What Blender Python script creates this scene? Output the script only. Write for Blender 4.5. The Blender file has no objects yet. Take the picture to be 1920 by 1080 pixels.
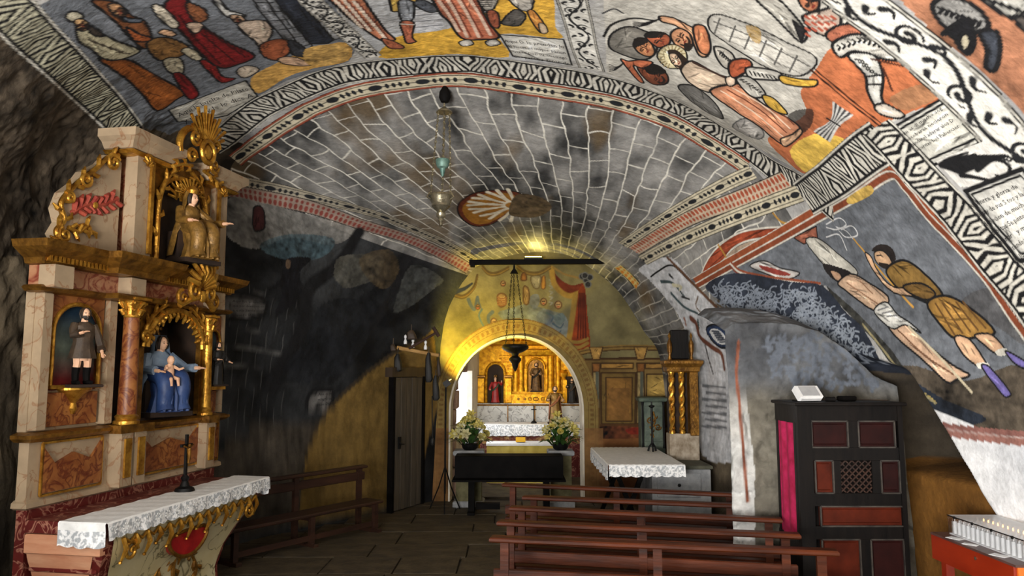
# Painted cave chapel: barrel of frescoed rock, side retable, pews, confessional and a gilded chancel.
import bpy, bmesh, math, random
import numpy as np
from mathutils import Vector, Matrix
from mathutils.bvhtree import BVHTree

random.seed(7)
S = bpy.context.scene
COL = S.collection
R = math.radians
PI = math.pi

# ------------------------------------------------------------------ camera
F = 1400.0                       # focal length in pixels of the 1920 wide frame
EYE = (0.0, 0.0, 2.4)
PITCH = math.atan(150 / F)
cam_d = bpy.data.cameras.new('camera')
cam_d.sensor_width = 36
cam_d.lens = 36 * F / 1920
cam_d.clip_start = 0.05
cam = bpy.data.objects.new('camera', cam_d)
cam.location = EYE
cam.rotation_euler = (PI / 2 + PITCH, 0, 0)
COL.objects.link(cam)
S.camera = cam

# ------------------------------------------------------------------ world, lights, exposure
w = bpy.data.worlds.new('world')
S.world = w
w.use_nodes = True
w.node_tree.nodes['Background'].inputs[0].default_value = (0.75, 0.87, 1.0, 1)
w.node_tree.nodes['Background'].inputs[1].default_value = 0.12
S.view_settings.view_transform = 'Standard'
S.view_settings.look = 'None'
S.view_settings.exposure = -0.1
S.view_settings.gamma = 1.0
S.view_settings.use_curve_mapping = False
S.cycles.max_bounces = 6
S.cycles.diffuse_bounces = 3
S.cycles.glossy_bounces = 3
S.cycles.transmission_bounces = 4
S.cycles.transparent_max_bounces = 6
S.cycles.sample_clamp_indirect = 6.0
S.cycles.use_denoising = True


def light(name, kind, loc, aim, energy, col, **kw):
    d = bpy.data.lights.new(name, kind)
    d.energy = energy
    d.color = col
    for k, v in kw.items():
        setattr(d, k, v)
    o = bpy.data.objects.new(name, d)
    o.location = loc
    o.rotation_euler = (Vector(aim) - Vector(loc)).to_track_quat('-Z', 'Y').to_euler()
    COL.objects.link(o)
    return o


# daylight that enters by the wide entrance behind the viewer
light('entrance_daylight', 'AREA', (-2.4, -2.4, 1.9), (0.2, 1.0, 5.9), 1950, (1.0, 0.97, 0.93),
      shape='RECTANGLE', size=3.4, size_y=2.6, spread=R(140))
# added fill from the left, brightens the right wall and the candle case
light('side_fill_light', 'AREA', (-4.8, 2.0, 2.4), (4.2, 5.6, 2.2), 95, (0.93, 0.96, 1.0),
      shape='RECTANGLE', size=1.2, size_y=1.5)
# daylight of the chancel window
light('chancel_window_daylight', 'AREA', (-0.8, 15.6, 1.8), (0.6, 16.6, 1.4), 20, (0.97, 0.98, 1.0),
      shape='RECTANGLE', size=1.8, size_y=1.0)


# ------------------------------------------------------------------ photograph measures -> places
def ray(px, py):
    a = (px - 960) / F
    b = (540 - py) / F
    return Vector((a, math.cos(PITCH) - math.sin(PITCH) * b, math.sin(PITCH) + math.cos(PITCH) * b))


def at(px, py, Y):
    d = ray(px, py)
    return Vector(EYE) + d * (Y / d.y)


def at_h(px, py, h):
    d = ray(px, py)
    return Vector(EYE) + d * ((h - EYE[2]) / d.z)


# ------------------------------------------------------------------ numpy noise
def _hash(ix, iy, iz, seed):
    n = (ix * 374761393 + iy * 668265263 + iz * 2147483647 + seed * 1274126177) & 0xffffffff
    n = ((n ^ (n >> 13)) * 1274126177) & 0xffffffff
    return ((n ^ (n >> 16)) & 0xffff) / 65535.0


def noise3(p, scale, seed=0):
    q = np.asarray(p, dtype=np.float64) * scale
    i = np.floor(q).astype(np.int64)
    f = q - i
    f = f * f * (3 - 2 * f)
    out = 0
    for dx in (0, 1):
        wx = f[..., 0] if dx else 1 - f[..., 0]
        for dy in (0, 1):
            wy = f[..., 1] if dy else 1 - f[..., 1]
            for dz in (0, 1):
                wz = f[..., 2] if dz else 1 - f[..., 2]
                out = out + wx * wy * wz * _hash(i[..., 0] + dx, i[..., 1] + dy, i[..., 2] + dz, seed)
    return out * 2 - 1


def fbm(p, scale, octs=3, seed=0):
    s, a, t = 0, 1.0, 0
    for k in range(octs):
        s = s + a * noise3(p, scale * 2 ** k, seed + k)
        t += a
        a *= 0.5
    return s / t


def lin(c):
    c = np.asarray(c, dtype=np.float64) / 255.0
    return np.where(c <= 0.04045, c / 12.92, ((c + 0.055) / 1.055) ** 2.4)


def L4(c):
    r = lin(c)
    return (float(r[0]), float(r[1]), float(r[2]), 1.0)


# ------------------------------------------------------------------ materials
MATS = {}


def mat(name, col, col2=None, rough=0.6, metal=0.0, scale=8.0, bump=0.1, bscale=None, detail=6.0, stretch=(1, 1, 1),
        spec=0.4, emit=None, estr=0.0, lo=0.35, hi=0.7, alpha=None, trans=0.0, coat=0.0):
    """Procedural material: two colours mixed by noise, with a noise relief."""
    if name in MATS:
        return MATS[name]
    m = bpy.data.materials.new(name)
    m.use_nodes = True
    nt = m.node_tree
    b = nt.nodes['Principled BSDF']
    tc = nt.nodes.new('ShaderNodeTexCoord')
    mp = nt.nodes.new('ShaderNodeMapping')
    mp.inputs['Scale'].default_value = stretch
    nt.links.new(tc.outputs['Object'], mp.inputs['Vector'])
    n = nt.nodes.new('ShaderNodeTexNoise')
    n.inputs['Scale'].default_value = scale
    n.inputs['Detail'].default_value = detail
    n.inputs['Roughness'].default_value = 0.62
    nt.links.new(mp.outputs[0], n.inputs['Vector'])
    rp = nt.nodes.new('ShaderNodeValToRGB')
    rp.color_ramp.elements[0].position = lo
    rp.color_ramp.elements[1].position = hi
    rp.color_ramp.elements[0].color = L4(col)
    rp.color_ramp.elements[1].color = L4(col2 if col2 is not None else [min(255, c * 1.18) for c in col])
    nt.links.new(n.outputs['Fac'], rp.inputs[0])
    nt.links.new(rp.outputs[0], b.inputs['Base Color'])
    b.inputs['Roughness'].default_value = rough
    b.inputs['Metallic'].default_value = metal
    b.inputs['Specular IOR Level'].default_value = spec
    if coat:
        b.inputs['Coat Weight'].default_value = coat
        b.inputs['Coat Roughness'].default_value = 0.25
    if bump:
        n2 = nt.nodes.new('ShaderNodeTexNoise')
        n2.inputs['Scale'].default_value = bscale or scale * 3
        n2.inputs['Detail'].default_value = 4
        nt.links.new(mp.outputs[0], n2.inputs['Vector'])
        bp = nt.nodes.new('ShaderNodeBump')
        bp.inputs['Strength'].default_value = bump
        bp.inputs['Distance'].default_value = 0.02
        nt.links.new(n2.outputs['Fac'], bp.inputs['Height'])
        nt.links.new(bp.outputs[0], b.inputs['Normal'])
    if emit is not None:
        b.inputs['Emission Color'].default_value = L4(emit)
        b.inputs['Emission Strength'].default_value = estr
    if trans:
        b.inputs['Transmission Weight'].default_value = trans
    if alpha is not None:
        b.inputs['Alpha'].default_value = alpha
    MATS[name] = m
    return m


def veined(name, col, vein, scale=6.0, width=0.06, rough=0.45, blotch=None):
    """Painted marbling: veins where a distorted wave passes through zero."""
    if name in MATS:
        return MATS[name]
    m = mat(name, col, blotch or [c * 0.86 for c in col], rough=rough, scale=scale * 0.6, bump=0.05, lo=0.4, hi=0.62)
    nt = m.node_tree
    b = nt.nodes['Principled BSDF']
    src = b.inputs['Base Color'].links[0].from_socket
    tc = [n for n in nt.nodes if n.type == 'TEX_COORD'][0]
    n = nt.nodes.new('ShaderNodeTexNoise')
    n.inputs['Scale'].default_value = scale
    n.inputs['Detail'].default_value = 3
    n.inputs['Distortion'].default_value = 1.2
    nt.links.new(tc.outputs['Object'], n.inputs['Vector'])
    s = nt.nodes.new('ShaderNodeMath'); s.operation = 'SUBTRACT'; s.inputs[1].default_value = 0.5
    a = nt.nodes.new('ShaderNodeMath'); a.operation = 'ABSOLUTE'
    r = nt.nodes.new('ShaderNodeMapRange')
    r.inputs['From Min'].default_value = 0.0
    r.inputs['From Max'].default_value = width
    r.inputs['To Min'].default_value = 1.0
    r.inputs['To Max'].default_value = 0.0
    nt.links.new(n.outputs['Fac'], s.inputs[0]); nt.links.new(s.outputs[0], a.inputs[0]); nt.links.new(a.outputs[0], r.inputs['Value'])
    mx = nt.nodes.new('ShaderNodeMixRGB')
    mx.inputs[2].default_value = L4(vein)
    nt.links.new(r.outputs[0], mx.inputs[0]); nt.links.new(src, mx.inputs[1]); nt.links.new(mx.outputs[0], b.inputs['Base Color'])
    return m


def paint_mat(name, rough=0.85, nscale=5.0, mottling=0.35, bump=0.35, bscale=22.0, spec=0.25):
    """Wall paint: the painted pigment colours times a procedural weathering, with plaster relief."""
    m = bpy.data.materials.new(name)
    m.use_nodes = True
    nt = m.node_tree
    b = nt.nodes['Principled BSDF']
    at_ = nt.nodes.new('ShaderNodeAttribute'); at_.attribute_name = 'pigment'
    tc = nt.nodes.new('ShaderNodeTexCoord')
    n = nt.nodes.new('ShaderNodeTexNoise'); n.inputs['Scale'].default_value = nscale; n.inputs['Detail'].default_value = 8; n.inputs['Roughness'].default_value = 0.7
    nt.links.new(tc.outputs['Object'], n.inputs['Vector'])
    r = nt.nodes.new('ShaderNodeMapRange')
    r.inputs['From Min'].default_value = 0.3; r.inputs['From Max'].default_value = 0.7
    r.inputs['To Min'].default_value = 1 - mottling; r.inputs['To Max'].default_value = 1 + mottling * 0.4
    nt.links.new(n.outputs['Fac'], r.inputs['Value'])
    mx = nt.nodes.new('ShaderNodeVectorMath'); mx.operation = 'SCALE'
    nt.links.new(at_.outputs['Color'], mx.inputs[0]); nt.links.new(r.outputs[0], mx.inputs['Scale'])
    nt.links.new(mx.outputs[0], b.inputs['Base Color'])
    n2 = nt.nodes.new('ShaderNodeTexNoise'); n2.inputs['Scale'].default_value = bscale; n2.inputs['Detail'].default_value = 6
    nt.links.new(tc.outputs['Object'], n2.inputs['Vector'])
    bp = nt.nodes.new('ShaderNodeBump'); bp.inputs['Strength'].default_value = bump; bp.inputs['Distance'].default_value = 0.03
    nt.links.new(n2.outputs['Fac'], bp.inputs['Height']); nt.links.new(bp.outputs[0], b.inputs['Normal'])
    b.inputs['Roughness'].default_value = rough
    b.inputs['Specular IOR Level'].default_value = spec
    return m


# ------------------------------------------------------------------ object helpers
def link(name, me, parent=None, loc=None):
    o = bpy.data.objects.new(name, me)
    COL.objects.link(o)
    if parent is not None:
        o.parent = parent
    if loc is not None:
        o.location = loc
    return o


def thing(name, label, cat, loc=(0, 0, 0), rz=0.0, group=None):
    o = bpy.data.objects.new(name, None)
    o.empty_display_size = 0.1
    COL.objects.link(o)
    o.location = loc
    o.rotation_euler = (0, 0, rz)
    o['label'] = label
    o['category'] = cat
    if group:
        o['group'] = group
    return o


def tag(o, label, cat, group=None):
    o['label'] = label
    o['category'] = cat
    if group:
        o['group'] = group
    return o


def struct(o, label=None, cat=None):
    o['kind'] = 'structure'
    if label:
        o['label'] = label
    if cat:
        o['category'] = cat
    return o


def smooth(me, ang=40):
    n = len(me.polygons)
    me.polygons.foreach_set('use_smooth', [True] * n)
    try:
        me.set_sharp_from_angle(angle=R(ang))
    except Exception:
        pass


class MB:
    """Collects shapes into one mesh."""

    def __init__(self):
        self.v = []
        self.f = []

    def add(self, vs, fs):
        b = len(self.v)
        self.v += [tuple(p) for p in vs]
        self.f += [tuple(b + i for i in f) for f in fs]
        return self

    def box(self, c, s, rz=0.0, bev=0.0, M=None):
        x, y, z = s[0] / 2, s[1] / 2, s[2] / 2
        if bev > 0:
            b = min(bev, x * .9, y * .9, z * .9)
            vs = []
            rings = [(x - b, y - b, -z), (x, y, -z + b), (x, y, z - b), (x - b, y - b, z)]
            for (hx, hy, hz) in rings:
                vs += [(-hx, -hy, hz), (hx, -hy, hz), (hx, hy, hz), (-hx, hy, hz)]
            fs = [(3, 2, 1, 0), (12, 13, 14, 15)]
            for r_ in range(3):
                for q in range(4):
                    fs.append((r_ * 4 + q, r_ * 4 + (q + 1) % 4, r_ * 4 + 4 + (q + 1) % 4, r_ * 4 + 4 + q))
        else:
            vs = [(-x, -y, -z), (x, -y, -z), (x, y, -z), (-x, y, -z), (-x, -y, z), (x, -y, z), (x, y, z), (-x, y, z)]
            fs = [(3, 2, 1, 0), (4, 5, 6, 7), (0, 1, 5, 4), (1, 2, 6, 5), (2, 3, 7, 6), (3, 0, 4, 7)]
        T = Matrix.Translation(c) @ (M if M is not None else Matrix.Rotation(rz, 4, 'Z'))
        return self.add([T @ Vector(p) for p in vs], fs)

    def bar(self, a, b, wd, ht, up=(0, 0, 1)):
        """Box beam from a to b."""
        a, b = Vector(a), Vector(b)
        d = b - a
        y = d.normalized()
        x = y.cross(Vector(up)).normalized()
        z = x.cross(y)
        M = Matrix((x, y, z)).transposed().to_4x4()
        return self.box((a + b) / 2, (wd, d.length, ht), M=M)

    def lathe(self, prof, c=(0, 0, 0), n=20, sx=1.0, sy=1.0, M=None, a0=0, a1=2 * PI, fn=None):
        full = abs(a1 - a0 - 2 * PI) < 1e-6
        m = n if full else n + 1
        vs = []
        for (r_, z) in prof:
            for k in range(m):
                a = a0 + (a1 - a0) * k / n
                rr = r_ * (fn(a, z) if fn else 1)
                vs.append((rr * math.cos(a) * sx, rr * math.sin(a) * sy, z))
        fs = []
        for i in range(len(prof) - 1):
            for k in range(n):
                k2 = (k + 1) % m
                fs.append((i * m + k, i * m + k2, (i + 1) * m + k2, (i + 1) * m + k))
        if full:
            fs.append(tuple(range(m - 1, -1, -1)))
            fs.append(tuple((len(prof) - 1) * m + k for k in range(m)))
        T = Matrix.Translation(c) @ (M if M is not None else Matrix.Identity(4))
        return self.add([T @ Vector(p) for p in vs], fs)

    def tube(self, pts, rad, n=8, closed=False, flat=1.0):
        pts = [Vector(p) for p in pts]
        m = len(pts)
        rads = rad if isinstance(rad, (list, tuple)) else [rad] * m
        vs = []
        prev = None
        for i, p in enumerate(pts):
            t = (pts[(i + 1) % m] - pts[i - 1]) if closed else (pts[min(i + 1, m - 1)] - pts[max(i - 1, 0)])
            t.normalize()
            if prev is None:
                ref = Vector((0, 0, 1)) if abs(t.z) < 0.9 else Vector((1, 0, 0))
                x = t.cross(ref).normalized()
            else:
                x = (prev - t * prev.dot(t)).normalized()
            prev = x
            y = t.cross(x)
            for k in range(n):
                a = 2 * PI * k / n
                vs.append(p + x * (math.cos(a) * rads[i]) + y * (math.sin(a) * rads[i] * flat))
        fs = []
        for i in range(m if closed else m - 1):
            i2 = (i + 1) % m
            for k in range(n):
                fs.append((i * n + k, i * n + (k + 1) % n, i2 * n + (k + 1) % n, i2 * n + k))
        if not closed:
            fs.append(tuple(range(n - 1, -1, -1)))
            fs.append(tuple((m - 1) * n + k for k in range(n)))
        return self.add(vs, fs)

    def prism(self, outline, y0, y1, M=None, c=(0, 0, 0)):
        """Outline in the xz plane, pushed from y0 to y1."""
        n = len(outline)
        vs = [(p[0], y0, p[1]) for p in outline] + [(p[0], y1, p[1]) for p in outline]
        fs = [tuple(range(n)), tuple(range(2 * n - 1, n - 1, -1))]
        for k in range(n):
            fs.append((k, k + n, (k + 1) % n + n, (k + 1) % n))
        T = Matrix.Translation(c) @ (M if M is not None else Matrix.Identity(4))
        return self.add([T @ Vector(p) for p in vs], fs)

    def ball(self, c, r_, n=12, sx=1, sy=1, sz=1, M=None):
        prof = []
        h = n // 2
        for i in range(h + 1):
            a = -PI / 2 + PI * i / h
            prof.append((max(1e-4, math.cos(a)) * r_, math.sin(a) * r_))
        vs0 = MB().lathe(prof, n=n)
        T = Matrix.Translation(c) @ (M if M is not None else Matrix.Identity(4)) @ Matrix.Diagonal((sx, sy, sz, 1))
        return self.add([T @ Vector(p) for p in vs0.v], vs0.f)

    def sheet(self, rows, flip=False):
        """Grid of points as a surface."""
        n = len(rows[0])
        vs = [p for r_ in rows for p in r_]
        fs = []
        for i in range(len(rows) - 1):
            for k in range(n - 1):
                q = (i * n + k, i * n + k + 1, (i + 1) * n + k + 1, (i + 1) * n + k)
                fs.append(q[::-1] if flip else q)
        return self.add(vs, fs)

    def mesh(self, name, material=None, sm=True, ang=35):
        me = bpy.data.meshes.new(name)
        me.from_pydata(self.v, [], self.f)
        me.validate()
        if material is not None:
            me.materials.append(material if not isinstance(material, str) else MATS[material])
        if sm:
            smooth(me, ang)
        return me

    def build(self, name, material, parent=None, loc=None, sm=True, ang=35):
        bm = bmesh.new()
        me = self.mesh(name, material, sm, ang)
        bm.from_mesh(me)
        bmesh.ops.recalc_face_normals(bm, faces=bm.faces)
        bm.to_mesh(me)
        bm.free()
        return link(name, me, parent, loc)


def copy_tree(o, parent=None):
    c = o.copy()
    COL.objects.link(c)
    c.parent = parent
    for ch in list(o.children):
        copy_tree(ch, c)
    return c


def spline(pts, k=6, closed=False):
    """Catmull-Rom through 2D or 3D points."""
    P = [np.asarray(p, float) for p in pts]
    n = len(P)
    out = []
    rng = range(n) if closed else range(n - 1)
    for i in rng:
        p0 = P[(i - 1) % n] if closed or i > 0 else 2 * P[0] - P[1]
        p1 = P[i]
        p2 = P[(i + 1) % n]
        p3 = P[(i + 2) % n] if closed or i + 2 < n else 2 * P[n - 1] - P[n - 2]
        for j in range(k):
            t = j / k
            out.append(0.5 * ((2 * p1) + (p2 - p0) * t + (2 * p0 - 5 * p1 + 4 * p2 - p3) * t * t + (3 * p1 - p0 - 3 * p2 + p3) * t ** 3))
    if not closed:
        out.append(P[-1])
    return out

# ------------------------------------------------------------------ the cave: one curved surface through measured places
# rails u = 0..12 run from the left floor over the crown to the right floor, stations v from behind the viewer to the end wall
V3 = lambda *a: Vector(a)
NET = [
    # behind the viewer
    [V3(-4.9, -2.8, 0), V3(-4.9, -2.8, 1.4), V3(-4.7, -2.8, 2.8), V3(-4.2, -2.8, 3.9), V3(-3.2, -2.8, 4.7), V3(-1.7, -2.8, 5.2), V3(0, -2.8, 5.4),
     V3(1.6, -2.8, 5.3), V3(3.0, -2.8, 4.8), V3(4.1, -2.8, 4.0), V3(4.6, -2.8, 2.9), V3(4.6, -2.8, 1.5), V3(4.6, -2.8, 0)],
    [V3(-5.0, 2.6, 0), V3(-5.0, 2.6, 1.5), V3(-4.9, 2.6, 2.9), V3(-4.5, 2.6, 4.1), V3(-3.4, 2.6, 4.95), V3(-1.7, 2.6, 5.5), V3(0, 2.6, 5.7),
     V3(1.4, 2.7, 5.55), V3(2.6, 2.8, 5.0), V3(3.7, 2.9, 4.15), V3(4.4, 3.0, 2.95), V3(4.4, 3.0, 1.7), V3(4.4, 3.0, 0)],
    [V3(-5.0, 6.0, 0), V3(-5.0, 6.0, 1.5), V3(-4.9, 6.0, 3.0), V3(-4.5, 6.1, 4.3), V3(-3.55, 6.2, 5.3), V3(-1.7, 6.3, 5.78), V3(0, 6.3, 5.9),
     V3(1.33, 6.35, 5.69), V3(2.38, 6.4, 5.14), V3(3.38, 6.4, 4.23), V3(4.15, 6.1, 2.97), V3(4.3, 6.0, 1.75), V3(4.45, 6.0, 0)],
    [V3(-4.8, 8.1, 0), V3(-4.8, 8.1, 1.5), V3(-4.75, 8.1, 3.1), V3(-4.6, 8.2, 4.75), V3(-3.65, 8.2, 5.6), V3(-1.85, 8.0, 6.0), V3(-.3, 7.9, 6.05),
     V3(1.1, 7.8, 5.78), V3(2.15, 7.8, 5.25), V3(3.22, 7.7, 4.4), V3(3.85, 7.4, 3.3), V3(4.05, 7.2, 2.0), V3(4.2, 7.2, 0)],
    [V3(-4.05, 10, 0), at(400, 760, 10.0), at(420, 500, 10.0), at(430, 320, 10.4), at(520, 250, 10.0), at(650, 188, 9.4), at(833, 158, 9.2),
     at(1050, 175, 9.1), at(1250, 228, 9.0), at(1420, 322, 8.9), at(1530, 500, 8.7), at(1580, 700, 8.6), V3(3.85, 8.6, 0)],
    [V3(-2.95, 11.7, 0), at(590, 760, 11.7), at(620, 560, 11.9), at(650, 425, 11.9), at(750, 392, 11.7), at(850, 372, 11.6), at(960, 362, 11.5),
     at(1070, 378, 11.4), at(1180, 405, 11.2), at(1290, 440, 10.9), at(1335, 560, 10.8), at(1365, 700, 10.7), V3(3.05, 10.8, 0)],
    [V3(-1.4, 13.75, 0), at(824, 744, 13.75), at(838, 600, 13.75), at(885, 512, 13.75), at(920, 492, 13.75), at(965, 478, 13.75), at(1010, 473, 13.75),
     at(1060, 479, 13.75), at(1110, 506, 13.75), at(1160, 548, 13.75), at(1203, 615, 13.75), at(1240, 690, 13.75), V3(2.85, 13.75, 0)],
]
NETA = np.array([[list(p) for p in row] for row in NET])


def cr_w(t):
    return np.stack([-0.5 * t + t * t - 0.5 * t ** 3, 1 - 2.5 * t * t + 1.5 * t ** 3, 0.5 * t + 2 * t * t - 1.5 * t ** 3, -0.5 * t * t + 0.5 * t ** 3], -1)


def surf(us, vs):
    """Catmull-Rom tensor surface on the net, for the parameter lists us and vs -> (len(vs), len(us), 3)."""
    nv, nu = NETA.shape[:2]
    iv = np.clip(np.floor(vs).astype(int), 0, nv - 2)
    tv = cr_w(vs - iv)
    iu = np.clip(np.floor(us).astype(int), 0, nu - 2)
    tu = cr_w(us - iu)
    ext = np.concatenate([2 * NETA[:1] - NETA[1:2], NETA, 2 * NETA[-1:] - NETA[-2:-1]], 0)
    ext = np.concatenate([2 * ext[:, :1] - ext[:, 1:2], ext, 2 * ext[:, -1:] - ext[:, -2:-1]], 1)
    A = sum(tv[:, k, None, None] * ext[iv + k] for k in range(4))
    return sum(tu[None, :, k, None] * A[:, iu + k] for k in range(4))


def params(counts):
    out = []
    for i, c in enumerate(counts):
        out += list(i + np.arange(c) / c)
    out.append(len(counts))
    return np.array(out, float)


US = params([10, 30, 76, 100, 112, 112, 118, 134, 148, 166, 118, 80])
VS = params([10, 190, 190, 190, 170, 110])
sm01 = lambda a, b, x: np.clip((x - a) / (b - a), 0, 1) ** 2 * (3 - 2 * np.clip((x - a) / (b - a), 0, 1))


class Painter:
    """Pigment on a grid of surface points; every shape is laid on the surface in metres."""

    def __init__(self, P, step=6):
        self.P = P
        self.nv, self.nu = P.shape[:2]
        self.C = np.zeros(P.shape)
        self.iv = list(range(0, self.nv - 1, step)) + [self.nv - 1]
        self.iu = list(range(0, self.nu - 1, step)) + [self.nu - 1]
        G = P[np.ix_(self.iv, self.iu)]
        a, b = G.shape[:2]
        vs = [tuple(p) for p in G.reshape(-1, 3)]
        fs = [(i * b + j, i * b + j + 1, (i + 1) * b + j + 1, (i + 1) * b + j) for i in range(a - 1) for j in range(b - 1)]
        self.b = b
        self.bvh = BVHTree.FromPolygons(vs, fs)
        self.step = step
        self.nz = fbm(P, 3.0, 3, 5)
        self.nf = fbm(P, 17.0, 2, 9)
        self.ns = fbm(P @ np.array([[0.8, 0.1, 0.6], [0.0, 0.5, 0.0], [-0.6, 0.1, 0.8]]) * np.array([1.0, 1.0, 4.0]), 9.0, 3, 15)

    def hit(self, px, py):
        loc, nrm, idx, d = self.bvh.ray_cast(Vector(EYE), ray(px, py).normalized())
        if loc is None:
            return None
        return loc, self.iv[idx // (self.b - 1)], self.iu[idx % (self.b - 1)], nrm

    def place(self, fr, pts):
        """Measures in a crop frame (x0, y0, scale) -> points on the surface and the grid window around them."""
        x0, y0, s = fr
        H = [self.hit(x0 + p[0] / s, y0 + p[1] / s) for p in pts]
        H = [h for h in H if h is not None]
        if len(H) < 2:
            return None
        return np.array([h[0][:] for h in H]), [h[1] for h in H], [h[2] for h in H], H[0][3]

    def window(self, iv, iu, pad):
        q = self.step
        a, b = max(0, min(iv) - pad), min(self.nv, max(iv) + q + pad)
        c, d = max(0, min(iu) - pad), min(self.nu, max(iu) + q + pad)
        return slice(a, b), slice(c, d)

    def put(self, sl, m, col, var=0.22):
        """Blend a pigment into a window by the mask m."""
        c = lin(col) if not (isinstance(col, np.ndarray) and col.ndim > 1) else col
        k = 1 + var * (self.nz[sl] + 0.8 * self.nf[sl])
        cc = np.clip(c * k[..., None], 0, 0.95)
        self.C[sl] = self.C[sl] * (1 - m[..., None]) + cc * m[..., None]

    def poly(self, fr, pts, col, edge=None, ew=0.012, var=0.3, k=4, smooth_=True, op=1.0):
        q = spline(pts, k, True) if smooth_ else spl_lin(pts, 5)
        g = self.place(fr, q)
        if g is None:
            return
        W, iv, iu, _ = g
        sl = self.window(iv, iu, 4)
        P = self.P[sl]
        c = W.mean(0)
        u, s, vt = np.linalg.svd(W - c)
        e1, e2, e3 = vt
        Q = np.stack([(P - c) @ e1, (P - c) @ e2], -1)
        w2 = np.stack([(W - c) @ e1, (W - c) @ e2], -1)
        ins = np.zeros(Q.shape[:2], bool)
        n = len(w2)
        for i in range(n):
            x1, y1 = w2[i]
            x2, y2 = w2[(i + 1) % n]
            if y1 == y2:
                continue
            cnd = ((y1 > Q[..., 1]) != (y2 > Q[..., 1])) & (Q[..., 0] < (x2 - x1) * (Q[..., 1] - y1) / (y2 - y1) + x1)
            ins ^= cnd
        ins &= np.abs((P - c) @ e3) < 1.6
        if edge is not None:
            # painted modelling: the pigment is laid thinner and lighter towards the middle, darker along the contour
            dist = np.full(Q.shape[:2], 9.0)
            for i in range(n):
                a, b = w2[i], w2[(i + 1) % n]
                ab = b - a
                L = ab @ ab
                if L < 1e-12:
                    continue
                t = np.clip(((Q - a) @ ab) / L, 0, 1)
                dist = np.minimum(dist, np.linalg.norm(Q - a - t[..., None] * ab, axis=-1))
            rad = max(0.02, dist[ins].max() if ins.any() else 0.02)
            md = 0.62 + 0.52 * np.clip(dist / min(0.16, rad), 0, 1) ** 0.8
            md = md * (1 + 0.30 * self.ns[sl])
            c0 = np.broadcast_to(lin(col), Q.shape[:2] + (3,)) * md[..., None]
            # brushed folds along the length of the shape
            ext = w2.max(0) - w2.min(0)
            nf_ = int(min(11, ext[0] * ext[1] / 0.013))
            rn = random.Random(int(1000 * abs(c[0]) + 77 * abs(c[1])))
            if nf_ > 1:
                for k_ in range(nf_):
                    x0_ = w2[:, 0].min() + ext[0] * rn.uniform(0.02, 0.6)
                    y0_ = w2[:, 1].min() + ext[1] * (k_ + rn.uniform(0.2, 0.8)) / nf_
                    ln_, sl_ = ext[0] * rn.uniform(0.25, 0.5), rn.uniform(-0.18, 0.18)
                    tq = (Q[..., 0] - x0_) / ln_
                    yy = y0_ + sl_ * (Q[..., 0] - x0_) + 0.12 * ext[1] * np.sin(2.2 * tq + k_)
                    wd_ = rn.uniform(0.006, 0.013) * np.clip(np.sin(PI * np.clip(tq, 0, 1)), 0, 1)
                    mk = np.clip((wd_ * 1.3 - np.abs(Q[..., 1] - yy)) / 0.006, 0, 1) * (tq > 0) * (tq < 1)
                    c0 = c0 * (1 - mk[..., None]) + c0 * (0.38 if k_ % 3 else 1.7) * mk[..., None]
            self.put(sl, ins * op, np.clip(c0, 0, 0.92), var * 0.7)
        else:
            self.put(sl, ins * op, np.broadcast_to(lin(col), Q.shape[:2] + (3,)) * (1 + 0.25 * self.ns[sl])[..., None], var)
        if edge is not None:
            self._stroke(np.vstack([W, W[:1]]), iv, iu, edge, ew)

    def _stroke(self, W, iv, iu, col, w0, w1=None, var=0.15, op=1.0):
        pad = 8
        sl = self.window(iv, iu, pad)
        P = self.P[sl]
        if P.size == 0:
            return
        cell = 0.55 * float(np.median(np.linalg.norm(P[1:, :-1] - P[:-1, 1:], axis=-1))) if min(P.shape[:2]) > 1 else 0.005
        best = np.full(P.shape[:2], 9.0)
        n = len(W)
        for i in range(n - 1):
            a, b = W[i], W[i + 1]
            ab = b - a
            L = ab @ ab
            if L < 1e-12 or L > 1.5:
                continue
            t = np.clip(((P - a) @ ab) / L, 0, 1)
            d = np.linalg.norm(P - a - t[..., None] * ab, axis=-1)
            wd = np.maximum(cell, w0 if w1 is None else w0 + (w1 - w0) * (i + t) / (n - 1))
            best = np.minimum(best, d / wd)
        m = np.clip((1.25 - best) / 0.5, 0, 1) * op
        self.put(sl, m, col, var)

    def line(self, fr, pts, col, w0=0.012, w1=None, k=5, op=1.0):
        q = spline(pts, k) if len(pts) > 2 else spl_lin(pts, 8, False)
        g = self.place(fr, q)
        if g is None:
            return
        self._stroke(g[0], g[1], g[2], col, w0, w1, op=op)

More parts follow.
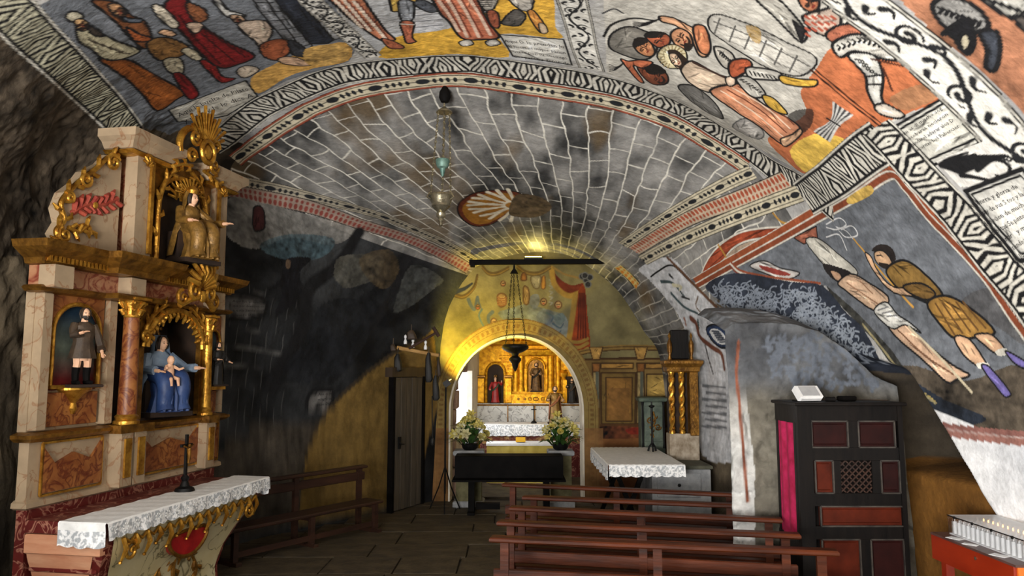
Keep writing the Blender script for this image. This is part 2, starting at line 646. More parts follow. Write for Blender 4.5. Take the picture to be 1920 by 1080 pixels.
    def band(self, fr, pts, half, fn, k=10):
        """Ornament along a path: fn(s, d, colours) with s the length along and d the signed distance across, in metres."""
        q = spline(pts, k)
        g = self.place(fr, q)
        if g is None:
            return
        W, iv, iu, nrm = g
        nrm = np.array(nrm[:])
        seg = np.diff(W, axis=0)
        ln = np.linalg.norm(seg, axis=1)
        cs = np.concatenate([[0], np.cumsum(ln)])
        for c0 in range(0, len(W) - 1, 10):
            c1 = min(c0 + 10, len(W) - 1)
            sl = self.window(iv[c0:c1 + 1], iu[c0:c1 + 1], int(10 + half * 160))
            P = self.P[sl]
            best = np.full(P.shape[:2], 9.0)
            sv = np.zeros(P.shape[:2])
            dv = np.zeros(P.shape[:2])
            for i in range(max(0, c0 - 3), min(len(W) - 1, c1 + 3)):
                ab = seg[i]
                L = ab @ ab
                if L < 1e-12:
                    continue
                tr = ((P - W[i]) @ ab) / L
                t = np.clip(tr, 0, 1)
                D = P - W[i] - t[..., None] * ab
                d = np.linalg.norm(D, axis=-1)
                side = np.sign(D @ np.cross(nrm, ab))
                up = d < best
                best = np.where(up, d, best)
                so = cs[i] + np.clip(tr, -0.5 if i == 0 else 0, 1.5 if i == len(W) - 2 else 1) * ln[i]
                sv = np.where(up, so, sv)
                dv = np.where(up, d * side, dv)
            m = best <= half
            # only the stretch that belongs to this chunk
            m &= (sv >= cs[c0] - 1e-6) & (sv <= cs[c1] + 1e-6)
            if not m.any():
                continue
            e_ = max(0.0045, 0.3 * max(float(np.median(np.linalg.norm(P[1:] - P[:-1], axis=-1))), float(np.median(np.linalg.norm(P[:, 1:] - P[:, :-1], axis=-1)))))
            col, al = 0, 0
            for ds_, dd_ in ((e_, e_ * .4), (-e_ * .4, e_), (-e_, -e_ * .4), (e_ * .4, -e_)):
                c_, a_ = fn(sv + ds_, dv + dd_)
                col, al = col + c_ * 0.25, al + a_ * 0.25
            kz = 1 + 0.15 * (self.nz[sl] + self.nf[sl])
            al = al * m
            self.C[sl] = self.C[sl] * (1 - al[..., None]) + np.clip(col * kz[..., None], 0, .95) * al[..., None]

    def attr(self, me, idx):
        c = np.ones((len(idx), 4), np.float32)
        c[:, :3] = self.C.reshape(-1, 3)[idx]
        a = me.color_attributes.new('pigment', 'FLOAT_COLOR', 'POINT')
        a.data.foreach_set('color', c.ravel())


def spl_lin(pts, k=6, closed=True):
    out = []
    n = len(pts)
    for i in range(n if closed else n - 1):
        a, b = np.asarray(pts[i], float), np.asarray(pts[(i + 1) % n], float)
        for j in range(k):
            out.append(a + (b - a) * j / k)
    if not closed:
        out.append(np.asarray(pts[-1], float))
    return out


def grid_mesh(name, P, pt, c0, c1, material, mask=None):
    """Mesh of the grid columns c0..c1 with its pigment."""
    nv = P.shape[0]
    cols = np.arange(c0, c1 + 1)
    nu = len(cols)
    idx = (np.arange(nv)[:, None] * P.shape[1] + cols[None, :]).ravel()
    me = bpy.data.meshes.new(name)
    co = P.reshape(-1, 3)[idx].astype(np.float32)
    i = np.arange(nv - 1)[:, None] * nu + np.arange(nu - 1)[None, :]
    q = np.stack([i, i + nu, i + nu + 1, i + 1], -1).reshape(-1, 4)
    if mask is not None:
        q = q[mask.ravel()]
    me.vertices.add(len(co))
    me.vertices.foreach_set('co', co.ravel())
    me.loops.add(q.size)
    me.loops.foreach_set('vertex_index', q.ravel().astype(np.int32))
    me.polygons.add(len(q))
    me.polygons.foreach_set('loop_start', (np.arange(len(q)) * 4).astype(np.int32))
    me.polygons.foreach_set('use_smooth', np.ones(len(q), bool))
    me.update(calc_edges=True)
    pt.attr(me, idx)
    me.materials.append(material)
    return link(name, me)


CAVE = surf(US, VS)
cave = Painter(CAVE)
UU, VV = np.meshgrid(US, VS)

# ------------------------------------------------------------------ frescoes on the cave surface
K3, K4, K5, K6, K7 = (0, 0, 2.909), (560, 0, 3.2), (1100, 0, 2.3415), (1280, 300, 2.0766), (1340, 700, 2.841)
L1, L6, L7, PX = (400, 340, 2.348), (740, 140, 3.6), (1120, 380, 3.175), (0, 0, 1.0)
BLK, WHT, CRM, FLESH = (22, 22, 24), (210, 206, 194), (214, 204, 176), (214, 172, 136)
OCH, ORG, DRED, BRN, NAVY = (206, 160, 74), (196, 112, 66), (120, 26, 26), (132, 78, 46), (40, 44, 54)
ALL = (slice(None), slice(None))
C = cave
nzl = fbm(CAVE, 1.1, 4, 21)
nzm = fbm(CAVE * np.array([1, 0.35, 1]), 4.0, 4, 33)


def mixc(a, b, t):
    t = np.clip(t, 0, 1)[..., None]
    return lin(a) * (1 - t) + lin(b) * t


# bare rock everywhere first
C.C[:] = mixc((40, 35, 30), (112, 99, 80), 0.42 + 1.3 * nzl + 0.5 * fbm(CAVE, 5.0, 4, 39))
# painted ground of the front vault
front = ((VV < 4.0) & (UU > 3.55) & (UU < 10.95)).astype(float)
C.put(ALL, front, mixc((132, 132, 134), (206, 203, 196), 0.55 + 0.7 * nzl + 0.55 * nzm), 0.06)
# painted ashlar of the inner vault, grey with brown damp stains
ash = ((VV >= 4.0) & (UU > 2.7) & (UU < 10.0 + 1.3 * sm01(4.9, 5.3, VV))).astype(float)
stone = mixc((58, 58, 58), (152, 150, 146), 0.5 + 1.0 * nzl + 0.9 * nzm)
stain = np.clip(fbm(CAVE * np.array([1, 0.5, 1]), 1.7, 3, 71) * 2.2 - 0.35, 0, 0.75)[..., None]
C.put(ALL, ash, stone * (1 - stain) + lin((104, 86, 60)) * stain, 0.08)
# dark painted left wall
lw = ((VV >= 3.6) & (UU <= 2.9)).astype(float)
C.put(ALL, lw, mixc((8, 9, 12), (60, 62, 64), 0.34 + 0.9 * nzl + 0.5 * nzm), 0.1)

# white joints of the painted ashlar
du = np.linalg.norm(np.gradient(CAVE, axis=1), axis=-1) / np.gradient(US)[None, :]
dv = np.linalg.norm(np.gradient(CAVE, axis=0), axis=-1) / np.gradient(VS)[:, None]
wob = 0.055 * fbm(CAVE, 1.6, 2, 3) + 0.02 * fbm(CAVE, 6.0, 1, 4)
cu = (UU + wob) / 0.235
row = np.floor(cu)
fu = np.abs(cu - np.round(cu)) * 0.235 * du
cv = (VV + 0.09 * fbm(CAVE, 1.3, 2, 8)) / 0.22 + 0.5 * (row % 2) + 0.23 * np.sin(row * 12.9)
fv = np.abs(cv - np.round(cv)) * 0.22 * dv
joint = np.clip((0.0135 - np.minimum(fu, fv)) / 0.007, 0, 1) * (1 - 0.55 * sm01(4.9, 5.6, VV)) * ((VV > 4.0) & (UU > 2.9) & (UU < 9.95 + 1.2 * sm01(4.9, 5.3, VV)))
fade = np.clip(0.95 - 0.5 * np.clip(fbm(CAVE, 2.1, 2, 44), 0, 1), 0, 1)
C.put(ALL, joint * fade, (224, 220, 208), 0.1)
cu2 = (UU + 0.3 * wob) / 0.14
fu2 = np.abs(cu2 - np.round(cu2)) * 0.14 * du
cv2 = VV / 0.16 + 0.5 * (np.floor(cu2) % 2)
fv2 = np.abs(cv2 - np.round(cv2)) * 0.16 * dv
jl = np.clip((0.013 - np.minimum(fu2, fv2 * 1.4)) / 0.008, 0, 1) * ((VV > 3.7) & (VV < 4.75) & (UU > 0.7) & (UU < 1.9))
C.put(ALL, jl * 0.5, (110, 110, 108), 0.3)

tri = lambda x: np.abs((x % 1.0) - 0.5) * 2


def flame(half, per=0.34, pale=WHT):
    def fn(s, d):
        y = d / half
        k = np.floor(s / per)
        t = tri(s / per)
        g = 1.9 * t + 0.75 * np.abs(y + 0.35 * np.sin(k * 2.4)) + 0.35 * y * np.where(k % 2 > 0, 1, -1) + 0.12 * np.sin(s * 31)
        wht = ((g % 0.8) < 0.41).astype(float)
        col = mixc(BLK, pale, wht)
        a = np.abs(y)
        col = np.where(((a > 0.74) & (a <= 0.88))[..., None], lin(BLK), col)
        col = np.where(((a > 0.88) & (a <= 0.97))[..., None], lin(WHT), col)
        col = np.where((a > 0.97)[..., None], lin(BLK), col)
        return col, np.ones_like(s)
    return fn


def beads(half, red=True, per=0.62, ground=(206, 196, 170)):
    def fn(s, d):
        y = d / half
        x = (s % per) / per
        # one long bead, then four small upright ones on a string
        big = ((x - 0.18) / 0.15) ** 2 + (y / 0.36) ** 2 < 1
        sml = np.zeros_like(big)
        for c in (0.43, 0.57, 0.71, 0.86):
            sml |= ((x - c) / 0.045) ** 2 + (y / 0.32) ** 2 < 1
        strg = np.abs(y) < 0.05
        col = np.where((big | sml | strg)[..., None], lin((34, 36, 40)), lin(ground))
        a = np.abs(y)
        col = np.where(((a > 0.52) & (a < 0.62))[..., None], lin(BLK), col)
        if red:
            col = np.where(((a > 0.74) & (a < 0.95))[..., None], lin((150, 74, 54)), col)
            col = np.where((a >= 0.95)[..., None], lin(BLK), col)
        else:
            col = np.where((a > 0.9)[..., None], lin(BLK), col)
        return col, np.ones_like(s)
    return fn


def combs(half, col1=(168, 84, 60), per=0.085, ground=(200, 180, 156)):
    def fn(s, d):
        y = d / half
        x = (s % per) / per - 0.5
        up = (y > 0.0) & (y < 0.8) & ((x / 0.36) ** 2 + ((y - 0.4) / 0.42) ** 2 < 1)
        lo = (y < -0.1) & (y > -0.7) & ((x / 0.3) ** 2 + ((y + 0.4) / 0.26) ** 2 < 1)
        col = np.where((up | lo)[..., None], lin(col1), lin(ground))
        col = np.where((np.abs(y) > 0.88)[..., None], lin(BLK), col)
        return col, np.ones_like(s)
    return fn


def plain(half, col, rim=None, rw=0.75):
    def fn(s, d):
        c = np.broadcast_to(lin(col), s.shape + (3,)).copy()
        if rim is not None:
            c = np.where((np.abs(d / half) > rw)[..., None], lin(rim), c)
        return c, np.ones_like(s)
    return fn


def stripes(half, lst):
    """lst of (upper bound of |d|/half, colour)."""
    def fn(s, d):
        a = d / half
        c = np.broadcast_to(lin(lst[-1][1]), s.shape + (3,)).copy()
        for ub, cc in reversed(lst):
            c = np.where((a <= ub)[..., None], lin(cc), c)
        return c, np.ones_like(s)
    return fn


def scroll(P, fr, pts, half, per, ground=(220, 217, 208), ink=(30, 31, 34), w0=0.022):
    """Vine scroll: pale band, double rim, a waving stem with curls and leaves."""
    P.band(fr, pts, half, stripes(half, [(-0.93, BLK), (-0.87, WHT), (-0.80, BLK), (0.80, ground), (0.87, BLK), (0.93, WHT), (1.1, BLK)]))
    g = P.place(fr, spline(pts, 12))
    if g is None:
        return
    W, iv, iu, nrm = g
    nrm = np.array(nrm[:])
    seg = np.diff(W, axis=0)
    cs = np.concatenate([[0], np.cumsum(np.linalg.norm(seg, axis=1))])

    def to3(s, d):
        i = int(np.clip(np.searchsorted(cs, s) - 1, 0, len(seg) - 1))
        t = (s - cs[i]) / max(1e-9, cs[i + 1] - cs[i])
        sd = np.cross(nrm, seg[i])
        sd /= np.linalg.norm(sd)
        return W[i] + seg[i] * t + sd * d, iv[i], iu[i]

    def ink_line(sd, a, b):
        q = [to3(s, d) for s, d in sd if 0 <= s <= cs[-1]]
        if len(q) > 1:
            P._stroke(np.array([x[0] for x in q]), [x[1] for x in q], [x[2] for x in q], ink, a, b)
    s = 0.0
    sg = 1
    while s < cs[-1]:
        ink_line([(s + per * t, -sg * half * 0.5 * math.cos(PI * t)) for t in np.linspace(0, 1, 12)], w0 * 0.75, w0 * 0.55)
        # curl
        c0, d0 = s + per * 0.5, sg * half * 0.18
        ink_line([(c0 + half * 0.5 * (1 - t * 0.75) * math.cos(PI * 0.2 + t * 8.0), d0 + sg * half * 0.5 * (1 - t * 0.75) * math.sin(PI * 0.2 + t * 8.0)) for t in np.linspace(0, 1, 24)], w0 * 0.35, w0 * 0.8)
        # leaves
        for (a, b, l) in ((0.12, 0.45, 0.2), (0.88, 0.5, 0.2), (0.5, -0.62, 0.22), (0.95, -0.1, 0.14)):
            ink_line([(s + per * (a + l * (t - 0.5)), sg * half * (b + 0.22 * math.sin(t * PI))) for t in np.linspace(0, 1, 6)], w0 * 0.95, w0 * 0.25)
        s += per
        sg = -sg


def mirror_leafs(P, fr, region, n, col, ln=0.12, w=0.012, seed=3):
    """Short curved brush strokes scattered over a region given as a quadrilateral of measures."""
    rnd = random.Random(seed)
    a, b, c, d = [np.asarray(p, float) for p in region]
    for _ in range(n):
        s, t = rnd.random(), rnd.random()
        p = (a * (1 - s) + b * s) * (1 - t) + (d * (1 - s) + c * s) * t
        an = rnd.uniform(0, 2 * PI)
        r_ = ln * rnd.uniform(0.6, 1.2)
        q = [p + np.array((math.cos(an + 0.5 * k), math.sin(an + 0.5 * k))) * r_ * k / 3 for k in range(4)]
        P.line(fr, q, col, w, w * 0.4, k=2)


# ---- scene fields of the front vault
C.poly(K3, [(210, 20), (700, -160), (1700, -160), (1960, 240), (1900, 340), (1560, 440), (1230, 630), (950, 760), (760, 700), (560, 430)], (112, 116, 122), var=0.35, smooth_=False)
C.poly(K4, [(170, -120), (1560, -120), (1600, 240), (1640, 390), (960, 330), (500, 345), (300, 130)], (186, 187, 188), var=0.15, smooth_=False)
# left scene
C.poly(K3, [(1370, -20), (1490, -20), (1700, 240), (1600, 262)], (128, 130, 134), BLK, 0.012)
for k in range(6):
    C.line(K3, [(1395 + k * 42, 10 + k * 50), (1490 + k * 40, 8 + k * 46)], BLK, 0.01)
C.line(K3, [(1440, -20), (1560, 150), (1645, 258)], BLK, 0.01)
C.poly(K3, [(1480, -30), (1610, -30), (1820, 215), (1790, 232), (1690, 236)], NAVY, BLK, 0.014, smooth_=False)
C.poly(K3, [(1610, -30), (1690, -30), (1860, 205), (1820, 215)], (150, 150, 150), BLK, 0.012, smooth_=False)
C.poly(K3, [(1370, 430), (1500, 355), (1680, 268), (1890, 230), (1905, 330), (1720, 372), (1560, 425), (1410, 512)], (196, 152, 80), None, var=0.5)
C.poly(K3, [(1700, 300), (1780, 280), (1860, 300), (1780, 350)], (210, 204, 190), None, var=0.4)
C.poly(K3, [(540, 320), (700, 330), (800, 382), (1000, 500), (960, 545), (860, 605), (780, 520), (700, 440), (620, 385)], (150, 84, 36), BLK, 0.014, var=0.6)
C.poly(K3, [(415, 130), (480, 130), (560, 185), (650, 232), (760, 272), (740, 300), (640, 332), (560, 320), (500, 272), (430, 225)], (190, 182, 152), BLK, 0.014)
C.poly(K3, [(355, 85), (395, 55), (450, 78), (440, 105), (390, 118)], (200, 192, 168), BLK, 0.012)
C.poly(K3, [(405, 112), (450, 102), (485, 135), (465, 168), (425, 160)], (206, 166, 118), BLK, 0.01)
C.poly(K3, [(480, 140), (540, 165), (570, 200), (520, 196), (490, 176)], (58, 50, 44), BLK, 0.01)
for k in range(5):
    C.line(K3, [(480 + 40 * k, 215 + 18 * k), (560 + 38 * k, 250 + 12 * k)], (70, 62, 50), 0.008)
C.poly(K3, [(500, 0), (640, 15), (720, 88), (790, 118), (830, 215), (790, 272), (700, 200), (640, 130), (560, 60)], (130, 80, 48), BLK, 0.014, var=0.5)
C.poly(K3, [(590, 25), (650, 22), (690, 70), (670, 98), (620, 80)], (196, 150, 108), BLK, 0.01)
C.poly(K3, [(660, 90), (720, 105), (780, 110), (760, 128), (690, 122)], (92, 100, 112), BLK, 0.01)
C.poly(K3, [(800, 245), (900, 208), (1030, 258), (1010, 302), (870, 332)], (144, 104, 58), BLK, 0.014, var=0.6)
C.poly(K3, [(690, 150), (760, 190), (830, 215), (800, 235), (730, 222)], (170, 92, 50), BLK, 0.012)
C.poly(K3, [(890, 330), (985, 322), (1000, 398), (925, 396)], (186, 176, 150), BLK, 0.012)
C.poly(K3, [(945, 400), (1005, 408), (1085, 510), (1030, 542), (965, 450)], DRED, BLK, 0.012)
C.poly(K3, [(990, 285), (1040, 268), (1105, 318), (1060, 330)], (196, 186, 160), BLK, 0.01)
C.poly(K3, [(1090, 335), (1165, 338), (1210, 415), (1285, 430), (1210, 452), (1150, 405)], (132, 32, 30), BLK, 0.012)
C.poly(K3, [(900, 20), (1010, -10), (1060, 90), (1110, 150), (1250, 235), (1390, 305), (1310, 352), (1200, 372), (1090, 292), (1000, 192), (930, 122)], (122, 26, 28), BLK, 0.016, var=0.6)
for a, b in (((1040, 190), (1200, 350)), ((1100, 190), (1280, 340)), ((980, 90), (1080, 230)), ((1130, 170), (1340, 315))):
    C.line(K3, [a, b], (60, 10, 14), 0.012)
C.poly(K3, [(830, 38), (880, 36), (975, 130), (945, 162), (870, 108)], (206, 196, 176), BLK, 0.012)
C.poly(K3, [(1020, 15), (1110, 48), (1135, 100), (1080, 128), (1030, 80)], (140, 86, 54), BLK, 0.012)
C.poly(K3, [(1020, 132), (1080, 125), (1110, 145), (1070, 190), (1030, 165)], (206, 180, 156), BLK, 0.01)
C.poly(K3, [(865, 185), (905, 165), (965, 190), (930, 205)], FLESH, BLK, 0.01)
C.poly(K3, [(1290, 390), (1340, 362), (1410, 375), (1400, 400), (1330, 428)], (206, 190, 170), BLK, 0.01)
C.poly(K3, [(1155, -10), (1195, -10), (1240, 48), (1335, 80), (1300, 108), (1220, 78)], (206, 204, 198), BLK, 0.014)
C.poly(K3, [(1252, 82), (1320, 84), (1335, 122), (1290, 126)], (206, 170, 140), BLK, 0.01)
C.poly(K3, [(1300, 125), (1440, 108), (1485, 172), (1425, 265), (1390, 225), (1330, 180)], (204, 184, 164), BLK, 0.014, var=0.3)
C.poly(K3, [(1420, 245), (1530, 208), (1600, 250), (1525, 332), (1440, 312)], (160, 88, 56), BLK, 0.014, var=0.5)
C.poly(K3, [(1570, 215), (1640, 240), (1690, 300), (1600, 300)], (52, 54, 60), BLK, 0.012)
C.poly(K3, [(1520, 322), (1600, 310), (1705, 350), (1640, 362), (1540, 350)], (206, 170, 140), BLK, 0.01)
# centre scene
C.poly(K4, [(480, 345), (560, 245), (640, 212), (900, 172), (1180, 40), (1190, -60), (1500, -60), (1540, 160), (1570, 232), (1210, 202), (1262, 342), (960, 322), (760, 345)], (218, 170, 66), None, var=0.4)
C.poly(K4, [(40, 290), (200, 262), (300, 300), (260, 370), (60, 390)], (210, 168, 96), None, var=0.6)
C.poly(K4, [(690, 30), (800, 50), (870, 160), (700, 185)], (206, 207, 210), None)
for k in range(4):
    C.line(K4, [(690, 60 + 36 * k), (860, 50 + 34 * k)], (110, 112, 118), 0.007)
C.poly(K4, [(120, -80), (330, -60), (430, 60), (520, 185), (580, 240), (500, 246), (400, 185), (300, 110), (230, 40)], (206, 132, 98), BLK, 0.016, var=0.7)
for a, b in (((270, 0), (430, 190)), ((330, 10), (520, 235)), ((220, 0), (380, 170))):
    C.line(K4, [a, b], (236, 216, 196), 0.02)
    C.line(K4, [(a[0] + 18, a[1]), (b[0] + 18, b[1])], (120, 60, 44), 0.009)
C.poly(K4, [(500, 232), (572, 250), (635, 288), (560, 296), (520, 270)], (180, 104, 74), BLK, 0.01)
C.poly(K4, [(560, -60), (720, -60), (690, 40), (600, 70), (555, 60)], (214, 176, 90), BLK, 0.014)
C.poly(K4, [(600, 15), (690, 20), (682, 122), (620, 132)], (150, 154, 160), BLK, 0.014)
C.poly(K4, [(690, 20), (760, 10), (840, 60), (800, 80), (720, 50)], (90, 94, 102), BLK, 0.012)
C.poly(K4, [(610, 135), (692, 138), (682, 225), (705, 255), (650, 262), (630, 215)], (186, 108, 80), BLK, 0.013)
C.line(K4, [(612, 150), (690, 152)], WHT, 0.012)
C.poly(K4, [(790, -80), (1040, -80), (1120, 110), (1205, 222), (1080, 236), (975, 226), (900, 130), (840, 70)], (200, 118, 88), BLK, 0.018, var=0.7)
for a, b in (((880, -20), (1010, 220)), ((940, -30), (1080, 220)), ((1000, -40), (1150, 210)), ((840, 10), (960, 190))):
    C.line(K4, [a, ((a[0] + b[0]) / 2 + 8, (a[1] + b[1]) / 2), b], (232, 200, 178), 0.02)
    C.line(K4, [(a[0] + 22, a[1]), (b[0] + 24, b[1])], (130, 62, 46), 0.01)
for x in (960, 1120):
    C.poly(K4, [(x, 250), (x + 60, 236), (x + 90, 262), (x + 30, 276)], (206, 200, 190), BLK, 0.01)
C.poly(K4, [(1060, -40), (1190, -40), (1180, 40), (1120, 66)], (176, 170, 160), BLK, 0.013)
for k in range(4):
    C.line(K4, [(1080, 6 + k * 12), (1160, 2 + k * 12)], BLK, 0.008)
C.poly(K4, [(1128, 68), (1192, 72), (1205, 160), (1155, 152)], (160, 88, 64), BLK, 0.012)
C.poly(K4, [(1215, 132), (1295, 58), (1362, 92), (1330, 150), (1262, 152)], (92, 88, 84), BLK, 0.012)
C.poly(K4, [(1240, -40), (1400, -40), (1395, 60), (1330, 60), (1270, 10)], (192, 186, 176), BLK, 0.012)
C.poly(K4, [(1372, 70), (1410, 66), (1470, 140), (1490, 192), (1450, 195), (1400, 132)], (206, 140, 70), BLK, 0.011)
C.poly(K4, [(1440, 142), (1475, 146), (1495, 192), (1455, 198)], (214, 190, 160), BLK, 0.008)
C.poly(K4, [(1205, 205), (1590, 238), (1640, 388), (1285, 338)], (224, 222, 214), BLK, 0.012, var=0.08, smooth_=False)
# right scene
C.poly(K5, [(70, -60), (1080, -60), (1300, 120), (1500, 300), (1570, 420), (1300, 560), (970, 770), (700, 620), (300, 420), (90, 320)], (192, 188, 178), None, var=0.22, smooth_=False)
C.poly(K5, [(100, 205), (110, 150), (190, 118), (280, 150), (310, 212), (260, 262), (160, 240)], (128, 124, 116), BLK, 0.014)
C.line(K5, [(75, 160), (110, 110), (200, 82), (300, 92)], BLK, 0.016)
C.line(K5, [(70, 60), (120, 40), (160, 60)], (60, 60, 62), 0.012)
C.poly(K5, [(560, 60), (720, 108), (870, 182), (1012, 258), (940, 332), (800, 300), (650, 212), (540, 130)], (204, 200, 190), BLK, 0.01, var=0.15)
for k in range(6):
    C.line(K5, [(585 + k * 68, 80 + k * 33), (560 + k * 66, 150 + k * 33)], (96, 94, 90), 0.007)
C.line(K5, [(560, 95), (700, 150), (850, 225), (980, 290)], (96, 94, 90), 0.007)
C.poly(K5, [(640, 560), (700, 520), (775, 580), (750, 612)], (178, 174, 168), (80, 80, 80), 0.008)
C.poly(K5, [(700, 110), (760, 130), (760, 190), (720, 170)], (200, 160, 80), None, var=0.6, op=0.7)
C.poly(K5, [(1010, 300), (1070, 215), (1150, 240), (1400, 255), (1575, 415), (1370, 515), (1290, 562), (1190, 610), (1060, 700), (970, 768), (870, 700), (795, 620), (830, 585), (960, 500), (940, 400)], (184, 108, 70), None, var=0.4)
C.poly(K5, [(1330, 430), (1480, 370), (1560, 415), (1400, 490)], (150, 116, 84), None, var=0.6, op=0.7)
C.poly(K5, [(890, 665), (1000, 590), (1140, 620), (1060, 695), (975, 765)], (222, 184, 84), None, var=0.4)
C.poly(K5, [(890, 500), (990, 480), (980, 560), (900, 610), (860, 590)], (40, 36, 34), None, var=0.6, op=0.85)
C.line(K5, [(985, 305), (1130, 430), (1285, 556)], (56, 30, 20), 0.012)
C.line(K5, [(1000, 300), (1145, 424), (1296, 548)], (56, 30, 20), 0.008)
# tormentors and the bound figure
C.poly(K5, [(400, 380), (470, 380), (560, 450), (600, 520), (540, 500), (450, 440)], (110, 108, 104), BLK, 0.012, var=0.6)
C.poly(K5, [(205, 200), (225, 168), (270, 176), (300, 225), (280, 248), (235, 236)], (192, 132, 92), BLK, 0.013)
C.poly(K5, [(208, 172), (250, 165), (270, 185), (225, 205), (205, 210)], (30, 26, 24), None)
C.poly(K5, [(255, 158), (300, 140), (362, 160), (360, 196), (310, 208)], (176, 96, 66), BLK, 0.013)
C.poly(K5, [(255, 160), (290, 138), (350, 148), (300, 168)], (30, 26, 24), None)
C.poly(K5, [(320, 72), (380, 78), (440, 108), (490, 140), (535, 235), (495, 245), (455, 165), (390, 112), (330, 96)], (220, 168, 130), BLK, 0.013)
C.poly(K5, [(368, 150), (405, 124), (455, 150), (465, 200), (430, 218), (385, 195)], (206, 150, 112), BLK, 0.013)
C.poly(K5, [(430, 190), (465, 195), (455, 222), (430, 222)], (40, 34, 30), None)
for a in ((240, 205), (312, 176), (400, 158)):
    C.line(K5, [(a[0], a[1]), (a[0] + 18, a[1] + 8)], BLK, 0.008)
    C.line(K5, [(a[0] + 22, a[1] + 6), (a[0] + 26, a[1] + 22)], (110, 60, 44), 0.006)
C.poly(K5, [(468, 118), (520, 118), (545, 200), (530, 240), (490, 215)], (206, 132, 92), BLK, 0.013)
C.poly(K5, [(310, 250), (330, 210), (380, 196), (430, 220), (440, 265), (410, 300), (350, 296)], (232, 220, 180), BLK, 0.011)
for k in range(14):
    a = PI * (0.6 + k * 0.1)
    C.line(K5, [(375 + 36 * math.cos(a), 250 + 32 * math.sin(a)), (375 + 62 * math.cos(a), 250 + 52 * math.sin(a))], (150, 130, 90), 0.006)
C.poly(K5, [(355, 225), (395, 222), (440, 262), (450, 300), (420, 315), (380, 280)], (46, 34, 28), None)
C.poly(K5, [(362, 238), (395, 240), (420, 285), (400, 300), (370, 270)], (226, 194, 164), BLK, 0.008)
C.line(K5, [(372, 252), (388, 262)], BLK, 0.007)
C.line(K5, [(398, 288), (408, 298)], (60, 30, 24), 0.01)
C.poly(K5, [(415, 300), (465, 268), (560, 322), (645, 352), (650, 380), (600, 398), (530, 405), (460, 372), (425, 335)], (228, 204, 178), BLK, 0.014, var=0.2)
C.line(K5, [(470, 275), (560, 320), (620, 350)], (60, 40, 34), 0.02)
C.poly(K5, [(540, 400), (640, 372), (680, 380), (760, 448), (870, 512), (935, 560), (905, 605), (850, 632), (760, 560), (640, 480)], (206, 142, 108), BLK, 0.015, var=0.6)
for k in range(4):
    C.line(K5, [(590 + 25 * k, 402 - 6 * k), (740 + 20 * k, 500 - 16 * k), (860 + 16 * k, 600 - 18 * k)], (120, 66, 46) if k % 2 else (234, 204, 178), 0.012)
C.poly(K5, [(850, 612), (900, 592), (935, 566), (942, 590), (885, 640), (860, 640)], (226, 182, 146), BLK, 0.01)
C.poly(K5, [(608, 345), (645, 338), (650, 372), (620, 380)], (226, 200, 176), BLK, 0.009)
C.poly(K5, [(560, 205), (610, 215), (645, 245), (655, 292), (610, 302), (575, 262)], (196, 190, 178), BLK, 0.013)
for k in range(9):
    C.line(K5, [(575 + 10 * k, 222 + 8 * k), (590 + 8 * k, 226 + 7 * k), (584 + 9 * k, 240 + 7 * k)], BLK, 0.008)
C.poly(K5, [(630, 270), (700, 258), (725, 292), (655, 342), (625, 325)], (180, 92, 60), BLK, 0.013)
C.poly(K5, [(700, 298), (780, 300), (850, 318), (850, 350), (780, 350), (715, 342)], (200, 196, 186), BLK, 0.013)
C.poly(K5, [(850, 330), (930, 345), (1010, 350), (1005, 376), (940, 380), (860, 365)], (214, 170, 70), BLK, 0.011)
C.poly(K5, [(655, 345), (720, 340), (785, 412), (740, 432), (690, 400)], (200, 196, 186), BLK, 0.013)
for k in range(7):
    C.line(K5, [(715 + 18 * k, 312 + 4 * k), (725 + 18 * k, 330 + 3 * k)], BLK, 0.009)
    C.line(K5, [(672 + 14 * k, 352 + 9 * k), (690 + 13 * k, 350 + 9 * k)], BLK, 0.009)
C.poly(K5, [(770, 420), (820, 432), (882, 500), (835, 492), (790, 462)], (214, 172, 74), BLK, 0.011)
C.poly(K5, [(225, 285), (300, 285), (352, 330), (350, 368), (290, 372), (240, 330)], (128, 70, 48), BLK, 0.012)
C.poly(K5, [(255, 290), (310, 285), (350, 320), (300, 330), (265, 320)], (28, 24, 22), None)
C.poly(K5, [(150, 258), (185, 268), (230, 262), (290, 275), (250, 300), (205, 290), (250, 360), (225, 355), (175, 295)], (196, 112, 78), BLK, 0.012)
for k in range(5):
    C.line(K5, [(100, 280 + k * 8), (130, 292 + k * 3), (165, 275)], BLK, 0.006)
    C.line(K5, [(205, 98 + k * 6), (260, 100 + k * 3), (325, 82)], BLK, 0.006)
# bundle of rods
for k in range(9):
    a = k / 8
    C.line(K5, [(1085 + 80 * a, 450 + 55 * a), (1075 + 30 * a, 530 + 20 * a), (1000 + 62 * a, 580 + 42 * a)], (70, 70, 72) if k % 2 else (206, 204, 198), 0.012)
C.line(K5, [(1055, 520), (1110, 555)], BLK, 0.012)
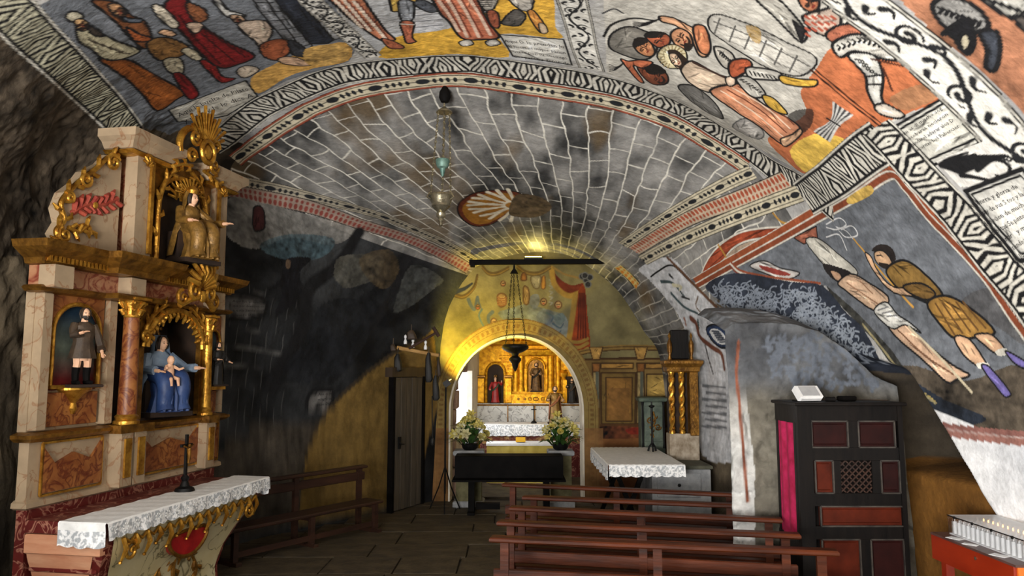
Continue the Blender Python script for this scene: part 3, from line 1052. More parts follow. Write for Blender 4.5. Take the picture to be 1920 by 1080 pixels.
# soldier
C.poly(K5, [(740, -10), (830, -10), (962, 130), (942, 186), (880, 130), (820, 70)], (176, 172, 162), BLK, 0.014, var=0.3)
C.poly(K5, [(905, 90), (962, 130), (942, 186)], (34, 32, 34), BLK, 0.01, smooth_=False)
C.poly(K5, [(930, -20), (1010, -20), (1020, 30), (985, 52), (945, 30)], (196, 126, 92), BLK, 0.012)
C.poly(K5, [(940, -40), (1040, -40), (1040, 0), (1000, 10), (960, 0)], (30, 28, 30), None)
C.poly(K5, [(948, 72), (1040, 42), (1105, 30), (1115, 112), (1070, 162), (990, 130)], (196, 176, 160), BLK, 0.014)
for k in range(16):
    C.line(K5, [(965 + (k % 5) * 28, 72 + (k // 5) * 26), (978 + (k % 5) * 28, 80 + (k // 5) * 26)], (168, 84, 64), 0.016)
C.poly(K5, [(1050, 150), (1110, 110), (1190, 110), (1230, 150), (1190, 165), (1090, 190)], (166, 100, 76), BLK, 0.013, var=0.6)
C.poly(K5, [(1080, 190), (1190, 150), (1300, 205), (1395, 262), (1310, 264), (1180, 226), (1112, 252)], (206, 202, 192), BLK, 0.015)
for k in range(12):
    C.line(K5, [(1100 + 22 * k, 200 - (k < 5) * 8 * k + (k >= 5) * (6 * k - 60)), (1112 + 22 * k, 208 - (k < 5) * 8 * k + (k >= 5) * (6 * k - 60)), (1104 + 22 * k, 222 - (k < 5) * 8 * k + (k >= 5) * (6 * k - 60))], BLK, 0.009)
C.poly(K5, [(1145, 245), (1200, 232), (1265, 250), (1300, 330), (1292, 420), (1300, 460), (1268, 472), (1232, 400), (1220, 330)], (214, 212, 204), BLK, 0.015)
for k in range(5):
    C.line(K5, [(1180 + 16 * k, 262 + 14 * k), (1215 + 14 * k, 270 + 14 * k)], BLK, 0.009)
C.line(K5, [(1225, 338), (1300, 330)], BLK, 0.011)
C.line(K5, [(1232, 372), (1300, 372)], BLK, 0.011)
C.poly(K5, [(1262, 468), (1310, 458), (1390, 508), (1360, 524), (1290, 505)], (216, 206, 192), BLK, 0.012)
C.line(K5, [(1250, 262), (1420, 300), (1530, 330)], (70, 36, 24), 0.008)
C.line(K5, [(1300, 300), (1340, 400)], (70, 36, 24), 0.007)
C.poly(K5, [(1345, 562), (1570, 428), (1770, 610), (1520, 728)], (224, 222, 212), BLK, 0.013, var=0.08, smooth_=False)
C.poly(K5, [(1370, 572), (1568, 455), (1720, 605), (1500, 705)], (228, 226, 214), BLK, 0.006, var=0.06, smooth_=False)
# beyond the scroll: the next scene, reddish ground and dark armoured figures
C.poly(K5, [(1230, -140), (2100, -140), (2100, 640), (1920, 500), (1800, 390), (1650, 245), (1500, 120)], (164, 112, 84), None, var=0.55, smooth_=False)
C.poly(K5, [(1520, 20), (1600, -20), (1720, 30), (1765, 122), (1640, 138), (1560, 105)], (150, 148, 144), BLK, 0.02)
for k in range(8):
    C.line(K5, [(1545 + 24 * k, 30 + 9 * k), (1562 + 24 * k, 38 + 8 * k), (1552 + 24 * k, 56 + 8 * k)], BLK, 0.014)
C.poly(K5, [(1640, 88), (1690, 92), (1705, 190), (1662, 245), (1600, 160), (1560, 150)], (26, 26, 30), BLK, 0.014)
C.poly(K5, [(1642, 160), (1670, 152), (1685, 190), (1660, 225), (1640, 195)], (196, 186, 160), BLK, 0.01)
C.poly(K5, [(1725, 140), (1800, 138), (1815, 220), (1790, 312), (1748, 300), (1755, 220)], (54, 58, 66), BLK, 0.018, var=0.6)
C.poly(K5, [(1740, -20), (1920, -20), (2020, 90), (1900, 90), (1800, 40)], (172, 170, 162), BLK, 0.02)
for k in range(9):
    C.line(K5, [(1770 + 26 * k, -5 + 9 * k), (1790 + 26 * k, 6 + 9 * k)], BLK, 0.016)
C.poly(K5, [(1880, 70), (1960, 80), (2000, 150), (1930, 140)], (80, 74, 70), BLK, 0.016)

def face(fr, cx, cy, r, up, beard=True):
    """Painted features: eyes, brows, nose, mouth and beard around a face centre, 'up' pointing to the crown of the head."""
    u = np.array(up, float)
    u /= np.hypot(*u)
    s = np.array((-u[1], u[0]))
    pt = lambda a, b: tuple(np.array((cx, cy)) + s * a * r + u * b * r)
    for k in (-1, 1):
        C.line(fr, [pt(k * 0.62, 0.18), pt(k * 0.22, 0.14)], BLK, 0.007)
        C.line(fr, [pt(k * 0.7, 0.42), pt(k * 0.4, 0.5), pt(k * 0.15, 0.36)], (60, 40, 30), 0.005)
    C.line(fr, [pt(0.05, 0.2), pt(0.12, -0.22), pt(-0.05, -0.26)], (110, 66, 46), 0.005)
    C.line(fr, [pt(-0.25, -0.5), pt(0.2, -0.5)], (130, 52, 40), 0.007)
    if beard:
        C.line(fr, [pt(-0.6, -0.35), pt(-0.4, -0.85), pt(0, -1.05), pt(0.4, -0.85), pt(0.6, -0.35)], (40, 30, 26), 0.016)


for a in ((445, 135, 26), (650, 62, 30), (1292, 104, 24)):
    face(K3, a[0], a[1], a[2], (-0.6, -0.8))
for a, bd_ in (((258, 214, 32), False), ((322, 178, 32), False), ((418, 172, 36), True), ((394, 268, 30), True), ((315, 345, 26), True), ((985, 18, 30), False)):
    face(K5, a[0], a[1], a[2], (-0.8, -0.6), bd_)

# ---- crucifixion wall on the right
C.poly(K6, [(-10, 480), (200, 400), (500, 220), (815, 30), (960, 190), (1130, 380), (1329, 650), (1700, 1100), (1500, 1100), (960, 1035), (860, 860), (700, 640), (560, 490), (420, 465)], (104, 108, 114), None, var=0.4, smooth_=False)
C.poly(K6, [(760, 830), (900, 800), (1100, 860), (1330, 800), (1600, 1000), (1600, 1060), (960, 1030), (850, 900)], (74, 66, 56), None, var=0.9)
C.poly(K6, [(800, 800), (900, 860), (1010, 930), (1180, 1010), (1010, 1040), (900, 960)], (34, 40, 50), None, var=0.7)
C.poly(K6, [(560, 490), (640, 560), (760, 680), (830, 760), (900, 880), (960, 1000), (880, 900), (760, 720), (660, 620)], (62, 62, 58), None, var=0.9)
C.poly(K6, [(1080, 560), (1200, 500), (1330, 620), (1330, 720), (1220, 650)], (92, 92, 94), None, var=0.5)
C.line(K6, [(700, 640), (800, 760), (880, 870), (980, 945)], (150, 140, 104), 0.014)
C.poly(K6, [(430, 302), (520, 258), (526, 310), (470, 328)], (152, 92, 72), BLK, 0.008, smooth_=False)
C.poly(K6, [(478, 318), (524, 304), (600, 360), (684, 438), (620, 474), (560, 420)], (202, 198, 186), BLK, 0.008)
C.poly(K6, [(545, 405), (600, 415), (655, 438), (625, 480), (575, 455)], (34, 30, 30), None)
C.poly(K6, [(575, 430), (612, 440), (622, 470), (596, 466)], (196, 158, 128), BLK, 0.006)
C.poly(K6, [(606, 478), (655, 442), (720, 474), (800, 532), (788, 578), (742, 584), (680, 545), (632, 505)], (216, 182, 152), BLK, 0.011, var=0.2)
C.line(K6, [(640, 478), (700, 520), (760, 560)], (150, 110, 84), 0.008)
C.line(K6, [(690, 470), (740, 520)], (150, 110, 84), 0.006)
C.poly(K6, [(800, 642), (850, 618), (945, 715), (1050, 800), (1112, 838), (1060, 856), (1024, 864), (930, 775), (850, 705)], (216, 180, 150), BLK, 0.011, var=0.2)
C.line(K6, [(838, 660), (940, 760), (1050, 835)], (120, 84, 62), 0.009)
C.poly(K6, [(745, 585), (792, 552), (835, 600), (880, 630), (926, 674), (866, 642), (825, 658), (785, 635)], (222, 220, 212), BLK, 0.009)
for k in range(3):
    C.line(K6, [(760 + 18 * k, 585 + 12 * k), (800 + 18 * k, 572 + 16 * k)], (120, 120, 120), 0.006)
C.line(K6, [(880, 650), (1000, 770), (1120, 905)], (196, 184, 156), 0.012)
C.line(K6, [(665, 300), (770, 430), (895, 572)], (198, 150, 70), 0.013)
for q in ([(560, 250), (610, 225), (640, 250), (600, 270), (560, 262)], [(620, 270), (660, 255), (684, 290), (640, 300), (610, 275)], [(560, 300), (610, 290), (640, 350)], [(600, 260), (640, 275), (665, 305)]):
    C.line(K6, q, (206, 206, 206), 0.008)
C.poly(K6, [(738, 352), (765, 328), (810, 338), (832, 385), (800, 398), (762, 362)], (36, 30, 28), None)
C.poly(K6, [(748, 360), (778, 352), (806, 378), (818, 412), (788, 420), (756, 396)], (206, 168, 132), BLK, 0.008)
C.line(K6, [(758, 372), (772, 370)], BLK, 0.006)
C.poly(K6, [(765, 398), (790, 402), (812, 410), (796, 424), (776, 416)], (38, 32, 28), None)
C.poly(K6, [(795, 425), (850, 390), (905, 410), (985, 485), (1015, 540), (965, 560), (885, 525), (820, 480)], (134, 104, 54), BLK, 0.013, var=0.5)
C.poly(K6, [(712, 362), (735, 375), (760, 430), (810, 488), (880, 500), (940, 512), (930, 532), (820, 515), (745, 432)], (210, 172, 138), BLK, 0.009)
C.poly(K6, [(860, 490), (930, 480), (985, 520), (950, 545), (890, 522)], (116, 88, 46), BLK, 0.011)
C.poly(K6, [(950, 560), (1020, 528), (1110, 572), (1212, 670), (1130, 692), (1058, 696), (1000, 640)], (172, 130, 66), BLK, 0.013, var=0.5)
for k in range(5):
    C.line(K6, [(985 + 26 * k, 560 - 2 * k), (1055 + 30 * k, 680 - 6 * k)], (100, 70, 36), 0.01)
C.poly(K6, [(1055, 690), (1112, 698), (1180, 800), (1150, 806), (1090, 760)], (212, 172, 138), BLK, 0.009)
C.poly(K6, [(1132, 682), (1200, 682), (1256, 750), (1215, 755), (1170, 720)], (212, 172, 138), BLK, 0.009)
C.poly(K6, [(1140, 792), (1180, 790), (1186, 808), (1150, 812)], WHT, None)
C.poly(K6, [(1212, 745), (1250, 732), (1262, 755), (1228, 764)], WHT, None)
C.poly(K6, [(1160, 808), (1188, 806), (1268, 900), (1262, 922), (1238, 912)], (116, 106, 168), BLK, 0.008)
C.poly(K6, [(1250, 745), (1290, 760), (1350, 800), (1345, 818), (1290, 795)], (116, 106, 168), BLK, 0.008)
C.poly(K6, [(262, 412), (318, 392), (380, 420), (455, 440), (400, 466), (320, 440)], (206, 200, 194), BLK, 0.008)
C.poly(K6, [(300, 410), (350, 420), (420, 445), (380, 450), (320, 430)], (140, 60, 52), None)
C.poly(K6, [(900, 880), (960, 920), (990, 950), (930, 900)], (160, 140, 80), None)
# frame of the crucifixion and the small red arch beside it
C.poly(K6, [(75, 450), (110, 370), (180, 305), (262, 272), (395, 262), (400, 292), (262, 312), (190, 350), (140, 420)], (156, 72, 46), WHT, 0.012, var=0.6)
C.poly(K6, [(145, 410), (190, 355), (262, 318), (330, 318), (220, 380)], (170, 150, 130), None, var=0.4)
C.line(K6, [(140, 330), (170, 380), (160, 410)], (176, 132, 60), 0.016)
C.line(K6, [(340, 190), (385, 240), (430, 250)], (176, 132, 60), 0.016)
C.band(K6, [(50, 482), (190, 402), (350, 312), (500, 225), (660, 132), (800, 45), (880, 108), (950, 195), (1040, 290), (1130, 385), (1200, 470), (1290, 600), (1400, 740), (1560, 940)], 0.1,
       stripes(0.1, [(-0.9, WHT), (-0.1, (146, 76, 46)), (0.08, WHT), (0.75, (128, 66, 42)), (0.95, WHT), (1.1, BLK)]))
C.poly(K6, [(640, 150), (720, 100), (740, 130), (660, 172)], (214, 178, 92), None, var=0.5)
C.band(K6, [(185, 402), (230, 440), (330, 462), (440, 478), (540, 490)], 0.045, stripes(0.045, [(-0.3, (140, 74, 50)), (0.3, WHT), (1.1, (120, 60, 44))]))
# leaf thicket of the grotto
LEAF = [(90, 492), (205, 440), (420, 474), (550, 492), (640, 600), (705, 662), (770, 800), (690, 835), (560, 720), (450, 670), (330, 625), (210, 602), (165, 560)]
C.poly(K6, LEAF, (44, 50, 62), None, var=0.4)
mirror_leafs(C, K6, [(110, 490), (540, 500), (700, 800), (190, 600)], 420, (132, 140, 152), 26, 0.009, 5)
mirror_leafs(C, K6, [(420, 500), (620, 610), (760, 800), (450, 680)], 150, (142, 150, 160), 30, 0.010, 6)
# pale rock with a tree and an inscribed oval, beside the inner arch
C.poly(L7, [(250, 390), (430, 325), (570, 470), (700, 600), (830, 720), (860, 1080), (870, 1500), (620, 1500), (600, 1080), (560, 900), (500, 700), (400, 560), (300, 450)], (196, 197, 200), None, var=0.35)
C.line(L7, [(320, 440), (360, 410), (440, 372), (520, 440), (660, 570), (800, 690)], BLK, 0.014)
C.line(L7, [(420, 330), (560, 470), (700, 610), (810, 700)], (96, 66, 46), 0.03)
for q, c_, w_ in (([(560, 690), (590, 720), (610, 800), (690, 865), (740, 900), (755, 990)], (104, 62, 46), 0.055), ([(640, 850), (660, 930), (685, 1020)], (70, 66, 64), 0.025),
                  ([(380, 470), (450, 480), (520, 560)], (60, 74, 76), 0.03), ([(440, 540), (520, 620), (600, 660)], (56, 74, 78), 0.03), ([(430, 430), (450, 450)], BLK, 0.03),
                  ([(600, 560), (590, 620), (660, 680), (740, 690)], (120, 104, 92), 0.02), ([(520, 690), (530, 730)], (150, 100, 80), 0.03), ([(600, 700), (605, 750)], (50, 70, 66), 0.025),
                  ([(450, 490), (500, 500), (490, 520)], (196, 190, 160), 0.03), ([(505, 560), (550, 575)], (40, 40, 42), 0.02), ([(720, 620), (770, 690), (780, 720)], (60, 60, 64), 0.014)):
    C.line(L7, q, c_, w_, w_ * 0.6)
C.poly(L7, [(648, 760), (670, 730), (715, 728), (765, 765), (795, 820), (780, 860), (735, 862), (680, 820)], (44, 62, 96), BLK, 0.01)
C.poly(L7, [(668, 768), (690, 750), (725, 756), (765, 795), (780, 830), (750, 845), (705, 825)], (206, 206, 206), None, var=0.1)
for k in range(6):
    C.line(L7, [(684 + k * 9, 764 + k * 13), (726 + k * 9, 768 + k * 12)], (70, 74, 84), 0.006)
for k in range(7):
    C.line(L7, [(620 + (k % 2) * 20, 1090 + 40 * k), (760, 1100 + 40 * k)], (110, 112, 116), 0.009)

# ---- ornaments that follow the arch and the springing
C.band(PX, [(395, 275), (423, 254), (481, 208), (536, 180), (602, 152), (654, 138), (747, 126), (863, 119), (904, 122), (966, 131), (1029, 140), (1091, 149), (1160, 164), (1210, 180), (1271, 204), (1335, 240), (1399, 280), (1454, 318), (1500, 345), (1532, 366), (1562, 388)], 0.235, flame(0.235))
C.band(PX, [(1508, 372), (1535, 354), (1562, 336), (1600, 305), (1630, 282), (1662, 262)], 0.22, flame(0.22))
C.band(PX, [(1640, 240), (1668, 268), (1719, 325), (1783, 390), (1812, 425), (1872, 500), (1925, 560), (1990, 650)], 0.22, flame(0.22))
C.band(PX, [(440, 300), (457, 286), (516, 244), (567, 214), (591, 202), (654, 178), (716, 164), (810, 152), (860, 150), (919, 155), (997, 166), (1091, 181), (1154, 193), (1210, 211), (1271, 236), (1322, 266), (1365, 292), (1402, 316)], 0.16, beads(0.16))
C.band(PX, [(1412, 322), (1372, 340), (1300, 377), (1228, 420), (1168, 460)], 0.1, beads(0.1, False))
C.band(PX, [(1476, 336), (1400, 368), (1309, 402), (1246, 435), (1189, 470)], 0.12, combs(0.12))
C.band(PX, [(1500, 362), (1435, 386), (1372, 410), (1306, 438), (1246, 466), (1205, 488)], 0.11, beads(0.11, False))
C.band(PX, [(425, 338), (464, 345), (545, 361), (634, 382), (719, 407), (783, 434), (839, 459), (888, 488)], 0.1, beads(0.1, False, ground=(168, 160, 142)))
C.band(PX, [(420, 355), (506, 372), (592, 391), (677, 420), (762, 446), (826, 474), (880, 504)], 0.11, combs(0.11, (126, 62, 54), ground=(150, 132, 120)))
C.band(PX, [(1158, 500), (1180, 518), (1196, 536)], 0.13, combs(0.13, (190, 120, 50), ground=(196, 180, 120)))
C.poly(PX, [(-260, -160), (-90, -80), (8, 30), (100, 124), (196, 216), (240, 290), (240, 480), (-260, 480)], (78, 68, 56), None, var=0.9, smooth_=False)
C.band(PX, [(-60, -70), (-20, -24), (21, 21), (69, 72), (113, 113), (162, 162), (206, 206), (241, 250), (262, 280)], 0.19, flame(0.19, 0.27, (186, 182, 158)))
scroll(C, PX, [(520, -60), (565, -20), (601, 19), (654, 66), (700, 108)], 0.11, 0.26, w0=0.020)
scroll(C, PX, [(1055, -70), (1064, -30), (1072, 0), (1085, 47), (1097, 94), (1110, 130)], 0.16, 0.38, w0=0.024)
scroll(C, PX, [(1520, -70), (1585, -12), (1647, 38), (1706, 83), (1770, 140), (1835, 205), (1890, 270), (1935, 330), (1990, 400)], 0.24, 0.6, w0=0.034)
# leaves between the two lettered fields
C.poly(PX, [(1752, 305), (1850, 262), (1900, 300), (1960, 380), (1830, 350), (1800, 352)], (218, 215, 208), None, var=0.1, smooth_=False)
for k in range(7):
    C.line(PX, [(1762 + 6 * k, 312 + 2 * k), (1778 + 16 * k, 300 - 1 * k), (1812 + 16 * k, 288 + 3 * k)], BLK, 0.03, 0.008)
for q in ([(1830, 320), (1860, 300), (1890, 312), (1885, 335), (1865, 330)], [(1800, 330), (1830, 335), (1870, 345)]):
    C.line(PX, q, BLK, 0.026, 0.012)
C.poly(PX, [(1808, 360), (1915, 318), (1975, 395), (1990, 480), (1910, 490), (1860, 430)], (226, 224, 216), BLK, 0.022, var=0.06, smooth_=False)
C.poly(PX, [(1820, 366), (1912, 330), (1968, 398), (1975, 470), (1912, 476), (1866, 424)], (226, 224, 216), BLK, 0.010, var=0.06, smooth_=False)
C.poly(K3, [(920, 602), (1340, 440), (1405, 528), (1240, 632), (985, 690)], (206, 202, 190), BLK, 0.012, var=0.15, smooth_=False)
# sun medallion of the inner vault
C.poly(L6, [(424, 905), (450, 850), (530, 800), (640, 780), (760, 778), (850, 800), (860, 870), (780, 940), (640, 1015), (530, 1022), (450, 970)], (112, 52, 32), BLK, 0.014, var=0.4)
C.poly(L6, [(458, 905), (490, 855), (560, 818), (660, 796), (780, 800), (832, 840), (790, 910), (640, 1000), (540, 1008), (476, 960)], (160, 108, 40), None, var=0.3)
for k in range(13):
    a = PI * (0.55 + 0.92 * k / 12)
    e = (815 + 330 * math.cos(a) * (0.93 if abs(k - 6) < 4 else 0.72), 870 - 95 * math.sin(a) * -1.25 + (0 if k else 0))
    e = (815 + 345 * math.cos(a), 880 + 120 * math.sin(a + PI))
    mx_, my_ = (815 + e[0]) / 2, (880 + e[1]) / 2
    C.line(L6, [(815 + (e[0] - 815) * 0.22, 880 + (e[1] - 880) * 0.22), (mx_, my_ + (10 if k % 2 else -8)), (815 + (e[0] - 815) * 0.92, 880 + (e[1] - 880) * 0.92)], (224, 214, 192), 0.02, 0.034)
C.poly(L6, [(800, 830), (860, 800), (1000, 830), (1060, 900), (960, 960), (820, 960), (770, 930)], (92, 76, 56), None, var=0.9)
# figures and ovals of the dark left wall
C.poly(L1, [(60, 80), (200, 90), (500, 170), (620, 215), (520, 280), (330, 250), (180, 300), (60, 240)], (122, 120, 116), None, var=0.7, op=0.8)
C.poly(L1, [(200, 280), (330, 235), (520, 250), (500, 320), (400, 350), (260, 330)], (70, 90, 98), None, var=0.9, op=0.8)
C.poly(L1, [(175, 120), (215, 118), (222, 205), (175, 215)], (70, 34, 34), BLK, 0.01)
C.poly(L1, [(320, 345), (400, 335), (430, 345), (385, 400), (400, 490), (300, 590), (285, 570), (310, 470), (240, 480), (300, 430)], (20, 20, 24), None)
C.poly(L1, [(322, 348), (338, 348), (338, 380), (322, 380)], (96, 78, 62), None)
C.line(L1, [(640, 225), (540, 380), (430, 470), (400, 620), (320, 800), (270, 900)], (22, 22, 24), 0.10, 0.14)
C.line(L1, [(850, 350), (790, 480), (700, 640), (600, 780), (520, 880)], (24, 24, 26), 0.10, 0.06)
C.poly(L1, [(480, 540), (640, 520), (720, 600), (640, 760), (540, 860), (300, 880), (400, 700)], (24, 26, 30), None, var=0.9, op=0.75)
C.poly(L1, [(560, 330), (740, 330), (720, 420), (600, 470), (540, 420)], (84, 82, 74), None, var=0.9, op=0.7)
C.poly(L1, [(640, 340), (770, 300), (820, 380), (760, 470), (690, 440)], (84, 70, 48), None, var=0.9, op=0.6)
C.poly(L1, [(870, 370), (1010, 430), (960, 480), (850, 560), (790, 560)], (72, 74, 72), None, var=0.8, op=0.7)
for q in ([(30, 505), (120, 500), (225, 525), (240, 560), (215, 595), (110, 608), (30, 606)], [(422, 960), (445, 920), (500, 912), (526, 930), (520, 985), (470, 1006), (425, 1000)]):
    C.poly(L1, q, (96, 94, 92), BLK, 0.02, var=0.3)
# right foot of the wall: red string course, white dado, ochre plaster beside the confessional
C.band(PX, [(1742, 800), (1800, 810), (1860, 817), (1920, 823), (2000, 832), (2120, 846)], 0.062, stripes(0.062, [(-0.15, (136, 92, 84)), (0.0, (190, 176, 170)), (1.1, (150, 104, 94))]))
below = ((UU > 11.0) | ((UU > 10.0) & (CAVE[..., 2] < 1.72))) & (VV < 4.1)
wl_ = np.clip((CAVE[..., 1] < 7.14 - 0.63 * (1.73 - CAVE[..., 2]) + 0.06 * fbm(CAVE, 3.0, 2, 55)).astype(float), 0, 1) * below
rest = below.astype(float) * (1 - wl_) * (CAVE[..., 2] < 1.42 + 0.1 * nzl)
C.put(ALL, rest, mixc((96, 62, 20), (126, 86, 36), 0.5 + nzl), 0.2)
C.put(ALL, wl_, mixc((206, 208, 212), (238, 238, 238), 0.6 + nzl), 0.05)
C.band(PX, [(1742, 800), (1800, 810), (1860, 817), (1920, 823), (2000, 832), (2120, 846)], 0.062, stripes(0.062, [(-0.15, (136, 92, 84)), (0.0, (190, 176, 170)), (1.1, (150, 104, 94))]))

# ochre plaster round the door, grey rock foot of the left wall
C.poly(PX, [(430, 830), (520, 790), (600, 800), (640, 860), (600, 1010), (380, 1120), (380, 900)], (66, 60, 52), None, var=0.7)
for q_ in ([(575, 850), (598, 800), (622, 762), (668, 715), (700, 690), (700, 1030), (560, 1060), (560, 960)], [(698, 692), (716, 680), (752, 655), (785, 640), (785, 985), (698, 1030)], [(783, 640), (812, 618), (822, 700), (822, 962), (783, 985)]):
    C.poly(PX, q_, (116, 92, 46), None, var=0.25, smooth_=False)
C.line(PX, [(575, 850), (598, 800), (622, 762), (668, 715), (716, 680), (752, 655), (790, 636)], (60, 50, 36), 0.03)

# ---- relief: rough rock where it is bare, gentle waves under the paint
N = np.cross(np.gradient(CAVE, axis=1), np.gradient(CAVE, axis=0))
N /= np.linalg.norm(N, axis=-1, keepdims=True) + 1e-9
bare = np.clip(1.0 - sm01(3.2, 3.9, UU), 0, 1) * (1 - sm01(3.4, 4.2, VV))
dark = sm01(3.6, 4.2, VV) * (1 - sm01(2.4, 3.0, UU))
amp = 0.014 + 0.22 * bare + 0.12 * dark * (1 - sm01(5.5, 6.0, VV)) + 0.03 * sm01(9.9, 10.4, UU) * sm01(3.5, 4.2, VV)
amp *= 1 - 0.8 * sm01(5.7, 6.0, VV)
disp = amp * (0.85 * fbm(CAVE, 1.1, 4, 61) + 0.16 * fbm(CAVE, 7.0, 3, 62)) + 0.02 * fbm(CAVE, 0.9, 2, 63)
disp += 0.004 * fbm(CAVE, 14.0, 2, 64)
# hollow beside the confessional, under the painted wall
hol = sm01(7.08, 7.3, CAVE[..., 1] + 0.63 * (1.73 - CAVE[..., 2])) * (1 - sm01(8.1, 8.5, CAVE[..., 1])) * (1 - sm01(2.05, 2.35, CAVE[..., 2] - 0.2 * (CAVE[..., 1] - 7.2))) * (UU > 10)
hollow_shade = np.clip(hol * sm01(1.34, 1.5, CAVE[..., 2] + 0.1 * nzl), 0, 1)
C.put(ALL, hollow_shade * 0.92, (20, 17, 14), 0.5)  # shade of the hollow painted into the rock as near-black pigment
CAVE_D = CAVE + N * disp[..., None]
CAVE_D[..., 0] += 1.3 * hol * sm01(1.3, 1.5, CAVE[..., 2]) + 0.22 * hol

cave_mat = paint_mat('fresco_on_rock')
CL, CR = int(np.searchsorted(US, 2.9)), int(np.searchsorted(US, 9.9))
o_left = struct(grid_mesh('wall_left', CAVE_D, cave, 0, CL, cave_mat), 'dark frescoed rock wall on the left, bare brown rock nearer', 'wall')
o_ceil = struct(grid_mesh('ceiling', CAVE_D, cave, CL, CR, cave_mat), 'rock vault painted with passion scenes, scrolls and white-jointed ashlar', 'ceiling')
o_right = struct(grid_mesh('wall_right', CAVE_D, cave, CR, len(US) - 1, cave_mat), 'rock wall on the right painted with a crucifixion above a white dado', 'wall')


def lettering(P, fr, quad, lines, parent, name='inscription', col=(24, 24, 28), size=0.75, lift=0.006):
    """Painted lettering: each line of text is laid on the surface inside a quadrilateral (top-left, top-right, bottom-right, bottom-left)."""
    if 'ink' not in MATS:
        mat('ink', col, col, rough=0.9, bump=0)
    H = []
    for p in quad:
        h = P.hit(fr[0] + p[0] / fr[2], fr[1] + p[1] / fr[2])
        H.append(np.array(h[0][:]))
    tl, tr, br, bl = H
    nrm = np.cross(tr - tl, bl - tl)
    nrm /= np.linalg.norm(nrm)
    if nrm @ (np.array(EYE) - tl) < 0:
        nrm = -nrm
    n = len(lines)
    vs, fs = [], []
    for i, tx in enumerate(lines):
        cu_ = bpy.data.curves.new('text', 'FONT')
        cu_.body = tx
        cu_.size = 1.0
        cu_.resolution_u = 1
        ob = bpy.data.objects.new('text', cu_)
        me = bpy.data.meshes.new_from_object(ob)
        if len(me.vertices):
            co = np.empty(len(me.vertices) * 3)
            me.vertices.foreach_get('co', co)
            co = co.reshape(-1, 3)
            wd = co[:, 0].max()
            b = len(vs)
            for x, y, _ in co:
                s = x / wd
                t = (i + 0.8 - y * size) / n
                q = (tl * (1 - s) + tr * s) * (1 - t) + (bl * (1 - s) + br * s) * t
                hit = P.bvh.find_nearest(Vector(q))
                base = np.array(hit[0][:]) if hit[0] is not None else q
                vs.append(tuple(base + nrm * lift))
            fs += [tuple(b + k for k in p.vertices) for p in me.polygons]
        bpy.data.meshes.remove(me)
        bpy.data.objects.remove(ob)
        bpy.data.curves.remove(cu_)
    me = bpy.data.meshes.new(name)
    me.from_pydata(vs, [], fs)
    me.materials.append(MATS['ink'])
    return link(name, me, parent)


lettering(C, (1640, 160, 6.75), [(300, 590), (835, 215), (1200, 590), (640, 890)], ['Aqui as dl mucho seg', 'tescobaras necieron', 'mandarol adorar alos D', 'nicoritas hol Fabercier', ' '], o_ceil, lift=0.03)
lettering(C, (1780, 300, 4.907), [(165, 370), (620, 180), (980, 700), (640, 960)], ['A honrra y gloria de', 'dios y de sus S tos y la', 'debocion de muchos', 'debotos Se pinto este', 'martir   y milagros', 'Alli siendo mayordomo', 'Da Jua de la Garde'], o_ceil, lift=0.03)
lettering(C, K4, [(1225, 212), (1585, 245), (1630, 380), (1290, 335)], ['Aqui D le prenden Ju', 'Al huerto i mayor pasion', 'puerta por su enemigo', 'Conpania y gente de'], o_ceil, lift=0.03)
lettering(C, K3, [(950, 600), (1335, 450), (1385, 525), (1010, 668)], ['Aqui la buelta de Pilato', 'y muy y le lo dice A'], o_ceil, lift=0.03)
lettering(C, L1, [(62, 515), (210, 525), (215, 595), (62, 598)], ['Aqui fue el salto del', 'que por devocion vino', 'a esta Santa cueba', 'y quedo libre y sano'], o_left, lift=0.09)
lettering(C, L1, [(448, 925), (512, 922), (510, 985), (440, 995)], ['Ano de mil', 'milagro que', 'hizo Dios'], o_left, lift=0.09)

# ------------------------------------------------------------------ plain materials of the place
mat('floor_stone', (52, 44, 32), (86, 74, 54), rough=0.75, scale=5, bump=0.35, bscale=18)
mat('floor_joint', (34, 30, 24), (48, 42, 34), rough=0.95, scale=9)
mat('grey_wood', (40, 30, 22), (64, 49, 34), rough=0.6, scale=6, stretch=(1, 1, 0.12), bump=0.2)
mat('pew_wood', (42, 16, 5), (92, 41, 15), rough=0.5, scale=5, stretch=(0.25, 2.2, 2.2), bump=0.15, spec=0.2)
mat('bench_wood', (36, 20, 13), (62, 37, 24), rough=0.55, scale=5, stretch=(0.25, 2.2, 2.2), bump=0.15, coat=0.05)
mat('black_wood', (9, 8, 8), (18, 16, 15), rough=0.7, scale=6, bump=0.1, spec=0.06)
mat('dark_iron', (18, 18, 19), (34, 33, 32), rough=0.5, metal=0.6, scale=12)
mat('gold', (140, 90, 24), (220, 168, 68), rough=0.34, metal=0.75, scale=9, bump=0.35, bscale=34)
mat('old_gold', (88, 57, 19), (156, 110, 42), rough=0.4, metal=0.6, scale=9, bump=0.3, bscale=30)
mat('bright_gold', (170, 108, 12), (246, 186, 44), rough=0.36, metal=0.7, scale=10, bump=0.5, bscale=46)
mat('dark_niche', (30, 20, 14), (54, 36, 22), rough=0.8, scale=5)
mat('linen', (226, 226, 224), (244, 244, 242), rough=0.85, scale=14, bump=0.08)
mat('lace', (176, 180, 184), (244, 244, 244), rough=0.9, scale=26, bump=0.4, lo=0.42, hi=0.56, detail=1)
mat('flesh_paint', (206, 158, 124), (222, 178, 146), rough=0.5, scale=6, bump=0)
mat('hair_dark', (30, 22, 16), (52, 38, 26), rough=0.6, scale=16)
mat('silver', (120, 112, 92), (190, 182, 156), rough=0.3, metal=0.85, scale=10, bump=0.2)
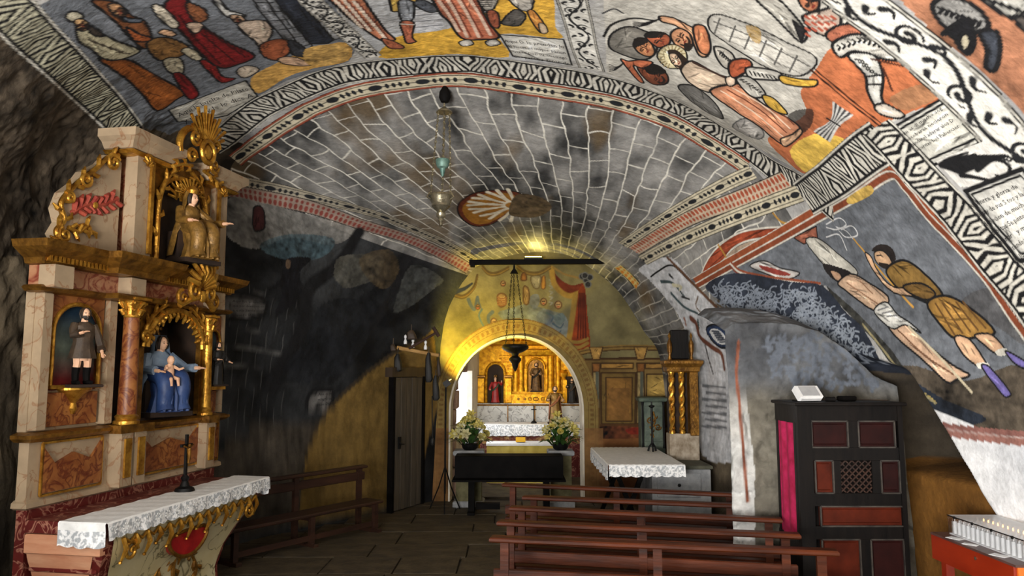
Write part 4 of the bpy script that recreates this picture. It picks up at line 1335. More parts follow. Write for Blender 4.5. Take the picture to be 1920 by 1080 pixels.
mat('verdigris', (70, 100, 92), (112, 140, 128), rough=0.5, metal=0.3, scale=12)
mat('plaster_ochre', (150, 122, 66), (176, 148, 90), rough=0.9, scale=3, bump=0.2)
mat('plaster_pale', (196, 186, 168), (222, 214, 198), rough=0.9, scale=3, bump=0.2)
mat('stone_pink', (150, 118, 100), (190, 164, 146), rough=0.85, scale=6, bump=0.35)
mat('stone_grey', (122, 124, 126), (168, 168, 168), rough=0.8, scale=5, bump=0.3)
veined('marble_white', (168, 146, 118), (140, 106, 78), 3, 0.025)
veined('marble_red', (164, 122, 90), (112, 44, 30), 5, 0.07, blotch=(146, 88, 60))
veined('marble_amber', (150, 96, 48), (92, 38, 18), 6, 0.07, blotch=(122, 68, 32))
veined('marble_cream', (196, 186, 150), (100, 92, 62), 3.2, 0.025, blotch=(184, 170, 128))
veined('marble_wine', (96, 30, 26), (160, 110, 90), 6, 0.04)
veined('marble_grey', (206, 204, 198), (120, 116, 112), 4, 0.03)

# ------------------------------------------------------------------ floor of flagstones
fl = MB().box((-0.1, 5.4, -0.06), (10.6, 17.4, 0.1)).build('floor', 'floor_joint', sm=False)
struct(fl, 'dark floor of large worn stone slabs', 'floor')
unit = MB().box((0, 0, 0), (1, 1, 1), bev=0.06).mesh('flagstone', 'floor_stone', sm=False)
rnd = random.Random(11)
y = 2.4
while y < 13.7:
    dy = rnd.uniform(0.5, 0.85)
    x = -4.9 + rnd.uniform(0, 0.5)
    while x < 4.6:
        dx = rnd.uniform(0.7, 1.5)
        xm = x + dx / 2
        inside = (-4.6 if y < 9.3 else -4.6 + (y - 9.3) * 0.78) < xm < (4.5 if y < 7 else 4.5 - (y - 7) * 0.3)
        if inside:
            o = link('flagstone', unit, fl, (xm, y + dy / 2, -0.012 + rnd.uniform(-0.008, 0.008)))
            o.scale = (dx - 0.022, dy - 0.022, 0.07)
            o.rotation_euler = (rnd.uniform(-.004, .004), rnd.uniform(-.004, .004), rnd.uniform(-.012, .012))
        x += dx
    y += dy

# ------------------------------------------------------------------ end wall with its painted arch
WY = 13.72
wx = np.linspace(-2.0, 3.3, 420)
wz = np.linspace(0.0, 4.85, 390)
XX, ZZ = np.meshgrid(wx, wz)
WALL = np.stack([XX, np.full_like(XX, WY), ZZ], -1)
endw = Painter(WALL)
E = endw
ACX, ASP, ARX, ARZ = 0.08, 1.62, 1.21, 1.36       # arch opening: centre, springing height, half width, rise
K8, M6, L4_ = (780, 440, 2.348), (840, 500, 6.0), (1080, 580, 3.175)
n1 = fbm(WALL, 1.3, 4, 90)
n2_ = fbm(WALL, 5.0, 3, 91)
E.C[:] = mixc((70, 64, 40), (124, 114, 76), 0.5 + 0.8 * n1 + 0.4 * n2_)
# lower wall: ochre painted stonework
lowm = (ZZ < 2.55).astype(float) * (XX > 1.0)
E.put(ALL, lowm, mixc((84, 64, 30), (122, 98, 54), 0.5 + n1 + 0.4 * n2_), 0.1)
E.put(ALL, (ZZ < 1.28).astype(float) * (XX > 1.0), mixc((78, 42, 18), (118, 76, 40), 0.5 + n1 + 0.6 * n2_), 0.2)
# clouds of the glory
for q, c_ in (([(560, 520), (700, 470), (880, 420), (1050, 460), (1180, 500), (1300, 540), (1350, 640), (1330, 900), (1200, 900), (1000, 740), (850, 650), (660, 620)], (104, 112, 112)),
              ([(620, 500), (760, 460), (820, 520), (800, 620), (660, 600)], (112, 120, 122)), ([(930, 330), (1010, 310), (1030, 400), (980, 480), (920, 420)], (104, 110, 118)),
              ([(1010, 520), (1130, 480), (1200, 560), (1130, 660), (1010, 620)], (88, 94, 98)), ([(1190, 560), (1290, 520), (1320, 600), (1240, 660)], (86, 98, 92))):
    E.poly(M6, q, c_, None, var=0.5, op=0.75)
for q in ([(230, 370), (260, 440), (300, 480), (330, 340), (345, 400), (365, 460), (330, 440)], [(500, 510), (455, 560), (470, 640), (540, 690), (610, 690), (540, 700), (480, 670)]):
    E.line(M6, q, (70, 78, 84), 0.035, 0.012)
for cx_, cy_, r_ in ((515, 620, 34), (1075, 395, 34), (1240, 430, 38), (905, 640, 36), (620, 190, 26), (870, 320, 24), (335, 455, 22)):
    E.poly(M6, [(cx_ + r_ * math.cos(k * PI / 4), cy_ + 1.15 * r_ * math.sin(k * PI / 4)) for k in range(8)], (150, 122, 84), (84, 60, 38), 0.012, var=0.2)
    E.line(M6, [(cx_ - r_ * .4, cy_ - 4), (cx_ - r_ * .1, cy_ - 4)], (70, 50, 36), 0.010)
    E.line(M6, [(cx_ + r_ * .15, cy_ - 4), (cx_ + r_ * .45, cy_ - 4)], (70, 50, 36), 0.010)
    E.line(M6, [(cx_ - r_ * .2, cy_ + r_ * .55), (cx_ + r_ * .25, cy_ + r_ * .55)], (140, 70, 52), 0.010)
E.poly(M6, [(555, 330), (600, 300), (655, 330), (650, 420), (600, 455), (565, 420)], (140, 112, 70), (90, 64, 38), 0.014)
for k in range(4):
    E.line(M6, [(560, 345 + 26 * k), (600, 362 + 24 * k), (652, 350 + 24 * k)], (120, 80, 48), 0.012)
E.poly(M6, [(850, 230), (900, 240), (915, 330), (900, 420), (850, 400)], (132, 106, 66), (84, 62, 38), 0.012)
E.poly(M6, [(930, 120), (1010, 95), (1050, 130), (1020, 240), (960, 230)], (136, 126, 98), (92, 78, 52), 0.012)
E.poly(M6, [(1060, 120), (1090, 110), (1095, 235), (1050, 240)], (170, 120, 50), (100, 70, 40), 0.010)
for k in range(5):
    E.line(M6, [(1140, 150 + 62 * k), (1175, 170 + 60 * k), (1150, 190 + 60 * k)], (128, 124, 108), 0.012)
for q in ([(380, 480), (350, 560), (420, 700), (470, 720)], [(1110, 520), (1180, 560), (1160, 620)], [(1180, 640), (1260, 690), (1300, 640)], [(920, 700), (1000, 690), (1040, 740)], [(1140, 800), (1220, 780), (1270, 720)]):
    E.line(M6, q, (70, 84, 88), 0.02, 0.01)
# painted curtains: red swags with gold rims
E.poly(M6, [(1180, 0), (1215, 90), (1300, 170), (1400, 210), (1520, 190), (1470, 290), (1380, 320), (1260, 270), (1190, 160), (1160, 60)], (98, 38, 20), None, var=0.4)
E.line(M6, [(1165, 20), (1190, 180), (1270, 285), (1370, 330), (1470, 300)], (140, 110, 48), 0.05)
E.line(M6, [(1185, 10), (1300, 80), (1400, 110), (1480, 130)], (120, 96, 52), 0.02)
E.poly(M6, [(1480, 240), (1540, 230), (1570, 560), (1600, 860), (1560, 960), (1460, 985), (1390, 960), (1370, 880), (1400, 700), (1440, 420)], (116, 46, 18), None, var=0.4)
E.line(M6, [(1430, 330), (1400, 560), (1360, 820)], (132, 104, 46), 0.05)
for k, yv in enumerate((820, 870, 930)):
    E.line(M6, [(1350 + 12 * k, yv + 20), (1470, yv + 30 + 8 * k), (1570, yv - 10)], (132, 104, 46), 0.03)
for k in range(4):
    E.line(M6, [(1480 + 18 * k, 300), (1460 + 30 * k, 800)], (76, 26, 12), 0.015)
for cx_, cy_ in ((1510, 110), (1555, 150), (1595, 120), (1575, 200), (1540, 100)):
    E.poly(M6, [(cx_ + 34 * math.cos(k * PI / 4), cy_ + 34 * math.sin(k * PI / 4)) for k in range(8)], (36, 36, 38), (90, 90, 90), 0.008)
for q in ([(390, 20), (460, 90), (560, 90), (680, 30)], [(780, 10), (880, 80), (1020, 90), (1150, 20)], [(60, 330), (180, 350), (290, 250), (330, 120)]):
    for k in range(3):
        E.line(M6, [(p[0], p[1] - 14 * k) for p in q], (116, 92, 44) if k % 2 else (84, 68, 38), 0.02)
E.line(M6, [(60, 290), (180, 250), (270, 190)], (44, 48, 54), 0.05, 0.02)
E.poly(M6, [(822, 150), (830, 90), (855, 65), (880, 95), (882, 150)], (120, 80, 40), (80, 56, 34), 0.012)
# painted architecture to the right of the arch, traced in the wall's own crop
GOLD_, UMB = (116, 92, 46), (62, 42, 20)
E.band(L4_, [(-20, 268), (120, 240), (300, 228), (560, 232)], 0.05, stripes(0.05, [(-0.6, UMB), (0.2, GOLD_), (0.5, UMB), (1.1, GOLD_)]))
E.band(L4_, [(-20, 300), (300, 292), (600, 296)], 0.02, plain(0.02, UMB))
for x_ in (120, 385):
    E.poly(L4_, [(x_ - 24, 320), (x_ + 24, 320), (x_ + 20, 372), (x_ - 20, 372)], (130, 84, 40), UMB, 0.01, smooth_=False)
    E.poly(L4_, [(x_ - 22, 372), (x_ + 20, 372), (x_ + 22, 680), (x_ - 24, 680)], (146, 126, 82), UMB, 0.012, smooth_=False)
    E.line(L4_, [(x_ + 6, 380), (x_ + 6, 675)], (80, 82, 70), 0.03)
    E.poly(L4_, [(x_ - 40, 225), (x_ + 40, 225), (x_ + 20, 300), (x_ - 20, 300)], (166, 128, 66), UMB, 0.01, smooth_=False)
E.poly(L4_, [(148, 320), (340, 320), (340, 352), (148, 352)], (150, 112, 54), UMB, 0.012, smooth_=False)
E.poly(L4_, [(150, 378), (355, 378), (352, 684), (152, 684)], GOLD_, UMB, 0.014, smooth_=False)
E.poly(L4_, [(178, 405), (335, 405), (333, 665), (178, 665)], (136, 98, 46), UMB, 0.012, smooth_=False)
E.poly(L4_, [(196, 470), (320, 470), (318, 655), (196, 655)], (122, 86, 42), None, var=0.4, smooth_=False)
E.poly(L4_, [(412, 320), (560, 320), (560, 352), (412, 352)], (150, 112, 54), UMB, 0.012, smooth_=False)
E.poly(L4_, [(420, 385), (600, 385), (600, 520), (420, 520)], (168, 138, 72), UMB, 0.012, smooth_=False)
E.band(L4_, [(-20, 690), (200, 692), (600, 694)], 0.025, plain(0.025, (80, 52, 26)))
E.poly(L4_, [(110, 700), (420, 705), (430, 760), (110, 765)], (92, 50, 28), None, var=1.2)
E.poly(L4_, [(300, 712), (430, 700), (440, 730), (330, 745)], (110, 34, 22), None, var=0.9)
# painted voussoirs with dentils round the arch
rr = np.hypot((XX - ACX) / ARX, np.maximum(ZZ - ASP, 0) / ARZ)
rr = np.where(ZZ < ASP, np.abs(XX - ACX) / ARX, rr)
ring = (rr < 1.24).astype(float)
E.put(ALL, ring, (128, 108, 60), 0.2)
ang = np.where(ZZ < ASP, (ZZ - ASP) / 1.3, np.arctan2(ZZ - ASP, np.abs(XX - ACX)))
E.put(ALL, ((rr > 1.105) & (rr < 1.165) & ((ang * 15) % 1 < 0.5)).astype(float), (110, 84, 44), 0.2)
for a_, b_ in ((1.08, 1.09), (1.18, 1.19), (1.225, 1.24)):
    E.put(ALL, ((rr > a_) & (rr < b_)).astype(float), (104, 78, 40), 0.2)
E.put(ALL, ((ZZ < ASP - 0.3) & (rr < 1.3)).astype(float) * 0.8, mixc((84, 50, 26), (130, 92, 54), 0.5 + n1 * 2), 0.2)
fc = lambda A_: (A_[:-1, :-1] + A_[1:, 1:]) / 2
open_ = (fc(rr) < 1.0)
WALL_D = WALL.copy()
WALL_D[..., 1] += 0.012 * fbm(WALL, 2.0, 3, 95)
o_back = struct(grid_mesh('wall_back', WALL_D, endw, 0, len(wx) - 1, paint_mat('painted_plaster', nscale=4.0, mottling=0.3, bump=0.2), mask=~open_), 'painted end wall with a round arch into the chancel', 'wall')
# reveal of the arch and its raised edge
arc = [(ACX - ARX, 0.0), (ACX - ARX, ASP * 0.5)] + [(ACX - ARX * math.cos(PI * k / 40), ASP + ARZ * math.sin(PI * k / 40)) for k in range(41)] + [(ACX + ARX, ASP * 0.5), (ACX + ARX, 0.0)]
arc_n = [(ACX + (p[0] - ACX) * 1.012, p[1] if p[1] < ASP else ASP + (p[1] - ASP) * 1.012) for p in arc]
arc_i = [(ACX + (p[0] - ACX) * 0.985, p[1] if p[1] < ASP else ASP + (p[1] - ASP) * 0.985) for p in arc]
rv = MB()
rv.sheet([[(p[0], WY - 0.035, p[1]) for p in arc_i], [(p[0], WY + 0.5, p[1]) for p in arc_i]])
rv.sheet([[(p[0], WY - 0.035, p[1]) for p in arc_n], [(p[0], WY - 0.035, p[1]) for p in arc_i]])
rv.sheet([[(p[0], WY + 0.02, p[1]) for p in arc_n], [(p[0], WY - 0.035, p[1]) for p in arc_n]])
rv.build('arch_reveal', 'plaster_pale', o_back)

# ------------------------------------------------------------------ chancel shell
CF = MB().box((0.6, 16.3, -0.02), (4.2, 4.3, 0.1)).build('floor_chancel', 'floor_stone', sm=False)
struct(CF, 'stone floor of the chancel', 'floor')
cw = MB()


def slant(y0, y1, z0, z1, off=0.0, th=0.5):
    xf = lambda y: -1.12 + 0.30 * (y - 14.25) / 3.15 - off
    q = [(xf(y0), y0), (xf(y1), y1), (xf(y1) - th, y1), (xf(y0) - th, y0)]
    return [(p[0], p[1], z) for z in (z0, z1) for p in q], [(3, 2, 1, 0), (4, 5, 6, 7), (0, 1, 5, 4), (1, 2, 6, 5), (2, 3, 7, 6), (3, 0, 4, 7)]


for a_ in ((14.22, 18.4, 0, 1.12), (14.22, 18.4, 2.34, 3.85), (14.22, 14.62, 1.12, 2.34), (16.72, 18.4, 1.12, 2.34)):
    cw.add(*slant(*a_))
struct(cw.build('wall_chancel_left', 'plaster_pale', sm=False), 'pale side wall of the chancel with a bright window', 'wall')
struct(MB().box((2.35, 16.3, 1.9), (0.3, 4.3, 3.8)).build('wall_chancel_right', 'plaster_pale', sm=False), 'pale right side wall of the chancel', 'wall')
struct(MB().box((0.5, 18.5, 1.9), (4.2, 0.25, 3.8)).build('wall_chancel_back', 'plaster_pale', sm=False), 'wall behind the gilded retable', 'wall')
struct(MB().box((0.5, 16.3, 3.86), (4.4, 4.6, 0.12)).build('ceiling_chancel', 'plaster_ochre', sm=False), 'ochre ceiling of the chancel', 'ceiling')
win = struct(MB().add(*slant(14.6, 16.74, 1.1, 2.36, 0.12, 0.03)).build('window_1', mat('bright_pane', (240, 244, 250), (250, 250, 250), emit=(240, 246, 255), estr=3.2, bump=0), sm=False), 'bright white chancel window', 'window')
MB().add(*slant(14.62, 16.72, 1.1, 1.15, 0.01, 0.12)).build('window_sill', 'stone_pink', win, sm=False)
# dressed stones of the left jamb inside the arch
jam = random.Random(4)
z_ = 0.02
k = 0
while z_ < 2.9:
    h_ = jam.uniform(0.24, 0.36)
    d_ = 0.34 if k % 2 else 0.5
    o = MB().box((0, 0, 0), (0.16 if k % 2 else 0.24, d_, h_ - 0.015), bev=0.015).build('jamb_stone', 'stone_pink', o_back, (ACX - ARX - 0.02 + max(0, z_ - 1.7) ** 2 * 0.42, WY + 0.52 + d_ / 2, z_ + h_ / 2), sm=False)
    z_ += h_
    k += 1

# ------------------------------------------------------------------ entrance wall behind the viewer, with its wide opening
ew = MB()
ew.box((-4.75, -2.9, 2.8), (1.1, 0.3, 5.7)); ew.box((2.2, -2.9, 2.8), (5.6, 0.3, 5.7)); ew.box((-2.4, -2.9, 4.6), (3.6, 0.3, 2.2)); ew.box((-2.4, -2.9, 0.15), (3.6, 0.3, 0.5))
struct(ew.build('wall_front', 'plaster_pale', sm=False), 'entrance wall with a wide opening', 'wall')
w2 = struct(MB().box((-4.93, 2.0, 2.4), (0.03, 1.2, 1.5)).build('fill_pane', 'bright_pane', sm=False), 'added glowing pane on the left wall near the entrance, out of view', 'window')  # unseen pane and frame, added to go with the side fill
for s in (-1, 1):
    MB().box((-4.9, 2.0 + s * 0.64, 2.4), (0.1, 0.08, 1.66)).build('fill_pane_frame', 'black_wood', w2, sm=False)

# ------------------------------------------------------------------ boulder on the right, between the side altar and the confessional
BS, BT = 150, 150
topl = [(1352, 640), (1362, 604), (1380, 590), (1430, 588), (1490, 592), (1540, 604), (1590, 640), (1640, 690), (1690, 715)]
tx = np.array([p[0] for p in topl], float); ty = np.array([p[1] for p in topl], float)
BP = np.zeros((BT, BS, 3))
for j in range(BS):
    s = j / (BS - 1)
    px_ = 1362 + 320 * max(0.0, s - 0.12) / 0.88
    Yf = 8.35 - 0.35 * s + (1.5 * ((0.12 - s) / 0.12) ** 1.5 if s < 0.12 else 0)
    zt = at(px_, float(np.interp(px_, tx, ty)), Yf + 0.12).z
    for i in range(BT):
        t = i / (BT - 1)
        if t < 0.78:
            q = t / 0.78
            z = zt * q - 0.1 * (q > .97) * (q - .97) / .03
            lean = 0.10 * q * q - 0.16 * (1 - q)
            y = Yf + lean
        else:
            q = (t - 0.78) / 0.22
            z = zt - 0.1 + 0.1 * math.sin(q * PI * 0.5) + 0.16 * q
            y = Yf + 0.10 + 1.2 * q
        x = (px_ - 960) / F * Yf * 1.0
        if s < 0.12:
            x = (1362 + 10 * (0.12 - s) / 0.12 - 960) / F * y
        BP[i, j] = (x, y, z)
BN = 0.16 * fbm(BP, 1.2, 3, 5) + 0.085 * fbm(BP, 5.0, 3, 6) + 0.03 * fbm(BP, 13.0, 2, 16)
edge_ = np.abs(fbm(BP, 3.2, 2, 12))
BN -= 0.05 * np.clip(0.09 - edge_, 0, 1) / 0.09 * (BP[..., 2] < 1.9)
bould = Painter(BP, 4)
bz = fbm(BP, 1.5, 4, 7)
bould.C[:] = mixc((70, 66, 58), (150, 144, 130), 0.5 + bz + 0.3 * fbm(BP, 6, 3, 8))
sw = (np.linspace(0, 1, BS)[None, :] < 0.20 + 0.05 * fbm(BP, 1.2, 2, 3)).astype(float)
bould.put(ALL, sw * (1 - sm01(1.5, 2.4, BP[..., 2] + 0.5 * bz)), mixc((176, 176, 174), (220, 220, 216), 0.5 + bz), 0.1)
bould.put(ALL, sm01(1.9, 2.3, BP[..., 2] + 0.3 * bz) * 0.85, mixc((44, 48, 56), (120, 124, 130), 0.5 + 1.3 * bz), 0.2)
bould.line(PX, [(1384, 640), (1380, 700), (1386, 760), (1392, 830), (1398, 900), (1402, 940)], (136, 82, 62), 0.010)
mirror_leafs(bould, PX, [(1440, 640), (1560, 620), (1660, 720), (1450, 720)], 130, (96, 102, 112), 14, 0.009, 9)
BPD = BP.copy()
BPD[..., 1] -= BN
BPD[..., 0] -= BN * 0.4
bo = grid_mesh('boulder', BPD, bould, 0, BS - 1, cave_mat)
struct(bo, 'grey and whitewashed rock boulder bulging out beside the confessional', 'rock')
bo.name = 'wall_boulder'

# ------------------------------------------------------------------ door in the left wall
pa, pb = Vector((-1.99, 12.68, 0)), Vector((-1.63, 13.42, 0))
ex_ = (pb - pa).normalized()
rzd = math.atan2(ex_.y, ex_.x)
dr = bpy.data.objects.new('door_1', None)
COL.objects.link(dr)
dr.location = pa
dr.rotation_euler = (0, 0, rzd)
struct(dr, 'tall dark plank door in the ochre wall', 'door')
W_ = (pb - pa).length
for k in range(5):
    MB().box((W_ * (k + 0.5) / 5, -0.02 if k % 2 else -0.012, 1.14), (W_ / 5 - 0.018, 0.05, 2.2), bev=0.008).build('plank', mat('door_planks', (58, 52, 44), (88, 78, 64), rough=0.7, scale=6, stretch=(2, 2, 0.2), bump=0.2), dr, sm=False)
MB().box((W_ / 2, 0.03, 1.15), (W_ - 0.01, 0.04, 2.2)).build('backing', 'black_wood', dr, sm=False)
for x_ in (-0.05, W_ + 0.05):
    MB().box((x_, 0.0, 1.2), (0.06, 0.1, 2.4)).build('door_post', 'black_wood', dr, sm=False)
MB().box((W_ / 2, 0.0, 2.33), (W_ + 0.3, 0.15, 0.16)).build('lintel', 'grey_wood', dr, sm=False)
MB().box((0.1, -0.06, 1.15), (0.05, 0.03, 0.2)).tube([(0.1, -0.07, 1.15), (0.1, -0.11, 1.13), (0.17, -0.11, 1.12)], 0.01).build('latch', 'dark_iron', dr)

# ------------------------------------------------------------------ carved figures
def loft(mb, secs, n=20, fold=0.0, nf=7, ph=0.0, cap=True, squash=None):
    """Tube through elliptic sections (x, y, z, rx, ry); folds ripple the surface like cloth."""
    vs, fs = [], []
    m = len(secs)
    for i, (cx_, cy_, cz_, rx, ry) in enumerate(secs):
        for k in range(n):
            a = 2 * PI * k / n
            f_ = 1 + fold * (1 - i / (m - 1) * 0.7) * math.sin(nf * a + ph + 0.9 * i / m)
            vs.append((cx_ + rx * f_ * math.cos(a), cy_ + ry * f_ * math.sin(a), cz_))
    for i in range(m - 1):
        for k in range(n):
            fs.append((i * n + k, i * n + (k + 1) % n, (i + 1) * n + (k + 1) % n, (i + 1) * n + k))
    if cap:
        fs.append(tuple(range(n - 1, -1, -1)))
        fs.append(tuple((m - 1) * n + k for k in range(n)))
    return mb.add(vs, fs)


def hand(mb, w_, d, s, curl=0.35):
    """Palm, four unequal bent fingers and a thumb leaving the side; w_ wrist, d pointing direction, s hand length."""
    w_, d = Vector(w_), Vector(d).normalized()
    side = d.cross(Vector((0, 0, 1)))
    side = side.normalized() if side.length > 0.1 else Vector((1, 0, 0))
    up = side.cross(d)
    mb.tube([w_, w_ + d * s * 0.3, w_ + d * s * 0.5], [s * 0.16, s * 0.22, s * 0.2], 8, flat=0.6)
    for k, ln in enumerate((0.42, 0.5, 0.46, 0.36)):
        b = w_ + d * s * 0.46 + side * s * (k - 1.5) * 0.11
        k1 = b + d * s * ln * 0.5 - up * s * 0.02
        k2 = k1 + (d * (1 - curl) - up * curl) * s * ln * 0.5
        mb.tube([b, k1, k2], [s * 0.06, s * 0.055, s * 0.04], 5)
    b = w_ + d * s * 0.2 - side * s * 0.18
    mb.tube([b, b + (d * 0.6 - side * 0.7) * s * 0.22, b + (d - side * 0.5) * s * 0.38], [s * 0.07, s * 0.06, s * 0.045], 5)


def head(mb, c, r_, yaw=0.0, tilt=0.0):
    """Skull, jaw, nose, ears and brow as one mesh; faces -y, turned by yaw."""
    M = Matrix.Rotation(yaw, 4, 'Z') @ Matrix.Rotation(tilt, 4, 'X')
    c = Vector(c)
    mb.ball(c, r_, 14, 0.8, 0.92, 1.08, M)
    T = lambda p: c + M @ Vector(p) * r_
    mb.ball(T((0, -0.25, -0.55)), r_ * 0.58, 10, 0.85, 0.9, 0.9, M)
    mb.tube([T((0, -0.82, 0.1)), T((0, -1.04, -0.24)), T((0, -0.86, -0.32))], [r_ * 0.07, r_ * 0.14, r_ * 0.1], 6)
    for s in (-1, 1):
        mb.ball(T((s * 0.8, 0.05, -0.08)), r_ * 0.2, 6, 0.4, 0.8, 1.2, M)
    mb.tube([T((-0.18, -0.78, -0.55)), T((0, -0.84, -0.53)), T((0.18, -0.78, -0.55))], r_ * 0.06, 5)
    return M, T


def face_marks(T, r_, parent, beard=False, hair='hair_dark', longhair=True):
    e = MB()
    for s in (-1, 1):
        e.ball(T((s * 0.32, -0.8, 0.02)), r_ * 0.1, 6)
        e.tube([T((s * 0.16, -0.86, 0.2)), T((s * 0.34, -0.84, 0.25)), T((s * 0.52, -0.72, 0.18))], r_ * 0.04, 4)
    e.build('eyes', 'hair_dark', parent)
    h_ = MB()
    for k in range(9):
        a = -0.25 + (PI + 0.5) * k / 8
        x_, y_ = math.cos(a) * 0.78, math.sin(a) * 0.85
        low = -0.9 if longhair else -0.25
        h_.tube([T((x_ * 0.3, y_ * 0.3, 1.06)), T((x_ * 0.85, y_ * 0.85, 0.6)), T((x_ * 1.05, y_ * 1.05, 0.0)), T((x_ * 0.9, y_ * 1.0, low))], [r_ * 0.25, r_ * 0.34, r_ * 0.3, r_ * 0.12], 6)
    if beard:
        for k in range(7):
            a = -2.6 + k * 0.35
            h_.tube([T((math.cos(a) * 0.62, math.sin(a) * 0.7, -0.35)), T((math.cos(a) * 0.5, math.sin(a) * 0.78, -0.75)), T((math.cos(a) * 0.2, math.sin(a) * 0.7, -1.2))], [r_ * 0.16, r_ * 0.2, r_ * 0.06], 5)
    return h_.build('hair', hair, parent)


def saint(name, label, loc, rz, h, robe, cloak=None, pose='stand', beard=True, parent=None, arms=((0.24, -0.24, 0.62), (-0.2, -0.26, 0.66)), skin='flesh_paint', legs=False, hair='hair_dark', crown=None, turn=0.0, base='dark_niche'):
    """Standing carved figure of height h (local units are fractions of h), facing -y."""
    t = thing(name, label, 'statue', loc, rz)
    t.scale = (h, h, h)
    b = MB()
    hc = (0, -0.015, 0.905)
    M, T = head(b, hc, 0.068, turn)
    b.tube([(0, 0.0, 0.78), (0, -0.01, 0.86)], [0.045, 0.036], 8)
    for (hx, hy, hz), s in zip(arms, (1, -1)):
        sh = Vector((s * 0.115, 0.0, 0.765))
        wr = Vector((hx, hy, hz))
        el = (sh + wr) / 2 + Vector((s * 0.06, 0.03, -0.09))
        b.tube([sh, el, wr], [0.03, 0.028, 0.02], 7)
        hand(b, wr, (wr - el), 0.09)
    if legs:
        for s in (-1, 1):
            b.tube([(s * 0.06, 0, 0.4), (s * 0.065, -0.01, 0.26), (s * 0.07, 0.01, 0.14), (s * 0.07, 0.0, 0.06)], [0.06, 0.045, 0.042, 0.03], 8)
    loft(b, [(0, 0, 0.3, 0.09, 0.07), (0, 0, 0.55, 0.085, 0.065), (0, 0, 0.74, 0.11, 0.07), (0, 0, 0.79, 0.045, 0.045)], 12)
    b.build('body', skin, t)
    r_ = MB()
    if legs:
        loft(r_, [(0, 0, 0.33, 0.165, 0.12), (0, 0, 0.42, 0.145, 0.105), (0, 0, 0.55, 0.115, 0.085), (0, 0, 0.66, 0.13, 0.09), (0, 0, 0.75, 0.135, 0.085), (0, 0, 0.80, 0.06, 0.05)], 24, 0.07, 9)
        k_ = MB()
        for s in (-1, 1):
            k_.tube([(s * 0.068, 0, 0.22), (s * 0.07, 0.01, 0.12), (s * 0.07, 0, 0.04)], [0.052, 0.045, 0.042], 8)
            k_.tube([(s * 0.07, 0.03, 0.03), (s * 0.08, -0.1, 0.022)], [0.036, 0.026], 7)
        k_.build('boots', 'black_wood', t)
    else:
        loft(r_, [(0, 0, 0.0, 0.17, 0.13), (0, 0, 0.06, 0.155, 0.115), (0, -0.01, 0.25, 0.135, 0.105), (0, -0.01, 0.42, 0.125, 0.1), (0, 0, 0.55, 0.11, 0.082), (0, 0, 0.66, 0.125, 0.088), (0, 0, 0.75, 0.135, 0.085), (0, 0, 0.80, 0.06, 0.05)], 28, 0.075, 9)
    for (hx, hy, hz), s in zip(arms, (1, -1)):
        sh = Vector((s * 0.115, 0.0, 0.765))
        wr = Vector((hx, hy, hz))
        el = (sh + wr) / 2 + Vector((s * 0.06, 0.03, -0.09))
        r_.tube([sh, (sh + el) / 2 + Vector((s * .01, 0, 0)), el, el * 0.35 + wr * 0.65], [0.05, 0.05, 0.046, 0.055], 9)
    r_.build('robe', robe, t)
    if cloak:
        c_ = MB()
        rows = []
        for i in range(9):
            z = 0.79 - 0.72 * i / 8
            row = []
            for k in range(19):
                a = -0.35 + (PI + 0.7) * k / 18
                rr_ = 0.125 + 0.055 * i / 8 + 0.012 * math.sin(6 * a + i * 0.5)
                row.append((rr_ * math.cos(a) * 1.05, rr_ * math.sin(a) * 0.85 + 0.005, z))
            rows.append(row)
        c_.sheet(rows)
        # fold thrown across the front
        c_.tube([(0.13, -0.05, 0.72), (0.06, -0.11, 0.6), (-0.05, -0.12, 0.5), (-0.13, -0.07, 0.44)], [0.03, 0.04, 0.045, 0.03], 8, flat=0.6)
        c_.build('cloak', cloak, t)
    face_marks(T, 0.068, t, beard, hair)
    if crown:
        cr = MB()
        cr.lathe([(0.052, 0.0), (0.058, 0.03), (0.05, 0.032), (0.046, 0.0)], (hc[0], hc[1], 0.965), 14)
        for k in range(6):
            a = k * PI / 3
            cr.tube([(hc[0] + 0.055 * math.cos(a), hc[1] + 0.055 * math.sin(a), 0.99), (hc[0] + 0.045 * math.cos(a), hc[1] + 0.045 * math.sin(a), 1.035), (hc[0], hc[1], 1.06)], 0.009, 5)
        cr.build('crown', crown, t)
    MB().box((0, 0, -0.02), (0.42, 0.32, 0.04), bev=0.01).build('plinth', base, t, sm=False)
    return t


# ------------------------------------------------------------------ carved ornament
def curl(mb, c, r_, turns=1.4, th=0.02, a0=0.0, sgn=1, y=0.0, n=22):
    pts, rd = [], []
    for k in range(n):
        t = k / (n - 1)
        a = a0 + sgn * turns * 2 * PI * t
        q = r_ * (1 - 0.8 * t)
        pts.append((c[0] + q * math.cos(a), y - 0.02 * t, c[1] + q * math.sin(a)))
        rd.append(th * (1 - 0.35 * t))
    mb.tube(pts, rd, 7)


def leafy(mb, pts, th=0.02, y=0.0, every=2):
    """Acanthus run: a stem with alternating leaf curls."""
    q = spline(pts, 5)
    mb.tube([(p[0], y, p[1]) for p in q], th, 7)
    sg = 1
    for k in range(1, len(q) - 1, every):
        p, d = q[k], q[k + 1] - q[k - 1]
        d = d / (np.linalg.norm(d) + 1e-9)
        nn = np.array((-d[1], d[0])) * sg
        e = p + nn * th * 2.4 + d * th * 1.6
        f_ = p + nn * th * 3.0 + d * th * 3.6
        mb.tube([(p[0], y, p[1]), (e[0], y - th * 0.7, e[1]), (f_[0], y - th * 0.2, f_[1])], [th * 0.8, th * 0.9, th * 0.3], 6)
        sg = -sg


